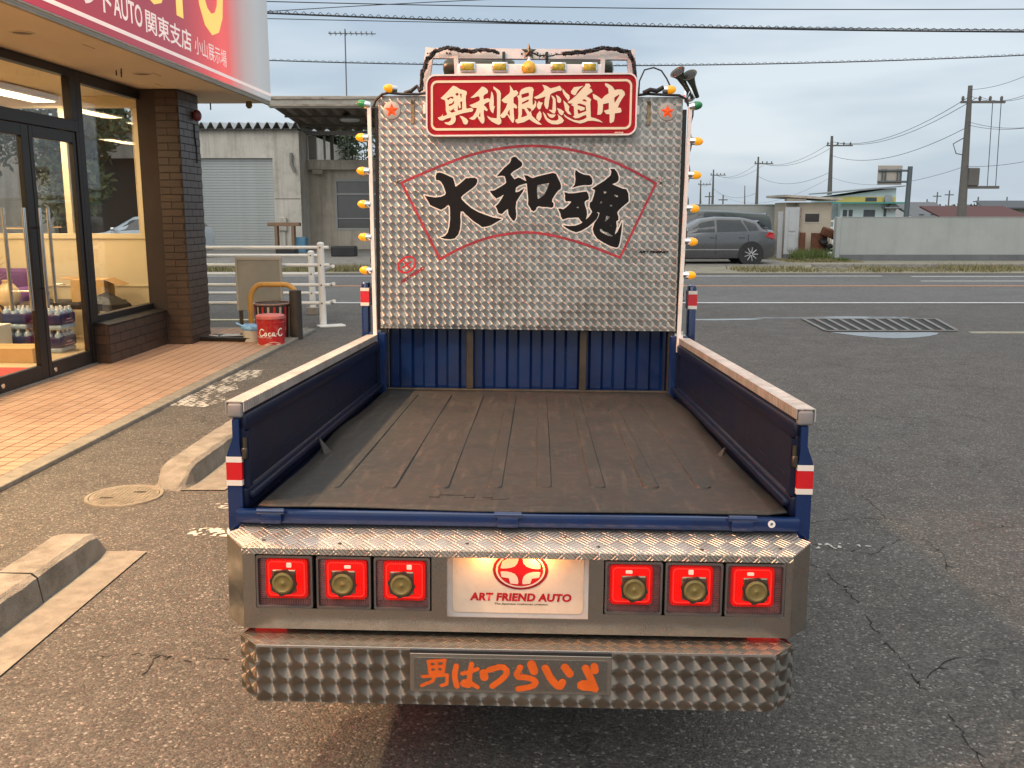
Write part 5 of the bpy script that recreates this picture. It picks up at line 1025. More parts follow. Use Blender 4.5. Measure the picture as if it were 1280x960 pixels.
for k in range(11):
    x, y = rb.uniform(-.3, .3), rb.uniform(-.12, .12); h = rb.uniform(.5, .95); pts = [Vector((x, y, 0))]
    for i in range(7): pts.append(pts[-1] + Vector((rb.uniform(-.06, .06), rb.uniform(-.03, .03), h / 7)))
    mb.tube(pts, [.012 - .0014 * i for i in range(8)], 5)
    for q in pts[4:]:
        e = q + Vector((rb.uniform(-.15, .15), rb.uniform(-.06, .06), rb.uniform(.02, .14))); mb.cyl(q, e, .004, .0015, 4)
        for _ in range(2):
            if k % 3 == 0: a = Vector((rb.uniform(-.03, .03), rb.uniform(-.03, .03), rb.uniform(-.03, .03))); ml.poly([tuple(q + a), tuple(q + a + Vector((.03, .005, .02))), tuple(q + a + Vector((.02, .0, -.03)))])
link('twigs', mb, tw, t); link('leaves', ml, dl, t, kind='stuff')
t = inside('vase', 'pale round vase standing between the twigs', 'vase', -1.32, .98, .46)
link('body', MB().lathe((0, 0, .0), (0, 0, 1), [(0, .05), (.05, .10), (.12, .12), (.19, .10), (.25, .045), (.28, .05)], 20), mat('vase_glaze', (.55, .42, .24), .3, var=.1), t, smooth=True)
t = inside('bench', 'low dark bench along the end wall behind the water bottles', 'bench', -.95, 1.62)
link('seat', MB().box((-.45, -.20, .36), (.50, .20, .44), .02, 2), Mt['black'], t, smooth=True)
for x in (-.42, .46):
    for y in (-.17, .17): link('leg', MB().cyl((x, y, 0), (x, y, .36), .018, n=8), Mt['steel'], t)
t = inside('cardboard_box', 'open cardboard box with loose flaps lying on the dark bench', 'box', -.74, 1.62, .471, .12)
link('body', MB().box((-.17, -.17, 0), (.18, .17, .24), .003), card, t)
for a, b in (((-.17, -.17, .24), (-.30, -.17, .255)), ((.18, -.17, .24), (.34, -.17, .17))):
    link('flap', MB().prism([a, b, (b[0], .17, b[2]), (a[0], .17, a[2])], (0, 0, .004)), cardd, t)
t = inside('folded_chair', 'black chair frame with crumpled covers leaning by the cardboard box', 'chair', -.42, 1.35)
link('cover', MB().ring_loft([[(-.22, -.2, .40), (.12, -.22, .36), (.16, .2, .34), (-.2, .2, .42)], [(-.25, -.22, .47), (.10, -.22, .44), (.12, .2, .42), (-.22, .22, .50)], [(-.10, -.1, .53), (.02, -.1, .50), (.03, .1, .50), (-.1, .12, .55)]]), Mt['black'], t)
for x in (-.18, .10):
    link('leg', MB().tube([(x, -.18, 0), (x + .02, -.05, .2), (x, .15, .44)], .010, 6), Mt['steel'], t); link('leg', MB().tube([(x, .18, 0), (x, .05, .2), (x, -.16, .40)], .010, 6), Mt['steel'], t)
t = inside('sofa', 'dark sofa with purple edge seen through the left glass door', 'sofa', -1.90, 1.55)
link('seat', MB().box((-.6, -.3, .10), (.42, .3, .42), .05, 3), Mt['black'], t, smooth=True); link('back', MB().box((-.6, .18, .42), (.42, .34, .78), .05, 3), mat('purple_fabric', (.12, .04, .18), .7), t, smooth=True)
link('arm', MB().lathe((.46, -.3, .50), (0, 1, 0), [(0, .02), (.02, .10), (.58, .10), (.60, .02)], 20), mat('purple_arm', (.16, .05, .26), .6), t, smooth=True)
t = inside('paper_pack', 'white paper pack with pink print behind the water bottles', 'paper pack', -.42, 1.05, .031)
link('body', MB().box((-.06, -.10, 0), (.10, .10, .26), .004), mat('pack_white', (.78, .74, .72), .5), t); link('print', MB().box((-.03, -.1015, .10), (.07, -.1005, .18)), mat('pack_pink', (.5, .12, .25), .5), t)
# ================================================================== small things at the end of the pavement
t = thing('black_tray', 'black tray with a glass lid lying on the tiles beside the brown pillar', 'tray', (-3.10, 10.42, .031), -.1)
link('tray', MB().ring_loft([[(-.30, -.13, 0), (.24, -.16, 0), (.30, .10, 0), (-.22, .13, 0)], [(-.34, -.15, .045), (.26, -.19, .045), (.33, .12, .045), (-.25, .15, .045)]]), Mt['black'], t)
link('lid', MB().box((-.12, -.09, .050), (.14, .09, .058), .004, rot=(0, -.03, .1)), mat('grey_lid', (.42, .44, .46), .2, coat=.3), t)
link('bar', MB().box((-.27, -.07, .048), (-.13, -.05, .056), .003, rot=(0, 0, -.5)), Mt['whitepaint'], t)
link('lid_edge', MB().box((.08, .0, .058), (.30, .11, .072), .005), Mt['black'], t)
t = thing('plastic_tub', 'clear plastic tub with crumpled blue lid beside the red bucket', 'tub', (-2.86, 10.30, .031))
link('tub', MB().lathe((0, 0, 0), (0, 0, 1), [(0, .085), (.12, .10), (.13, .10)], 20), mat('cloudy_plastic', (.42, .40, .36), .2, coat=.4), t, smooth=True)
link('lid', MB().lathe((0, 0, .125), (.08, 0, 1), [(0, .105), (.02, .115), (.045, .108), (.06, .08), (.055, .02)], 9), mat('blue_film', (.16, .36, .62), .35, var=.3, vs=20), t)
link('lid_tab', MB().prism([(-.10, -.02, .17), (-.16, -.03, .20), (-.13, .03, .15)], (0, .02, .01)), mat('blue_film_tab', (.2, .42, .68), .35), t)
redtin = mat('red_tin', (.42, .015, .02), .35, var=.12, vs=12, grime=.3, gcol=(.5, .35, .25), gs=22)
t = thing('red_bucket', 'faded red lidded Coca-Cola bucket with white script at the end of the tiled pavement', 'bucket', (-2.60, 10.12, .0))
R0 = .145
link('body', MB().lathe((0, 0, 0), (0, 0, 1), [(0, R0 * .97), (.30, R0), (.305, R0 + .003)], 36), redtin, t, smooth=True)
link('lid', MB().lathe((0, 0, .305), (0, 0, 1), [(0, R0 + .008), (.028, R0 + .008), (.036, R0), (.042, R0 * .8), (.046, .01)], 36), mat('faded_pink_lid', (.46, .12, .11), .5, var=.2, vs=10), t, smooth=True)
link('hoop', MB().lathe((0, 0, .262), (0, 0, 1), [(0, R0 + .001), (.004, R0 + .005), (.008, R0 + .001)], 36), redtin, t, smooth=True)
scr = [([(.075, .085), (.050, .105), (.015, .085), (0, .04), (.015, .005), (.045, .0), (.075, .02)], .008), ([(.095, .045), (.085, .015), (.105, .0), (.120, .025), (.110, .05), (.095, .045)], .007), ([(.170, .045), (.150, .05), (.140, .02), (.155, .0), (.180, .01)], .007),
       ([(.225, .045), (.205, .05), (.192, .02), (.205, .0), (.225, .035), (.228, .0), (.245, .005)], .007), ([(.255, .03), (.275, .033)], .006), ([(.345, .095), (.320, .108), (.290, .085), (.280, .04), (.295, .005), (.325, .0), (.350, .02)], .008), ([(-.045, .0), (.02, -.022), (.10, -.018), (.18, -.022)], .004)]
scr = [(smooth_path([(a * .8 + .03, b * .8 + .01) for a, b in q], 2), r * .85) for q, r in scr]
v, f = glyph([], [], scr, cell=.003); me = bpy.data.meshes.new('lettering')
def wrapc(a, b): th = -math.pi / 2 + (a - .135) / R0 * .95; return ((R0 + .0015) * math.cos(th), (R0 + .0015) * math.sin(th), .115 + b * .95)
me.from_pydata([wrapc(a, b) for a, b in v], [], f); link('lettering', me, Mt['whitepaint'], t)
pts = []
for i in range(28): a = -.16 + .43 * i / 27; pts.append((a, -.085 + .02 * math.sin(i * .35)))
v, f = glyph([], [], [(pts, .013)], cell=.004); me = bpy.data.meshes.new('white_wave'); me.from_pydata([wrapc(a, b) for a, b in v], [], f); link('white_wave', me, mat('worn_white', (.6, .45, .36), .6, var=.3, vs=30), t)
t = thing('striped_bin', 'dark bin with red and black stripes behind the red bucket', 'bin', (-2.73, 10.75, 0))
link('body', MB().lathe((0, 0, 0), (0, 0, 1), [(0, .19), (.40, .21)], 28), Mt['black'], t, smooth=True)
for k in range(9):
    a = -2.9 + k * .32; link('stripe', MB().ring_loft([[((.192 + .02 * z / .4) * math.cos(a + d) , (.192 + .02 * z / .4) * math.sin(a + d), z) for d in (0, .06, .12)] for z in (.02, .38)], cap=False, closed=False), redtin if k % 2 else mat('bin_cream', (.4, .3, .24), .5), t)
link('rim', MB().lathe((0, 0, .395), (0, 0, 1), [(0, .212), (.008, .22), (.018, .222), (.02, .20)], 28, cap=False), mat('worn_rim', (.4, .25, .2), .5, .3, var=.4, vs=20), t, smooth=True)
och = mat('ochre_pipe', (.50, .27, .06), .5, var=.12, vs=9, grime=.5, gcol=(.10, .06, .03), gs=9)
t = thing('pipe_barrier', 'ochre painted hoop of bent pipe behind the red bucket, rust spots on top', 'pipe barrier', (-3.05, 11.0, 0))
pp = [(0, 0, 0), (0, 0, .40)] + [(.14 - .14 * math.cos(a), 0, .40 + .20 * math.sin(a)) for a in [i * math.pi / 16 for i in range(1, 8)]] + [(.14, 0, .60), (.40, 0, .60)] + [(.40 + .14 * math.sin(a), .0, .46 + .14 * math.cos(a)) for a in [i * math.pi / 16 for i in range(1, 8)]] + [(.54, 0, .44), (.54, 0, 0)]
link('hoop', MB().tube(pp, .031, 14), och, t, smooth=True)
tag(link('dark_post', MB().lathe((-2.455, 10.70, 0), (0, 0, 1), [(0, .068), (.555, .068), (.56, .06)], 24), mat('dark_post_paint', (.030, .024, .018), .6, var=.3, vs=5), smooth=True), 'short dark brown round post standing at the right leg of the ochre pipe hoop', 'post')
t = thing('grey_board', 'upright grey board standing in front of the white pipe fence', 'board', (-3.12, 11.75, 0))
link('board', MB().box((-.29, -.02, .22), (.26, .02, .87), .006), mat('grey_board_paint', (.235, .235, .215), .8, var=.1, vs=3, grime=.3, gcol=(.15, .14, .11)), t)
link('frame', MB().box((-.30, -.028, .845), (.27, .028, .885), .004).box((-.30, -.028, .22), (-.275, .028, .844), .004).box((.245, -.028, .22), (.27, .028, .844), .004), mat('grey_board_rim', (.33, .31, .27), .8, var=.1), t)
for x in (-.26, .23): link('leg', MB().box((x - .02, -.02, 0), (x + .02, .02, .219)), Mt['steel'], t)
# white pipe fences
wp = mat('white_pipe', (.72, .73, .72), .45, var=.06, vs=3, grime=.2, gcol=(.4, .36, .3), gs=12)
def pipe_fence(x1, y, zs, length, label, posts, base=True, r=.022):
    t = thing('pipe_fence', label, 'fence', (x1, y, 0), 0, 'white pipe fences by the road')
    for z in zs: link('rail', MB().cyl((-length, 0, z), (.10, 0, z), r, n=12), wp, t, smooth=True)
    for x in posts:
        p = link('post', MB().cyl((x, .0, 0), (x, .0, zs[0] + .05), .045, n=14).lathe((x, 0, zs[0] + .05), (0, 0, 1), [(0, .045), (.015, .03), (.02, .001)], 14), wp, t, smooth=True)
        for z in zs: link('clamp_bolt', MB().cyl((x, -.045, z), (x, -.052, z), .010, n=8), Mt['black'], p)
    return t
fa = pipe_fence(-2.41, 12.0, (.99, .77, .52, .29), 8, 'tall white pipe fence nearest the pavement end, four rails', (0, -2.0, -4.0, -6.0))
link('foot', MB().box((-.05, -.16, 0), (.28, .02, .02), .004, rot=(0, 0, .45)), wp, fa)
fb = pipe_fence(-2.83, 13.4, (.83, .57, .30), 9, 'lower white pipe fence behind the tall one, three rails', (0, -2.0, -4.0, -6.0))
link('foot', MB().box((-.08, -.08, 0), (.08, .08, .10), .006), Mt['concrete'], fb)
for z in (.70, .48, .26): link('return_rail', MB().cyl((.16, -.05, z + .06), (-.20, .85, z - .07), .022, n=10), wp, fa, smooth=True)
mark('pavement_line', -20, -2.95, 12.55, 12.70, mat('yellowish_line', (.55, .52, .34), .8, var=.1, grime=.4, gcol=(.15, .14, .12), gs=25))
# ================================================================== across the road: warehouse with shutter and its annex
wall_m = mat('stained_plaster', (.60, .555, .48), .88, var=.10, vs=1.2, bump=.25, bs=30, grime=.4, gcol=(.16, .14, .11), gs=1.6, streak=.35)
shut_m = mat('grey_shutter', (.43, .45, .435), .5, .2, var=.06, vs=.8, grime=.2, gcol=(.16, .17, .16), gs=1.2)
Yw = 36.0
wh = thing('warehouse', 'grey plastered warehouse with a roller shutter and zigzag metal roof edge across the road', 'warehouse', (-8, Yw, 0))
x1, x0s, x1s = .10, -3.45, -.90
def P4(name, me, m, parent=wh, **k): return link(name, me, m, parent, **k)
P4('wall', MB().box((-26, 0, 3.42), (x1, .3, 4.42)).box((x1s, 0, 0), (x1, .3, 3.42)).box((-26, 0, 0), (-9.2, .3, 3.42)).box((-5.7, 0, 0), (-4.6, .3, 3.42)), wall_m)
P4('side_wall', MB().box((x1 - .3, .31, 0), (x1, 14, 4.42)), wall_m)
P4('recess', MB().box((-9.2, .28, 0), (-5.7, .45, 3.42)), mat('dark_opening', (.05, .05, .05), .8))
sh = P4('roller_shutter', MB().box((-4.6, .16, 0), (x1s, .20, 3.42)), shut_m)
sm1 = MB().box((-1.86, -.018, 0), (1.86, .0, .088), .006).mesh('slat'); sm1.materials.append(shut_m)
for k in range(34):
    o = bpy.data.objects.new('slat', sm1); C.objects.link(o); o.parent = sh; o.location = (-2.75, .158, .03 + k * .0995)
P4('shutter_rail', MB().box((-3.72, .10, 0), (-3.62, .16, 3.42)), shut_m, sh)
P4('shutter_door', MB().box((-4.55, .118, .2), (-3.75, .138, 1.1)), shut_m, sh)
prof = []; x = -26
while x < x1 + .1:
    prof += [(x, 0), (x + .14, .23), (x + .22, .23), (x + .33, 0)]; x += .345
mb = MB(); mb.ring_loft([[(a, -.25, 4.46 + b) for a, b in prof], [(a, 14, 5.1 + b) for a, b in prof]], cap=False, closed=False)
roof_m = mat('zigzag_roof_sheet', (.55, .56, .56), .5, .3, var=.12, vs=.7, grime=.3, gcol=(.25, .2, .15))
ro = P4('roof', mb, roof_m); ro.modifiers.new('thickness', 'SOLIDIFY').thickness = .015
P4('roof_fillet', MB().box((-26, -.2, 4.421), (x1, .3, 4.47)), mat('dark_fillet', (.07, .065, .06), .8))
P4('pipe', MB().tube([(-.18, -.10, 3.6), (-.18, -.14, 3.2), (-.05, -.14, 2.9)], .06, 8), mat('pipe_grey', (.25, .24, .22), .6), smooth=True)
P4('meter_box', MB().box((-.75, -.16, .75), (-.45, -.003, 1.25), .02).box((-.68, -.10, 0), (-.52, -.003, .75)), wall_m)
P4('wall_crack', MB().box((-.88, -.006, 1.92), (.09, -.002, 1.95)), mat('crack', (.2, .17, .14), .9))
rd = random.Random(8)
for k in range(0): x, z = rd.uniform(-.82, 0), rd.uniform(.6, 3.2); P4('spall', MB().ring_loft([[(x + (.03 + .05 * rd.random()) * math.cos(a), y_, z + (.06 + .10 * rd.random()) * math.sin(a)) for a in [i * math.pi / 4 for i in range(8)]] for y_ in (-.008, -.001)]), mat('spall_patch', (.22, .19, .16), .9, var=.3))
tag(link('blue_crate', MB().box((-7.9, 34.4, 0), (-7.45, 34.9, .55), .03), mat('blue_plastic', (.10, .25, .38), .5)), 'blue plastic crate at the foot of the warehouse corner', 'crate')
tag(link('brown_board', MB().box((-8.75, 34.2, .95), (-7.6, 34.5, 1.08), .01).box((-8.5, 34.2, .0), (-8.4, 34.5, .95)).box((-7.9, 34.2, .0), (-7.8, 34.5, .95)), mat('rust_board', (.25, .15, .09), .8)), 'rusty brown shelf standing against the warehouse corner', 'shelf')
# annex with canopy roof
ax = thing('annex_building', 'beige annex with wide grey window under a projecting corrugated canopy roof', 'annex', (-7.9, 37.5, 0))
ann = mat('annex_plaster', (.48, .42, .34), .88, var=.1, vs=1.5, grime=.4, gcol=(.16, .13, .10), gs=2, streak=.4)
A = lambda nm, me, m, parent=ax, **k: link(nm, me, m, parent, **k)
A('wall', MB().box((.0, 0, 0), (1.0, .25, 3.05)).box((4.35, 0, 0), (7.5, .25, 3.05)).box((1.0, 0, 0), (4.35, .25, .75)).box((1.0, 0, 2.72), (4.35, .25, 3.05)), ann)
A('lintel_beam', MB().box((0, -.35, 3.051), (7.5, .25, 3.42), .02), ann)
for x in (.2, 3.2, 6.0): A('beam_bracket', MB().box((x, -.30, 2.88), (x + .4, -.003, 3.05), .01), ann)
A('door_frame', MB().box((.05, -.06, 3.45), (.35, .06, 4.34), .01).box((.62, -.04, 3.45), (.70, .04, 4.34), .01), mat('grey_post', (.3, .28, .25), .7))
wfr = mat('grey_sash', (.38, .38, .36), .6, var=.06)
wd = A('window', MB().box((1.0, -.02, .75), (4.35, .04, .83)).box((1.0, -.02, 2.62), (4.35, .04, 2.72)).box((1.0, -.02, .831), (1.08, .04, 2.619)).box((4.27, -.02, .831), (4.35, .04, 2.619)), wfr)
A('sash', MB().box((1.081, -.018, 2.10), (4.269, .036, 2.18)).box((2.35, -.018, .831), (2.42, .036, 2.099)).box((3.6, -.018, .831), (3.66, .036, 2.099)).box((2.35, -.018, 2.181), (2.42, .036, 2.619)).box((1.081, -.016, 1.18), (4.269, .03, 1.22)), wfr, wd)
A('pane', MB().box((1.08, .05, .83), (4.27, .06, 2.62)), mat('dim_glass', (.12, .12, .11), .12, coat=.6, var=.2, vs=.6), wd)
A('inner_room', MB().box((1.0, .07, .75), (4.35, .2, 2.7)), mat('dim_interior', (.10, .095, .08), .9), wd)
can = A('canopy_roof', MB().box((-.05, -5.5, 4.80), (9, -5.35, 5.18), .02), mat('rusty_fascia', (.42, .38, .32), .7, .2, var=.15, vs=1.5, grime=.5, gcol=(.15, .09, .05), gs=2))
prof = []; x = .0
while x < 9: prof += [(x, 0), (x + .12, .14), (x + .26, .14), (x + .38, 0)]; x += .5
mb = MB(); mb.ring_loft([[(a, -5.34, 4.86 + b) for a, b in prof], [(a, .6, 4.52 + b) for a, b in prof]], cap=False, closed=False)
o = A('canopy_sheet', mb, mat('brown_sheet', (.17, .14, .11), .7, .2, var=.2, vs=1.5, grime=.4), can); o.modifiers.new('thickness', 'SOLIDIFY').thickness = .02
A('canopy_sheet_top', MB().box((.0, -5.3, 5.06), (9, .6, 5.10)).mesh(), Mt['black'], can)
for z_ in (4.84, 5.06): A('fascia_strip', MB().box((-.08, -5.54, z_), (9, -5.503, z_ + .07), .01), mat('rust_strip', (.36, .30, .24), .7, .2, var=.3, vs=2, grime=.8, gcol=(.14, .08, .05), gs=3), can)
for y in (-3.6, -1.6): A('purlin', MB().box((.0, y, 4.68 if y < -3 else 4.54), (9, y + .1, 4.74 if y < -3 else 4.60)), Mt['steel'], can)
A('canopy_beam', MB().box((-.1, -.2, 4.36), (9, 0, 4.50)), mat('grey_beam', (.28, .27, .25), .7), ax)
A('round_lamp', MB().lathe((2.2, -3.2, 4.72), (0, 0, -1), [(0, .30), (.08, .36), (.14, .30), (.16, .01)], 24), mat('lamp_white', (.5, .5, .48), .5), can, smooth=True)
A('fixture', MB().box((2.5, -1.3, 4.36), (3.2, -1.1, 4.56), .02), mat('fixture_grey', (.35, .34, .32), .6), can)
for x in (.9, 4.6, 8.0): A('post', MB().box((x, -.15, 3.42), (x + .12, -.03, 4.36)), Mt['steel'])
t = thing('white_board_sign', 'faded white round-cornered board behind the annex window, leaning', 'board', (-6.0, 37.42, .95)); link('board', MB().box((.72, 0.0, .10), (1.12, .03, .60), .04, 3), mat('board_white', (.45, .44, .40), .7, var=.2, vs=9), t)
tag(link('dark_kerb_bin', MB().box((-5.9, 31.0, 0), (-5.1, 31.5, .35), .04), Mt['black']), 'low black box on the ground in front of the annex', 'box')
tag(link('dark_kerb_bin', MB().box((-7.7, 31.0, 0), (-7.05, 31.5, .33), .04), Mt['black']), 'low black box half hidden behind the white pipe fence end', 'box')
# antenna
al = mat('antenna_grey', (.20, .20, .20), .5, .5)
t = thing('tv_antenna', 'thin television antenna on a mast above the annex roof', 'antenna', (-6.42, 38.0, 0))
link('mast', MB().cyl((0, 0, 3.4), (0.02, 0, 8.35), .025, n=8), al, t); mb = MB().cyl((-.62, 0, 8.19), (1.2, 0, 8.17), .018, n=6)
for k in range(9): x = -.55 + k * .2; mb.cyl((x, -.28, 8.19), (x, .28, 8.19), .012, n=5).cyl((x, 0, 8.10 - .0), (x, 0, 8.27), .012, n=5)
link('boom', mb, al, t)
# ================================================================== foliage
def leafy(name, label, loc, rx, ry, rz_, n, seed, dark=(.028, .045, .018), light=(.07, .10, .035), trunk=1.6, leaf=.16, group=None):
    rnd = random.Random(seed); t = thing(name, label, 'tree' if trunk > .3 else 'shrub', loc, 0, group)
    cl = [(Vector((rnd.uniform(-.75, .75) * rx, rnd.uniform(-.7, .7) * ry, trunk + rz_ * rnd.uniform(.15, 1.7))), rnd.uniform(.28, .5) * min(rx, rz_)) for _ in range(16)]
    vs = []; fs = []
    for i in range(n):
        c, r = rnd.choice(cl); d = Vector((rnd.gauss(0, 1), rnd.gauss(0, 1), rnd.gauss(0, 1))).normalized() * r * rnd.uniform(.55, 1.1); p = c + d
        a = Vector((rnd.gauss(0, 1), rnd.gauss(0, 1), rnd.gauss(0, 1))).normalized(); b = a.orthogonal().normalized(); s_ = leaf * rnd.uniform(.5, 1.3); k = len(vs)
        vs += [p, p + a * s_ + b * s_ * .35, p + a * s_ * 1.8, p + a * s_ - b * s_ * .35]; fs.append((k, k + 1, k + 2, k + 3))
    me = bpy.data.meshes.new('crown'); me.from_pydata([tuple(v) for v in vs], [], fs)
    q = NT('foliage_' + name); g = q.t.nodes.new('ShaderNodeNewGeometry'); q.l(q.ramp(g.outputs['Random Per Island'], [(0, dark), (1, light)]), q.p.inputs['Base Color']); q.set(Roughness=.6)
    link('crown', me, q.m, t)
    mb = MB().cyl((0, 0, 0), (.1, 0, trunk + rz_ * .7), .16, .07, 8)
    for c, r in cl[:6]: mb.tube([(0.05, 0, trunk * .8), tuple((c + Vector((0, 0, trunk * .8))) / 2), tuple(c)], [.07, .05, .02], 5)
    link('trunk', mb, mat('bark', (.07, .055, .04), .9, var=.3, vs=8, bump=.4), t); return t
leafy('broadleaf_tree', 'dark green tree seen in the gap between annex wall and canopy, left one', (-6.8, 45, 0), 2.6, 2.0, 2.6, 5200, 1, trunk=1.2)
leafy('broadleaf_tree', 'dark green tree seen in the gap under the canopy right beside the headboard', (-3.4, 46, 0), 2.8, 2.0, 2.5, 5200, 2, trunk=1.2)
leafy('broadleaf_tree', 'tall dark tree in front of the warehouse, seen through the shop windows', (-15.2, 33.2, 0), 2.0, 1.8, 2.6, 6000, 3, trunk=1.4)
leafy('broadleaf_tree', 'dark tree at the far left behind the shop, seen through the door glass', (-19.5, 32.5, 0), 2.6, 1.8, 2.6, 6000, 4, trunk=1.2)
# ================================================================== cars
rimm = mat('alloy_rim', (.45, .45, .45), .4, .3)
def car(label, loc, rz, paint, length=3.95, width=1.62, height=1.42, boxy=0.0, hatch_cat='car'):
    t = thing('parked_car', label, hatch_cat, loc, rz, 'cars parked behind the road'); Lc = length; hw = width / 2
    zb = .18; belt = .80 + .05 * boxy
    # stations front (x=0) to rear: x, lower z, belt z, roof z (None where no cabin), half width belt, half width roof
    st = [(0.0, .30, .58, .60, hw * .72, hw * .6), (.06, .22, .66, .68, hw * .86, hw * .7), (.35, zb, .74, .76, hw * .96, hw * .80), (.85, zb, belt + .00, belt + .03, hw, hw * .80),
          (1.05, zb, belt + .02, belt + .10, hw, hw * .80), (1.75 - .2 * boxy, zb, belt + .05, height - .06, hw, hw * .74), (2.2, zb, belt + .06, height, hw, hw * .76), (2.9, zb, belt + .08, height - .02, hw, hw * .76),
          (Lc - .55 + .25 * boxy, zb, belt + .10, height - .10, hw * .99, hw * .74), (Lc - .28 + .15 * boxy, zb, belt + .10, height - .36 + .22 * boxy, hw * .96, hw * .76), (Lc - .08, .22, belt + .07, belt + .14 + .2 * boxy, hw * .90, hw * .78), (Lc, .30, belt - .15, belt - .10, hw * .80, hw * .7)]
    def sec(s_):
        x, z0, zm, z1, wb, wr = s_; pts = [(x, 0, z0), (x, wb * .92, z0), (x, wb * .99, z0 + .16), (x, wb, (z0 + zm) / 2 + .05), (x, wb * .985, zm)]
        pts += [(x, wb * .985 + (wr - wb * .985) * .5, zm + (z1 - zm) * .52), (x, wr, max(zm, z1 - .05)), (x, wr * .82, z1), (x, 0, z1 + .012)]
        return [(a, -b, c) for a, b, c in pts] + [(a, b, c) for a, b, c in reversed(pts[1:-1])]
    body = link('body', MB().ring_loft([sec(s_) for s_ in st]), paint, t, smooth=True)
    gm = mat('car_glass', (.02, .025, .027), .06, coat=.5); 
    def side_pt(xq, f_, sgn, off=.006):
        for a, b in zip(st, st[1:]):
            if a[0] <= xq <= b[0]:
                k = (xq - a[0]) / (b[0] - a[0]); s_ = [p + (q - p) * k for p, q in zip(a, b)]; break
        x, z0, zm, z1, wb, wr = s_; w0 = wb * .985; z = zm + (z1 - zm) * f_
        wy = (w0 + (wr - w0) * .5 * f_ / .52) if f_ < .52 else (w0 + (wr - w0) * (.5 + .5 * min(1, (z - (zm + (z1 - zm) * .52)) / max(.01, (z1 - .05) - (zm + (z1 - zm) * .52)))))
        return (x, sgn * (wy + off), z)
    wins = [((1.22, .10), (1.62 - .1 * boxy, .78), (2.08, .84), (2.08, .08)), ((2.14, .08), (2.14, .84), (2.80, .83), (2.98, .10)), ((3.04, .12), (2.88, .82), (Lc - .60 + .25 * boxy, .70), (Lc - .52 + .25 * boxy, .16))]
    for sgn in (-1, 1):
        for wq in wins:
            P_ = [side_pt(a, b, sgn) for a, b in wq]; mb = MB(); N_ = 5
            g = [[Vector(P_[0]).lerp(Vector(P_[3]), i / N_).lerp(Vector(P_[1]).lerp(Vector(P_[2]), i / N_), j / N_) for i in range(N_ + 1)] for j in range(N_ + 1)]
            def proj(i, j):
                a = wq[0][0] + (wq[3][0] - wq[0][0]) * i / N_; b = wq[1][0] + (wq[2][0] - wq[1][0]) * i / N_; fx = wq[0][1] + (wq[3][1] - wq[0][1]) * i / N_; fy = wq[1][1] + (wq[2][1] - wq[1][1]) * i / N_
                return side_pt(a + (b - a) * j / N_, fx + (fy - fx) * j / N_, sgn)
            vv = [[mb.b.verts.new(proj(i, j)) for i in range(N_ + 1)] for j in range(N_ + 1)]
            for j in range(N_):
                for i in range(N_): mb.b.faces.new((vv[j][i], vv[j][i + 1], vv[j + 1][i + 1], vv[j + 1][i]))
            link('window', mb, gm, t, smooth=True)
        for xw in (.72, Lc - .72):
            y = sgn * (hw - .09); link('wheel_arch', MB().lathe((xw, sgn * (hw - .25), .30), (0, sgn, 0), [(0, .345), (.262, .345)], 28), Mt['black'], t)
            wl_ = link('wheel', MB().lathe((xw, sgn * (hw - .20), .29), (0, sgn, 0), [(0, .22), (.01, .285), (.17, .29), (.205, .28), (.215, .22), (.20, .20)], 28), Mt['tyre'], t, smooth=True)
            link('rim', MB().lathe((xw, sgn * (hw - .20), .29), (0, sgn, 0), [(.17, .205), (.212, .20), (.205, .185), (.185, .18)], 28, cap=False), rimm, wl_, smooth=True)
            mb = MB().lathe((xw, sgn * (hw - .20), .29), (0, sgn, 0), [(.17, .05), (.205, .045), (.21, .01)], 12)
            for k in range(9): a = 2 * math.pi * k / 9; mb.tube([(xw + .03 * math.cos(a), sgn * (hw + .012), .29 + .03 * math.sin(a)), (xw + .19 * math.cos(a), sgn * (hw + .012), .29 + .19 * math.sin(a))], [.016, .012], 5)
            link('spokes', mb, rimm, wl_)
        link('mirror', MB().box((1.18, sgn * (hw + .02), belt + .06) if sgn > 0 else (1.18, -hw - .16, belt + .06), (1.30, hw + .16, belt + .18) if sgn > 0 else (1.30, -hw - .02, belt + .18), .03, 3), Mt['chrome'], t, smooth=True)
        link('tail_lamp', MB().prism([(Lc - .34, sgn * hw * .955, belt - .02), (Lc - .10, sgn * hw * .90, belt - .10), (Lc - .10, sgn * hw * .86, belt + .06), (Lc - .25, sgn * hw * .93, belt + .10)], (.02, sgn * .03, 0)), mat('car_tail_red', (.45, .01, .012), .2, coat=.5), t)
        link('headlamp', MB().prism([(.10, sgn * hw * .86, .50), (.40, sgn * hw * .955, .58), (.42, sgn * hw * .95, .68), (.14, sgn * hw * .84, .62)], (-.02, sgn * .02, 0)), Mt['chrome'], t)
        for xh in (1.95, 2.75): link('door_handle', MB().box((xh, sgn * hw - .002 if sgn > 0 else -hw - .02, belt - .06), (xh + .16, hw + .02 if sgn > 0 else -hw + .002, belt - .035), .006), paint, t)
        link('side_strip', MB().box((1.1, hw - .01 if sgn > 0 else -hw - .012, .40), (2.75, hw + .012 if sgn > 0 else -hw + .01, .425)), Mt['chrome'], t)
        for xd in (1.14, 2.11, 3.0): link('door_seam', MB().box((xd, hw - .004 if sgn > 0 else -hw - .0035, .30), (xd + .010, hw + .0035 if sgn > 0 else -hw + .004, belt + .02)), Mt['black'], t)
    link('rear_window', MB().prism([(Lc - .50 + .28 * boxy, -hw * .62, height - .12), (Lc - .50 + .28 * boxy, hw * .62, height - .12), (Lc - .20 + .06 * boxy, hw * .68, belt + .20), (Lc - .20 + .06 * boxy, -hw * .68, belt + .20)], (.035, 0, .03)), gm, t)
    return t
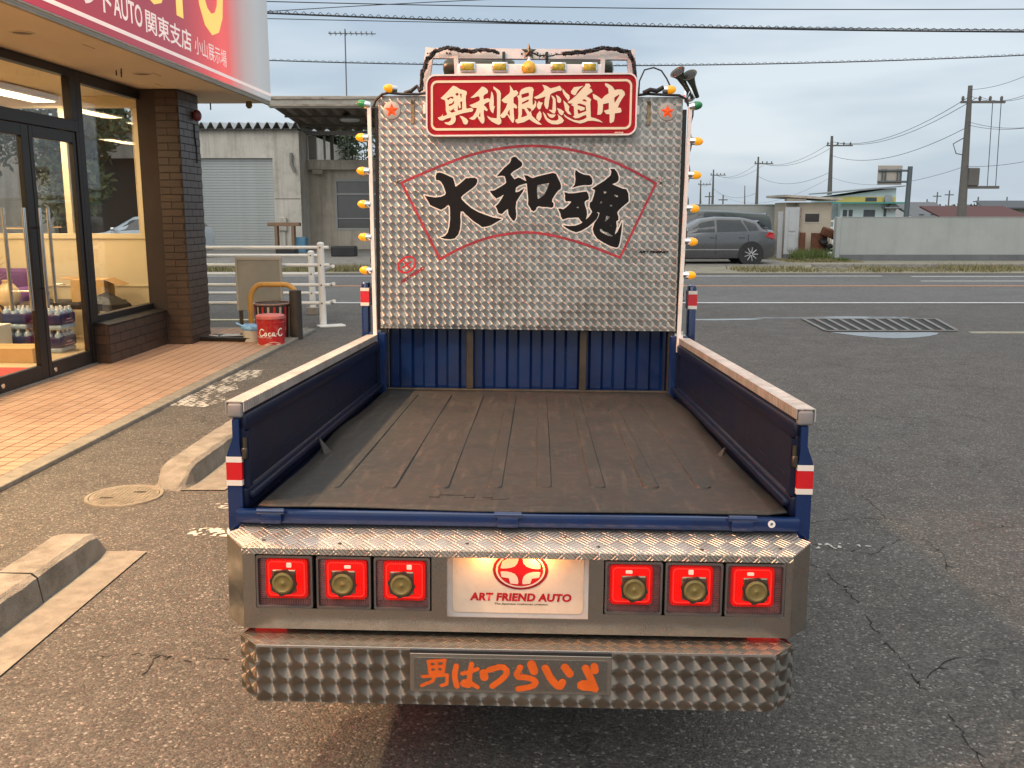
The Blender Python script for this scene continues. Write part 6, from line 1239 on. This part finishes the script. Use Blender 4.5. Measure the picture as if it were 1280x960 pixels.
grey = mat('grey_car_paint', (.105, .108, .112), .28, .4, var=.05, coat=.6); green = mat('dark_green_car_paint', (.015, .032, .026), .25, var=.05, coat=.5); white = mat('pale_blue_car_paint', (.45, .52, .58), .3, var=.04, coat=.4)
car('grey hatchback parked behind the row of amber lamps, rear to the right', (3.53, 27.2, 0), 0, grey, 3.82, 1.6, 1.30)
car('dark green wagon parked behind the grey hatchback, only its rear showing', (3.75, 30.1, 0), 0, green, 4.3, 1.6, 1.50, boxy=1.0)
car('pale blue car parked by the warehouse, seen through the shop window', (-13.6, 30.5, 0), 0, white, 3.9, 1.6, 1.35)
# ================================================================== walls, shed, verge across the road on the right
cw_ = mat('pale_painted_wall', (.37, .385, .365), .85, var=.07, vs=.8, bump=.15, bs=12, grime=.22, gcol=(.17, .17, .155), gs=1.1, streak=.12); cb_ = mat('dark_wall_base', (.15, .155, .16), .85, var=.1, vs=2, grime=.3)
wr = thing('boundary_wall', 'long low pale grey painted wall with dark base band across the road on the right', 'wall', (9.8, 28.5, 0))
link('wall', MB().box((0, 0, .18), (26, .18, 1.28), .008), cw_, wr); link('base_band', MB().box((-.01, -.012, 0), (26, .19, .18), .004), cb_, wr); link('end_pier', MB().box((-.14, -.02, .001), (-.002, .22, 1.30), .01), cw_, wr); link('coping', MB().box((-.02, -.012, 1.281), (26, .19, 1.30), .004), cw_, wr)
wl2 = thing('boundary_wall', 'taller pale grey wall behind the parked cars', 'wall', (3.0, 32.0, 0))
link('wall', MB().box((-1, 0, 0), (5.95, .2, 1.66), .01), cw_, wl2); link('coping', MB().box((-1, -.02, 1.661), (5.95, .22, 1.70), .005), cw_, wl2)
sd = thing('garden_shed', 'small cream shed with slanting rusty edged roof and grey metal door between the two walls', 'shed', (8.35, 30.0, 0))
shc = mat('cream_shed_wall', (.52, .45, .35), .85, var=.08, vs=1.5, grime=.3, gcol=(.25, .18, .12), gs=2.2)
link('wall', MB().box((.62, 0, 0), (1.64, 1.6, 1.74)).box((.30, .30, 0), (.61, 1.6, 1.74)), shc, sd)
dm_ = mat('white_metal_door', (.50, .51, .51), .5, .2, var=.06, vs=2, grime=.3, gcol=(.25, .2, .15), gs=3)
link('door', MB().box((.16, -.16, .14), (.60, -.10, 1.60), .01, rot=(0, 0, -.10)), dm_, sd); link('door_base', MB().box((.16, -.17, 0), (.60, -.09, .139), .01, rot=(0, 0, -.10)), cb_, sd)
link('door_panel', MB().box((.28, -.178, .85), (.50, -.166, 1.50), .006, rot=(0, 0, -.10), piv=(.38, -.13, .8)).box((.28, -.178, .25), (.50, -.166, .78), .006, rot=(0, 0, -.10), piv=(.38, -.13, .8)), dm_, sd)
link('side_door', MB().box((-.02, .0, 0), (.15, .06, 1.46), .01), dm_, sd); link('hinge_strip', MB().box((.605, -.15, 0), (.66, -.05, 1.58), .005), mat('rusty_strip', (.28, .22, .17), .8, var=.4, vs=8), sd)
link('roof', MB().prism([(.05, -.35, 1.90), (1.85, -.35, 1.80), (1.85, 1.8, 1.80), (.05, 1.8, 1.90)], (0, 0, .07)), mat('shed_roof', (.48, .43, .36), .8, var=.15, vs=3, grime=.6, gcol=(.22, .13, .08), gs=5), sd)
link('roof_beam', MB().box((.15, -.28, 1.78), (.75, .0, 1.86), .01), shc, sd)
wdn = link('window', MB().box((.78, -.012, 1.10), (1.30, .0, 1.42), .004), mat('sill_cream', (.50, .45, .38), .8), sd); link('pane', MB().box((.82, -.018, 1.14), (1.26, -.011, 1.39)), mat('dark_shed_pane', (.05, .042, .038), .3), wdn)
rust = mat('rusty_iron', (.14, .055, .03), .85, .2, var=.35, vs=7, bump=.4, bs=30)
for lab, lo, hi in (('narrow rusty iron sheet leaning by the shed door', (8.95, 29.7, .12), (9.13, 29.75, .82)), ('wide rusty iron sheet leaning on the cream shed wall', (9.28, 29.6, .12), (9.78, 29.66, .80))):
    tag(link('rusty_sheet', MB().box(lo, hi, .01, rot=(-.12, .04, 0)), rust), lab, 'iron sheet')
t = thing('scrap_pile', 'dark scrap pile with a pale bag beside the rusty sheets', 'scrap', (9.75, 29.4, 0)); rp = random.Random(4); mb = MB()
for k in range(9): x, z = rp.uniform(-.25, .2), rp.uniform(.05, .75); mb.box((x, rp.uniform(-.1, .1), z), (x + rp.uniform(.1, .28), rp.uniform(.15, .3), z + rp.uniform(.06, .2)), .01, rot=(rp.uniform(-.5, .5), rp.uniform(-.5, .5), 0))
link('scrap', mb, Mt['black'], t); link('bag', MB().lathe((.02, -.15, .05), (.1, 0, 1), [(0, .05), (.06, .11), (.16, .08), (.2, .02)], 9), Mt['whitepaint'], t, smooth=True)
link('drum_top', MB().box((-.2, -.05, .70), (.15, .2, .95), .03, rot=(.2, .3, 0)), rust, t)
# verge and kerb
ver = mat('verge_soil', (.26, .235, .18), .95, var=.3, vs=2, bump=.5, bs=40, grime=.4, gcol=(.08, .10, .03), gs=2)
sheet('verge', [(-60, 22.4), (60, 22.4), (60, 60), (-60, 60)], .010, ver)
sheet('gravel_yard', [(-40, 25.5), (7.9, 25.5), (7.9, 60), (-40, 60)], .014, mat('yard_gravel', (.22, .205, .18), .95, var=.25, vs=3, bump=.6, bs=50))
tag(link('roadside_kerb', MB().box((7.9, 24.9, 0), (40, 25.1, .10), .01), Mt['concrete']), 'low weathered concrete kerb in front of the long pale wall', 'kerb')
sheet('field', [(-300, 60), (300, 60), (300, 800), (-300, 800)], .02, mat('field_green', (.06, .09, .025), .95, var=.3, vs=.1))
sheet('grass_patch', [(9.2, 31), (14, 31), (14, 60), (9.2, 60)], .022, mat('patch_green', (.09, .15, .03), .95, var=.3, vs=1))
def grass(name, boxes, n, seed, h, cols, label):
    rnd = random.Random(seed); vs = []; fs = []
    for i in range(n):
        x0_, x1_, y0_, y1_, z_ = rnd.choice(boxes); x, y = rnd.uniform(x0_, x1_), rnd.uniform(y0_, y1_); hh = h * rnd.uniform(.3, 1.2) * (.4 + .9 * (math.sin(x * 1.7) * math.sin(x * .6 + 1) > -.1)); a = rnd.uniform(0, 6.3); dx, dy = .012 * math.cos(a), .012 * math.sin(a); k = len(vs)
        lx, ly = rnd.uniform(-.6, .6) * hh, rnd.uniform(-.6, .6) * hh; vs += [(x - dx, y - dy, z_), (x + dx, y + dy, z_), (x + lx, y + ly, z_ + hh)]; fs.append((k, k + 1, k + 2))
    me = bpy.data.meshes.new(name); me.from_pydata(vs, [], fs); q = NT(name + '_blades'); g = q.t.nodes.new('ShaderNodeNewGeometry'); q.l(q.ramp(g.outputs['Random Per Island'], cols), q.p.inputs['Base Color']); q.set(Roughness=.8)
    o = link(name, me, q.m); tag(o, label, 'grass'); o['kind'] = 'stuff'
gc = [(0, (.10, .10, .035)), (.45, (.19, .17, .07)), (1, (.36, .30, .16))]
grass('verge_grass', [(5.5, 12, 22.8, 24.6, .01), (9.5, 13.5, 23.2, 25.5, .01), (12, 30, 23.0, 25.2, .01), (8.0, 10.2, 27.4, 29.4, .01)], 13000, 1, .085, gc, 'ragged yellow green grass along the verge before the long wall')
grass('yard_grass', [(8.6, 9.8, 28.2, 29.7, .01), (9.2, 10.0, 28.0, 29.4, .01)], 3500, 2, .26, [(0, (.05, .08, .02)), (1, (.16, .2, .05))], 'taller weeds growing in the gap between shed and wall')
grass('left_grass', [(-9, -3.0, 23, 24.5, .01)], 5000, 3, .12, gc, 'thin weeds along the far roadside left of the truck')
# ================================================================== poles, sign gantry, far buildings
pc = mat('concrete_pole', (.13, .12, .11), .8, var=.12, vs=2); wc_ = mat('overhead_cable', (.03, .03, .032), .6)
def pole(label, x, y, h, lean=0.0, arms=1, r=.16, trans=False):
    t = thing('utility_pole', label, 'utility pole', (x, y, 0), 0, 'utility poles along the far road')
    link('pole', MB().cyl((0, 0, 0), (lean, 0, h), r, r * .42, 12), pc, t, smooth=True); tops = []
    for k in range(arms):
        z = h - .9 - k * .8; xx = lean * z / h; a = link('crossarm', MB().box((xx - .45, -.06, z), (xx + 1.9, .06, z + .12)), pc, t)
        for d in (-.35, .55, 1.1, 1.7): link('insulator', MB().lathe((xx + d, 0, z + .12), (0, 0, 1), [(0, .05), (.08, .08), (.18, .08), (.25, .04)], 8), Mt['whitepaint'] if k else pc, a, smooth=True)
    if trans:
        z = h - 5.2; link('transformer', MB().box((lean * .4 + .15, -.2, z), (lean * .4 + .75, .3, z + .95), .05).box((lean * .4, -.1, z - .15), (lean * .4 + 1.9, .1, z)), pc, t)
        for d in (1.3, 1.75): link('drop_wire', MB().cyl((lean * .5 + d, 0, z), (lean * .5 + d - .1, 0, h - .9), .02, n=4), wc_, t)
        link('bracket', MB().tube([(lean * .7, 0, h - 2.6), (lean * .7 - .7, 0, h - 3.0), (lean * .7 - .5, 0, h - 3.5), (lean * .7, 0, h - 3.6)], .03, 5), pc, t)
    return t
w1 = W(1202, 272, 52); tp = W(1213, 107, 52); pole('tallest utility pole with transformer, rising behind the long wall at the right', w1.x, 52, tp.z, tp.x - w1.x, 1, .27, True)
PL = [((1036, 1040), 170, 88, 'second utility pole from the right, behind the cream shed roof', .27), ((945, 948), 196, 122, 'third utility pole from the right, above the taller wall', .24), ((890, 892), 212, 150, 'thin utility pole just left of the third one', .24), ((875, 876), 225, 175, 'faint short utility pole nearest the amber lamps', .22), ((931, 931), 232, 160, 'small plain pole between the third and fourth utility poles', .14)]
for (xb, xt), yt, d, lab, r in PL:
    a = W(xb, 272, d); b = W(xt, yt, d); pole(lab, a.x, d, b.z, b.x - a.x, 1 if r > .2 else 0, r)
for k, (px, pt, d) in enumerate(((1159, 249, 190), (1172, 240, 210), (1187, 238, 200), (1223, 246, 180), (1259, 246, 190), (1161, 252, 190), (904, 244, 190), (887, 240, 190))):
    a = W(px, pt, d); link_o = thing('distant_pole', 'faint distant pole number of a row above the far roofs', 'pole', (a.x, d, 0)); link('pole', MB().cyl((0, 0, 0), (0, 0, a.z), .16, .12, 6).box((-.9, -.1, a.z - 1.0), (.9, .1, a.z - .8)), pc, link_o)
    link_o['label'] = ['thin far pole above the grey roofs, left one of three', 'thin far pole above the grey roofs, middle one of three', 'tallest thin far pole above the grey roofs', 'far pole left of the dark tiled roof', 'far pole directly above the dark tiled roof', 'short far pole beside the grey roofs', 'tiny far pole just right of the amber lamps, lower one', 'tiny far pole behind the amber lamps, higher one'][k]
def cable(label, pts, r, sag=0.0, n=24, twist=0, name='overhead_cable'):
    q = []; a, b = Vector(pts[0]), Vector(pts[1])
    for i in range(n + 1):
        f_ = i / n; p = a.lerp(b, f_); p.z -= sag * 4 * f_ * (1 - f_); q.append(p)
    t = tag(link(name, MB().tube(q, r, 5), wc_, smooth=True), label, 'cable')
    if twist:      # hanger wire spiralling round the cable
        s = []; m_ = twist * 10
        for i in range(m_ + 1):
            f_ = i / m_; p = a.lerp(b, f_); p.z -= sag * 4 * f_ * (1 - f_); th = 2 * math.pi * i / 10; s.append(p + Vector((0, math.cos(th) * r * 1.5, math.sin(th) * r * 1.5 + r * 1.4)))
        link('hanger_spiral', MB().tube(s, r * .35, 4), wc_, t)
    return t
yc = 23.5
cable('thick twisted cable crossing the whole sky just above the truck', (W(200, 10, yc), W(1340, 40, yc)), .022, .12, twist=110)
cable('thin cable at the very top left of the sky, first', (W(200, -2, yc + .5), W(1340, 11, yc + .5)), .012, .1)
cable('thin cable at the very top of the sky, second', (W(200, 24, yc + 1), W(1340, -10, yc + 1)), .010, -.25)
cable('thin cable crossing the sky level with the thick one', (W(200, 20, yc + .8), W(1340, 38, yc + .8)), .010, .05)
cable('cable with spiral hanger crossing behind the roof rack', (W(200, 70, yc + 2), W(1340, 66, yc + 2)), .014, .28, twist=130)
# cables strung along the row of poles
def P_(i): return [(1213, 120, 52), (1040, 177, 88), (948, 203, 122), (892, 218, 150), (876, 230, 175)][i]
names = ['first', 'second', 'third']
for i in range(4):
    (xa, ya, da), (xb, yb, db) = P_(i), P_(i + 1)
    for k, (ox, oy) in enumerate(((0, 0), (8, 2), (-2, 38))):
        if i > 2 and k == 1: continue
        cable('%s cable of the span between %s' % (['upper', 'middle', 'low'][k], ['the tallest pole and the next', 'second and third poles', 'third and fourth poles', 'fourth and fifth poles'][i]), (W(xa + ox, ya + oy, da), W(xb + ox * .5, yb + oy * .45, db)), .017, 1.0, n=16, name='pole_cable')
for lab, a, b, s in (('upper cable leaving the tallest pole to the right', (1213, 120, 52), (1330, 92, 40), .6), ('second cable leaving the tallest pole to the right', (1225, 121, 52), (1330, 98, 40), .5), ('cable leaving the tallest pole at mid height to the right', (1210, 152, 52), (1330, 152, 40), .3), ('lower cable leaving the tallest pole at mid height', (1210, 156, 52), (1330, 150, 40), .3), ('low cable leaving the tallest pole towards the right edge', (1206, 208, 52), (1330, 190, 44), .2), ('low cable running left from the tallest pole past the gantry sign', (1206, 208, 52), (1040, 222, 88), .8), ('low cable running from the second pole toward the amber lamps', (1038, 222, 88), (895, 240, 150), 2.0), ('faint thin cable above all others at the upper right', (1213, 112, 52), (1330, 70, 40), .3)):
    cable(lab, (W(*a), W(*b)), .011, s, n=16, name='pole_cable')
# gantry sign seen from behind
t = thing('road_sign', 'large road sign seen from behind on a grey gantry post above the long wall', 'road sign', (18.45, 45, 0)); gm_ = mat('gantry_grey', (.10, .12, .13), .5, .3)
a, b, c, d = W(1098, 210, 45), W(1127, 231, 45), W(1135, 272, 45), W(1138, 208, 45); O = Vector((18.45, 45, 0))
link('post', MB().cyl((c.x - O.x - .1, 0, 0), (d.x - O.x, 0, d.z), .13, .11, 12), gm_, t, smooth=True)
for z in (a.z - .12, b.z + .14): link('arm', MB().cyl((a.x - O.x, -.05, z), (d.x - O.x, 0, z), .05, n=8), gm_, t)
sp = link('sign_panel', MB().box((a.x - O.x, .02, b.z), (b.x - O.x, .06, a.z + .12), .01), mat('sign_back', (.42, .37, .32), .6, .2, var=.05), t)
for f_ in (.16, .78): x = a.x - O.x + (b.x - a.x) * f_; link('stiffener', MB().box((x, -.04, b.z + .1), (x + .06, .019, a.z - .05)).box((x + .14, -.04, b.z + .1), (x + .20, .019, a.z - .05)), gm_, sp)
# far buildings
def far(name, label, cat, px0, px1, pyt, pyb, d, depth=8): a, b = W(px0, pyt, d), W(px1, pyb, d); t = thing(name, label, cat, (a.x, d, 0)); return t, b.x - a.x, a.z, depth
t, w_, h_, _ = far('teal_building', 'pale teal building with yellow band and slanting roof behind the long wall', 'building', 1052, 1119, 241, 272, 60)
teal = mat('pale_teal_wall', (.50, .60, .60), .8, var=.04); ylw = mat('yellow_band', (.62, .50, .14), .8, var=.05); tg = mat('teal_trim', (.06, .26, .22), .6); dk2 = mat('far_window_dark', (.06, .07, .08), .3)
link('lower_wall', MB().box((0, 0, 0), (w_, 8, 2.0)), teal, t); link('upper_wall', MB().prism([(0, .01, 2.08), (w_ - .05, .01, 2.08), (w_ - .05, .01, 2.95), (0, .01, 2.45)], (0, 6, 0)), teal, t)
link('yellow_band', MB().box((-.3, -.03, 2.08), (w_ - .05, .0, 2.40)), ylw, t); link('trim', MB().box((-1.6, -.7, 1.98), (w_ + .35, 0, 2.07)), tg, t)
link('roof', MB().prism([(-.5, -.4, 2.62), (w_ + .35, -.4, 3.02), (w_ + .35, 5, 3.02), (-.5, 5, 2.62)], (0, 0, .07)), mat('far_roof_grey', (.22, .24, .25), .6), t)
link('side_wing', MB().box((-1.6, .5, 0), (-.01, 6, 1.97)), mat('far_shade_wall', (.30, .35, .37), .8), t)
for x0_, x1_, z0_, z1_ in ((.15, .40, 1.2, 1.6), (.52, .75, 1.2, 1.6), (1.45, 2.15, 1.15, 1.60), (2.7, 2.85, 1.2, 1.7), (1.5, 2.2, 2.12, 2.36), (2.9, 3.1, 2.12, 2.36)):
    link('window', MB().box((x0_, -.05, z0_), (x1_, -.001 if z0_ < 2 else -.031, z1_)), dk2, t)
for x in (2.9, 3.2): link('air_unit', MB().lathe((x - .05, -.35, 2.25 if x < 3 else 1.75), (0, 1, 0), [(0, .05), (.02, .26), (.2, .26), (.22, .05)], 12), mat('unit_grey', (.28, .30, .31), .6), t)
link('awning', MB().box((2.55, -.6, 1.70), (3.5, -.03, 1.76)), mat('unit_grey2', (.28, .30, .31), .6), t)
tf = thing('white_fence', 'white post and rail fence in the grass behind the rusty sheets', 'fence', (11.6, 45, 0))
for z in (.35, .7, 1.0): link('rail', MB().box((0, 0, z), (6, .05, z + .07)), Mt['whitepaint'], tf)
for k in range(9): link('post', MB().box((k * .7, -.03, 0), (k * .7 + .07, .0, 1.12)), Mt['whitepaint'], tf)
for lab, x0_, x1_, zt, col, d in (('long low grey roofed house far behind the road sign post', 1142, 1192, 257, (.24, .25, .26), 100), ('small pale house between the teal building and the gantry post', 1119, 1140, 262, (.42, .42, .40), 80), ('low reddish brown warehouse above the long wall at the right', 1192, 1300, 265, (.16, .045, .035), 62)):
    t, w_, h_, _ = far('far_house', lab, 'house', x0_, x1_, zt, 272, d); wm_ = mat('far_wall', col, .8, var=.12, vs=.5)
    link('wall', MB().box((0, 0, 0), (w_, 10, h_ - .02 * d / 2)), wm_, t); link('roof', MB().prism([(-.3, -.4, h_ - .012 * d), (w_ + .3, -.4, h_ - .012 * d), (w_ + .1, 5, h_ + .3), (-.1, 5, h_ + .3)], (0, .05, .12)), mat('far_roof', tuple(c * .55 for c in col), .7), t)
    for k in range(3): link('window', MB().box((w_ * (.15 + .28 * k), -.05, h_ * .35), (w_ * (.27 + .28 * k), -.002, h_ * .6)), dk2, t)
t, w_, h_, _ = far('far_house', 'house with dark tiled hip roof at the right edge above the reddish warehouse', 'house', 1228, 1310, 258, 272, 68)
link('wall', MB().box((.3, 0, 0), (w_, 8, h_ - .15)), mat('far_cream', (.45, .43, .38), .8), t); link('roof', MB().prism([(-.2, -.6, h_ - .18), (w_ + .4, -.6, h_ - .18), (w_, 3.5, h_ + .35), (1.2, 3.5, h_ + .35)], (0, .05, .10)), mat('dark_tiles', (.035, .037, .04), .5), t)
rt = random.Random(21)
vs = []; fs = []
for i in range(16000):
    f_ = rt.random(); x = 30 + f_ * 190; hmx = 1.5 + .5 * abs(math.sin(x * .11)) + .7 * abs(math.sin(x * .043 + 1)); z = rt.random() * hmx * 1.15; y = 200 + rt.uniform(-3, 3); s_ = rt.uniform(.3, .7); k = len(vs)
    a = rt.uniform(0, 6.28); vs += [(x, y, z), (x + s_ * math.cos(a), y + .3, z + s_ * math.sin(a)), (x + s_ * math.cos(a + 1.6), y - .2, z + s_ * math.sin(a + 1.6))]; fs.append((k, k + 1, k + 2))
me = bpy.data.meshes.new('distant_trees'); me.from_pydata(vs, [], fs); o = link('distant_trees', me, mat('far_green', (.045, .06, .04), .9, var=.3, vs=.3)); tag(o, 'low dark line of trees on the horizon behind the far houses', 'trees'); o['kind'] = 'stuff'
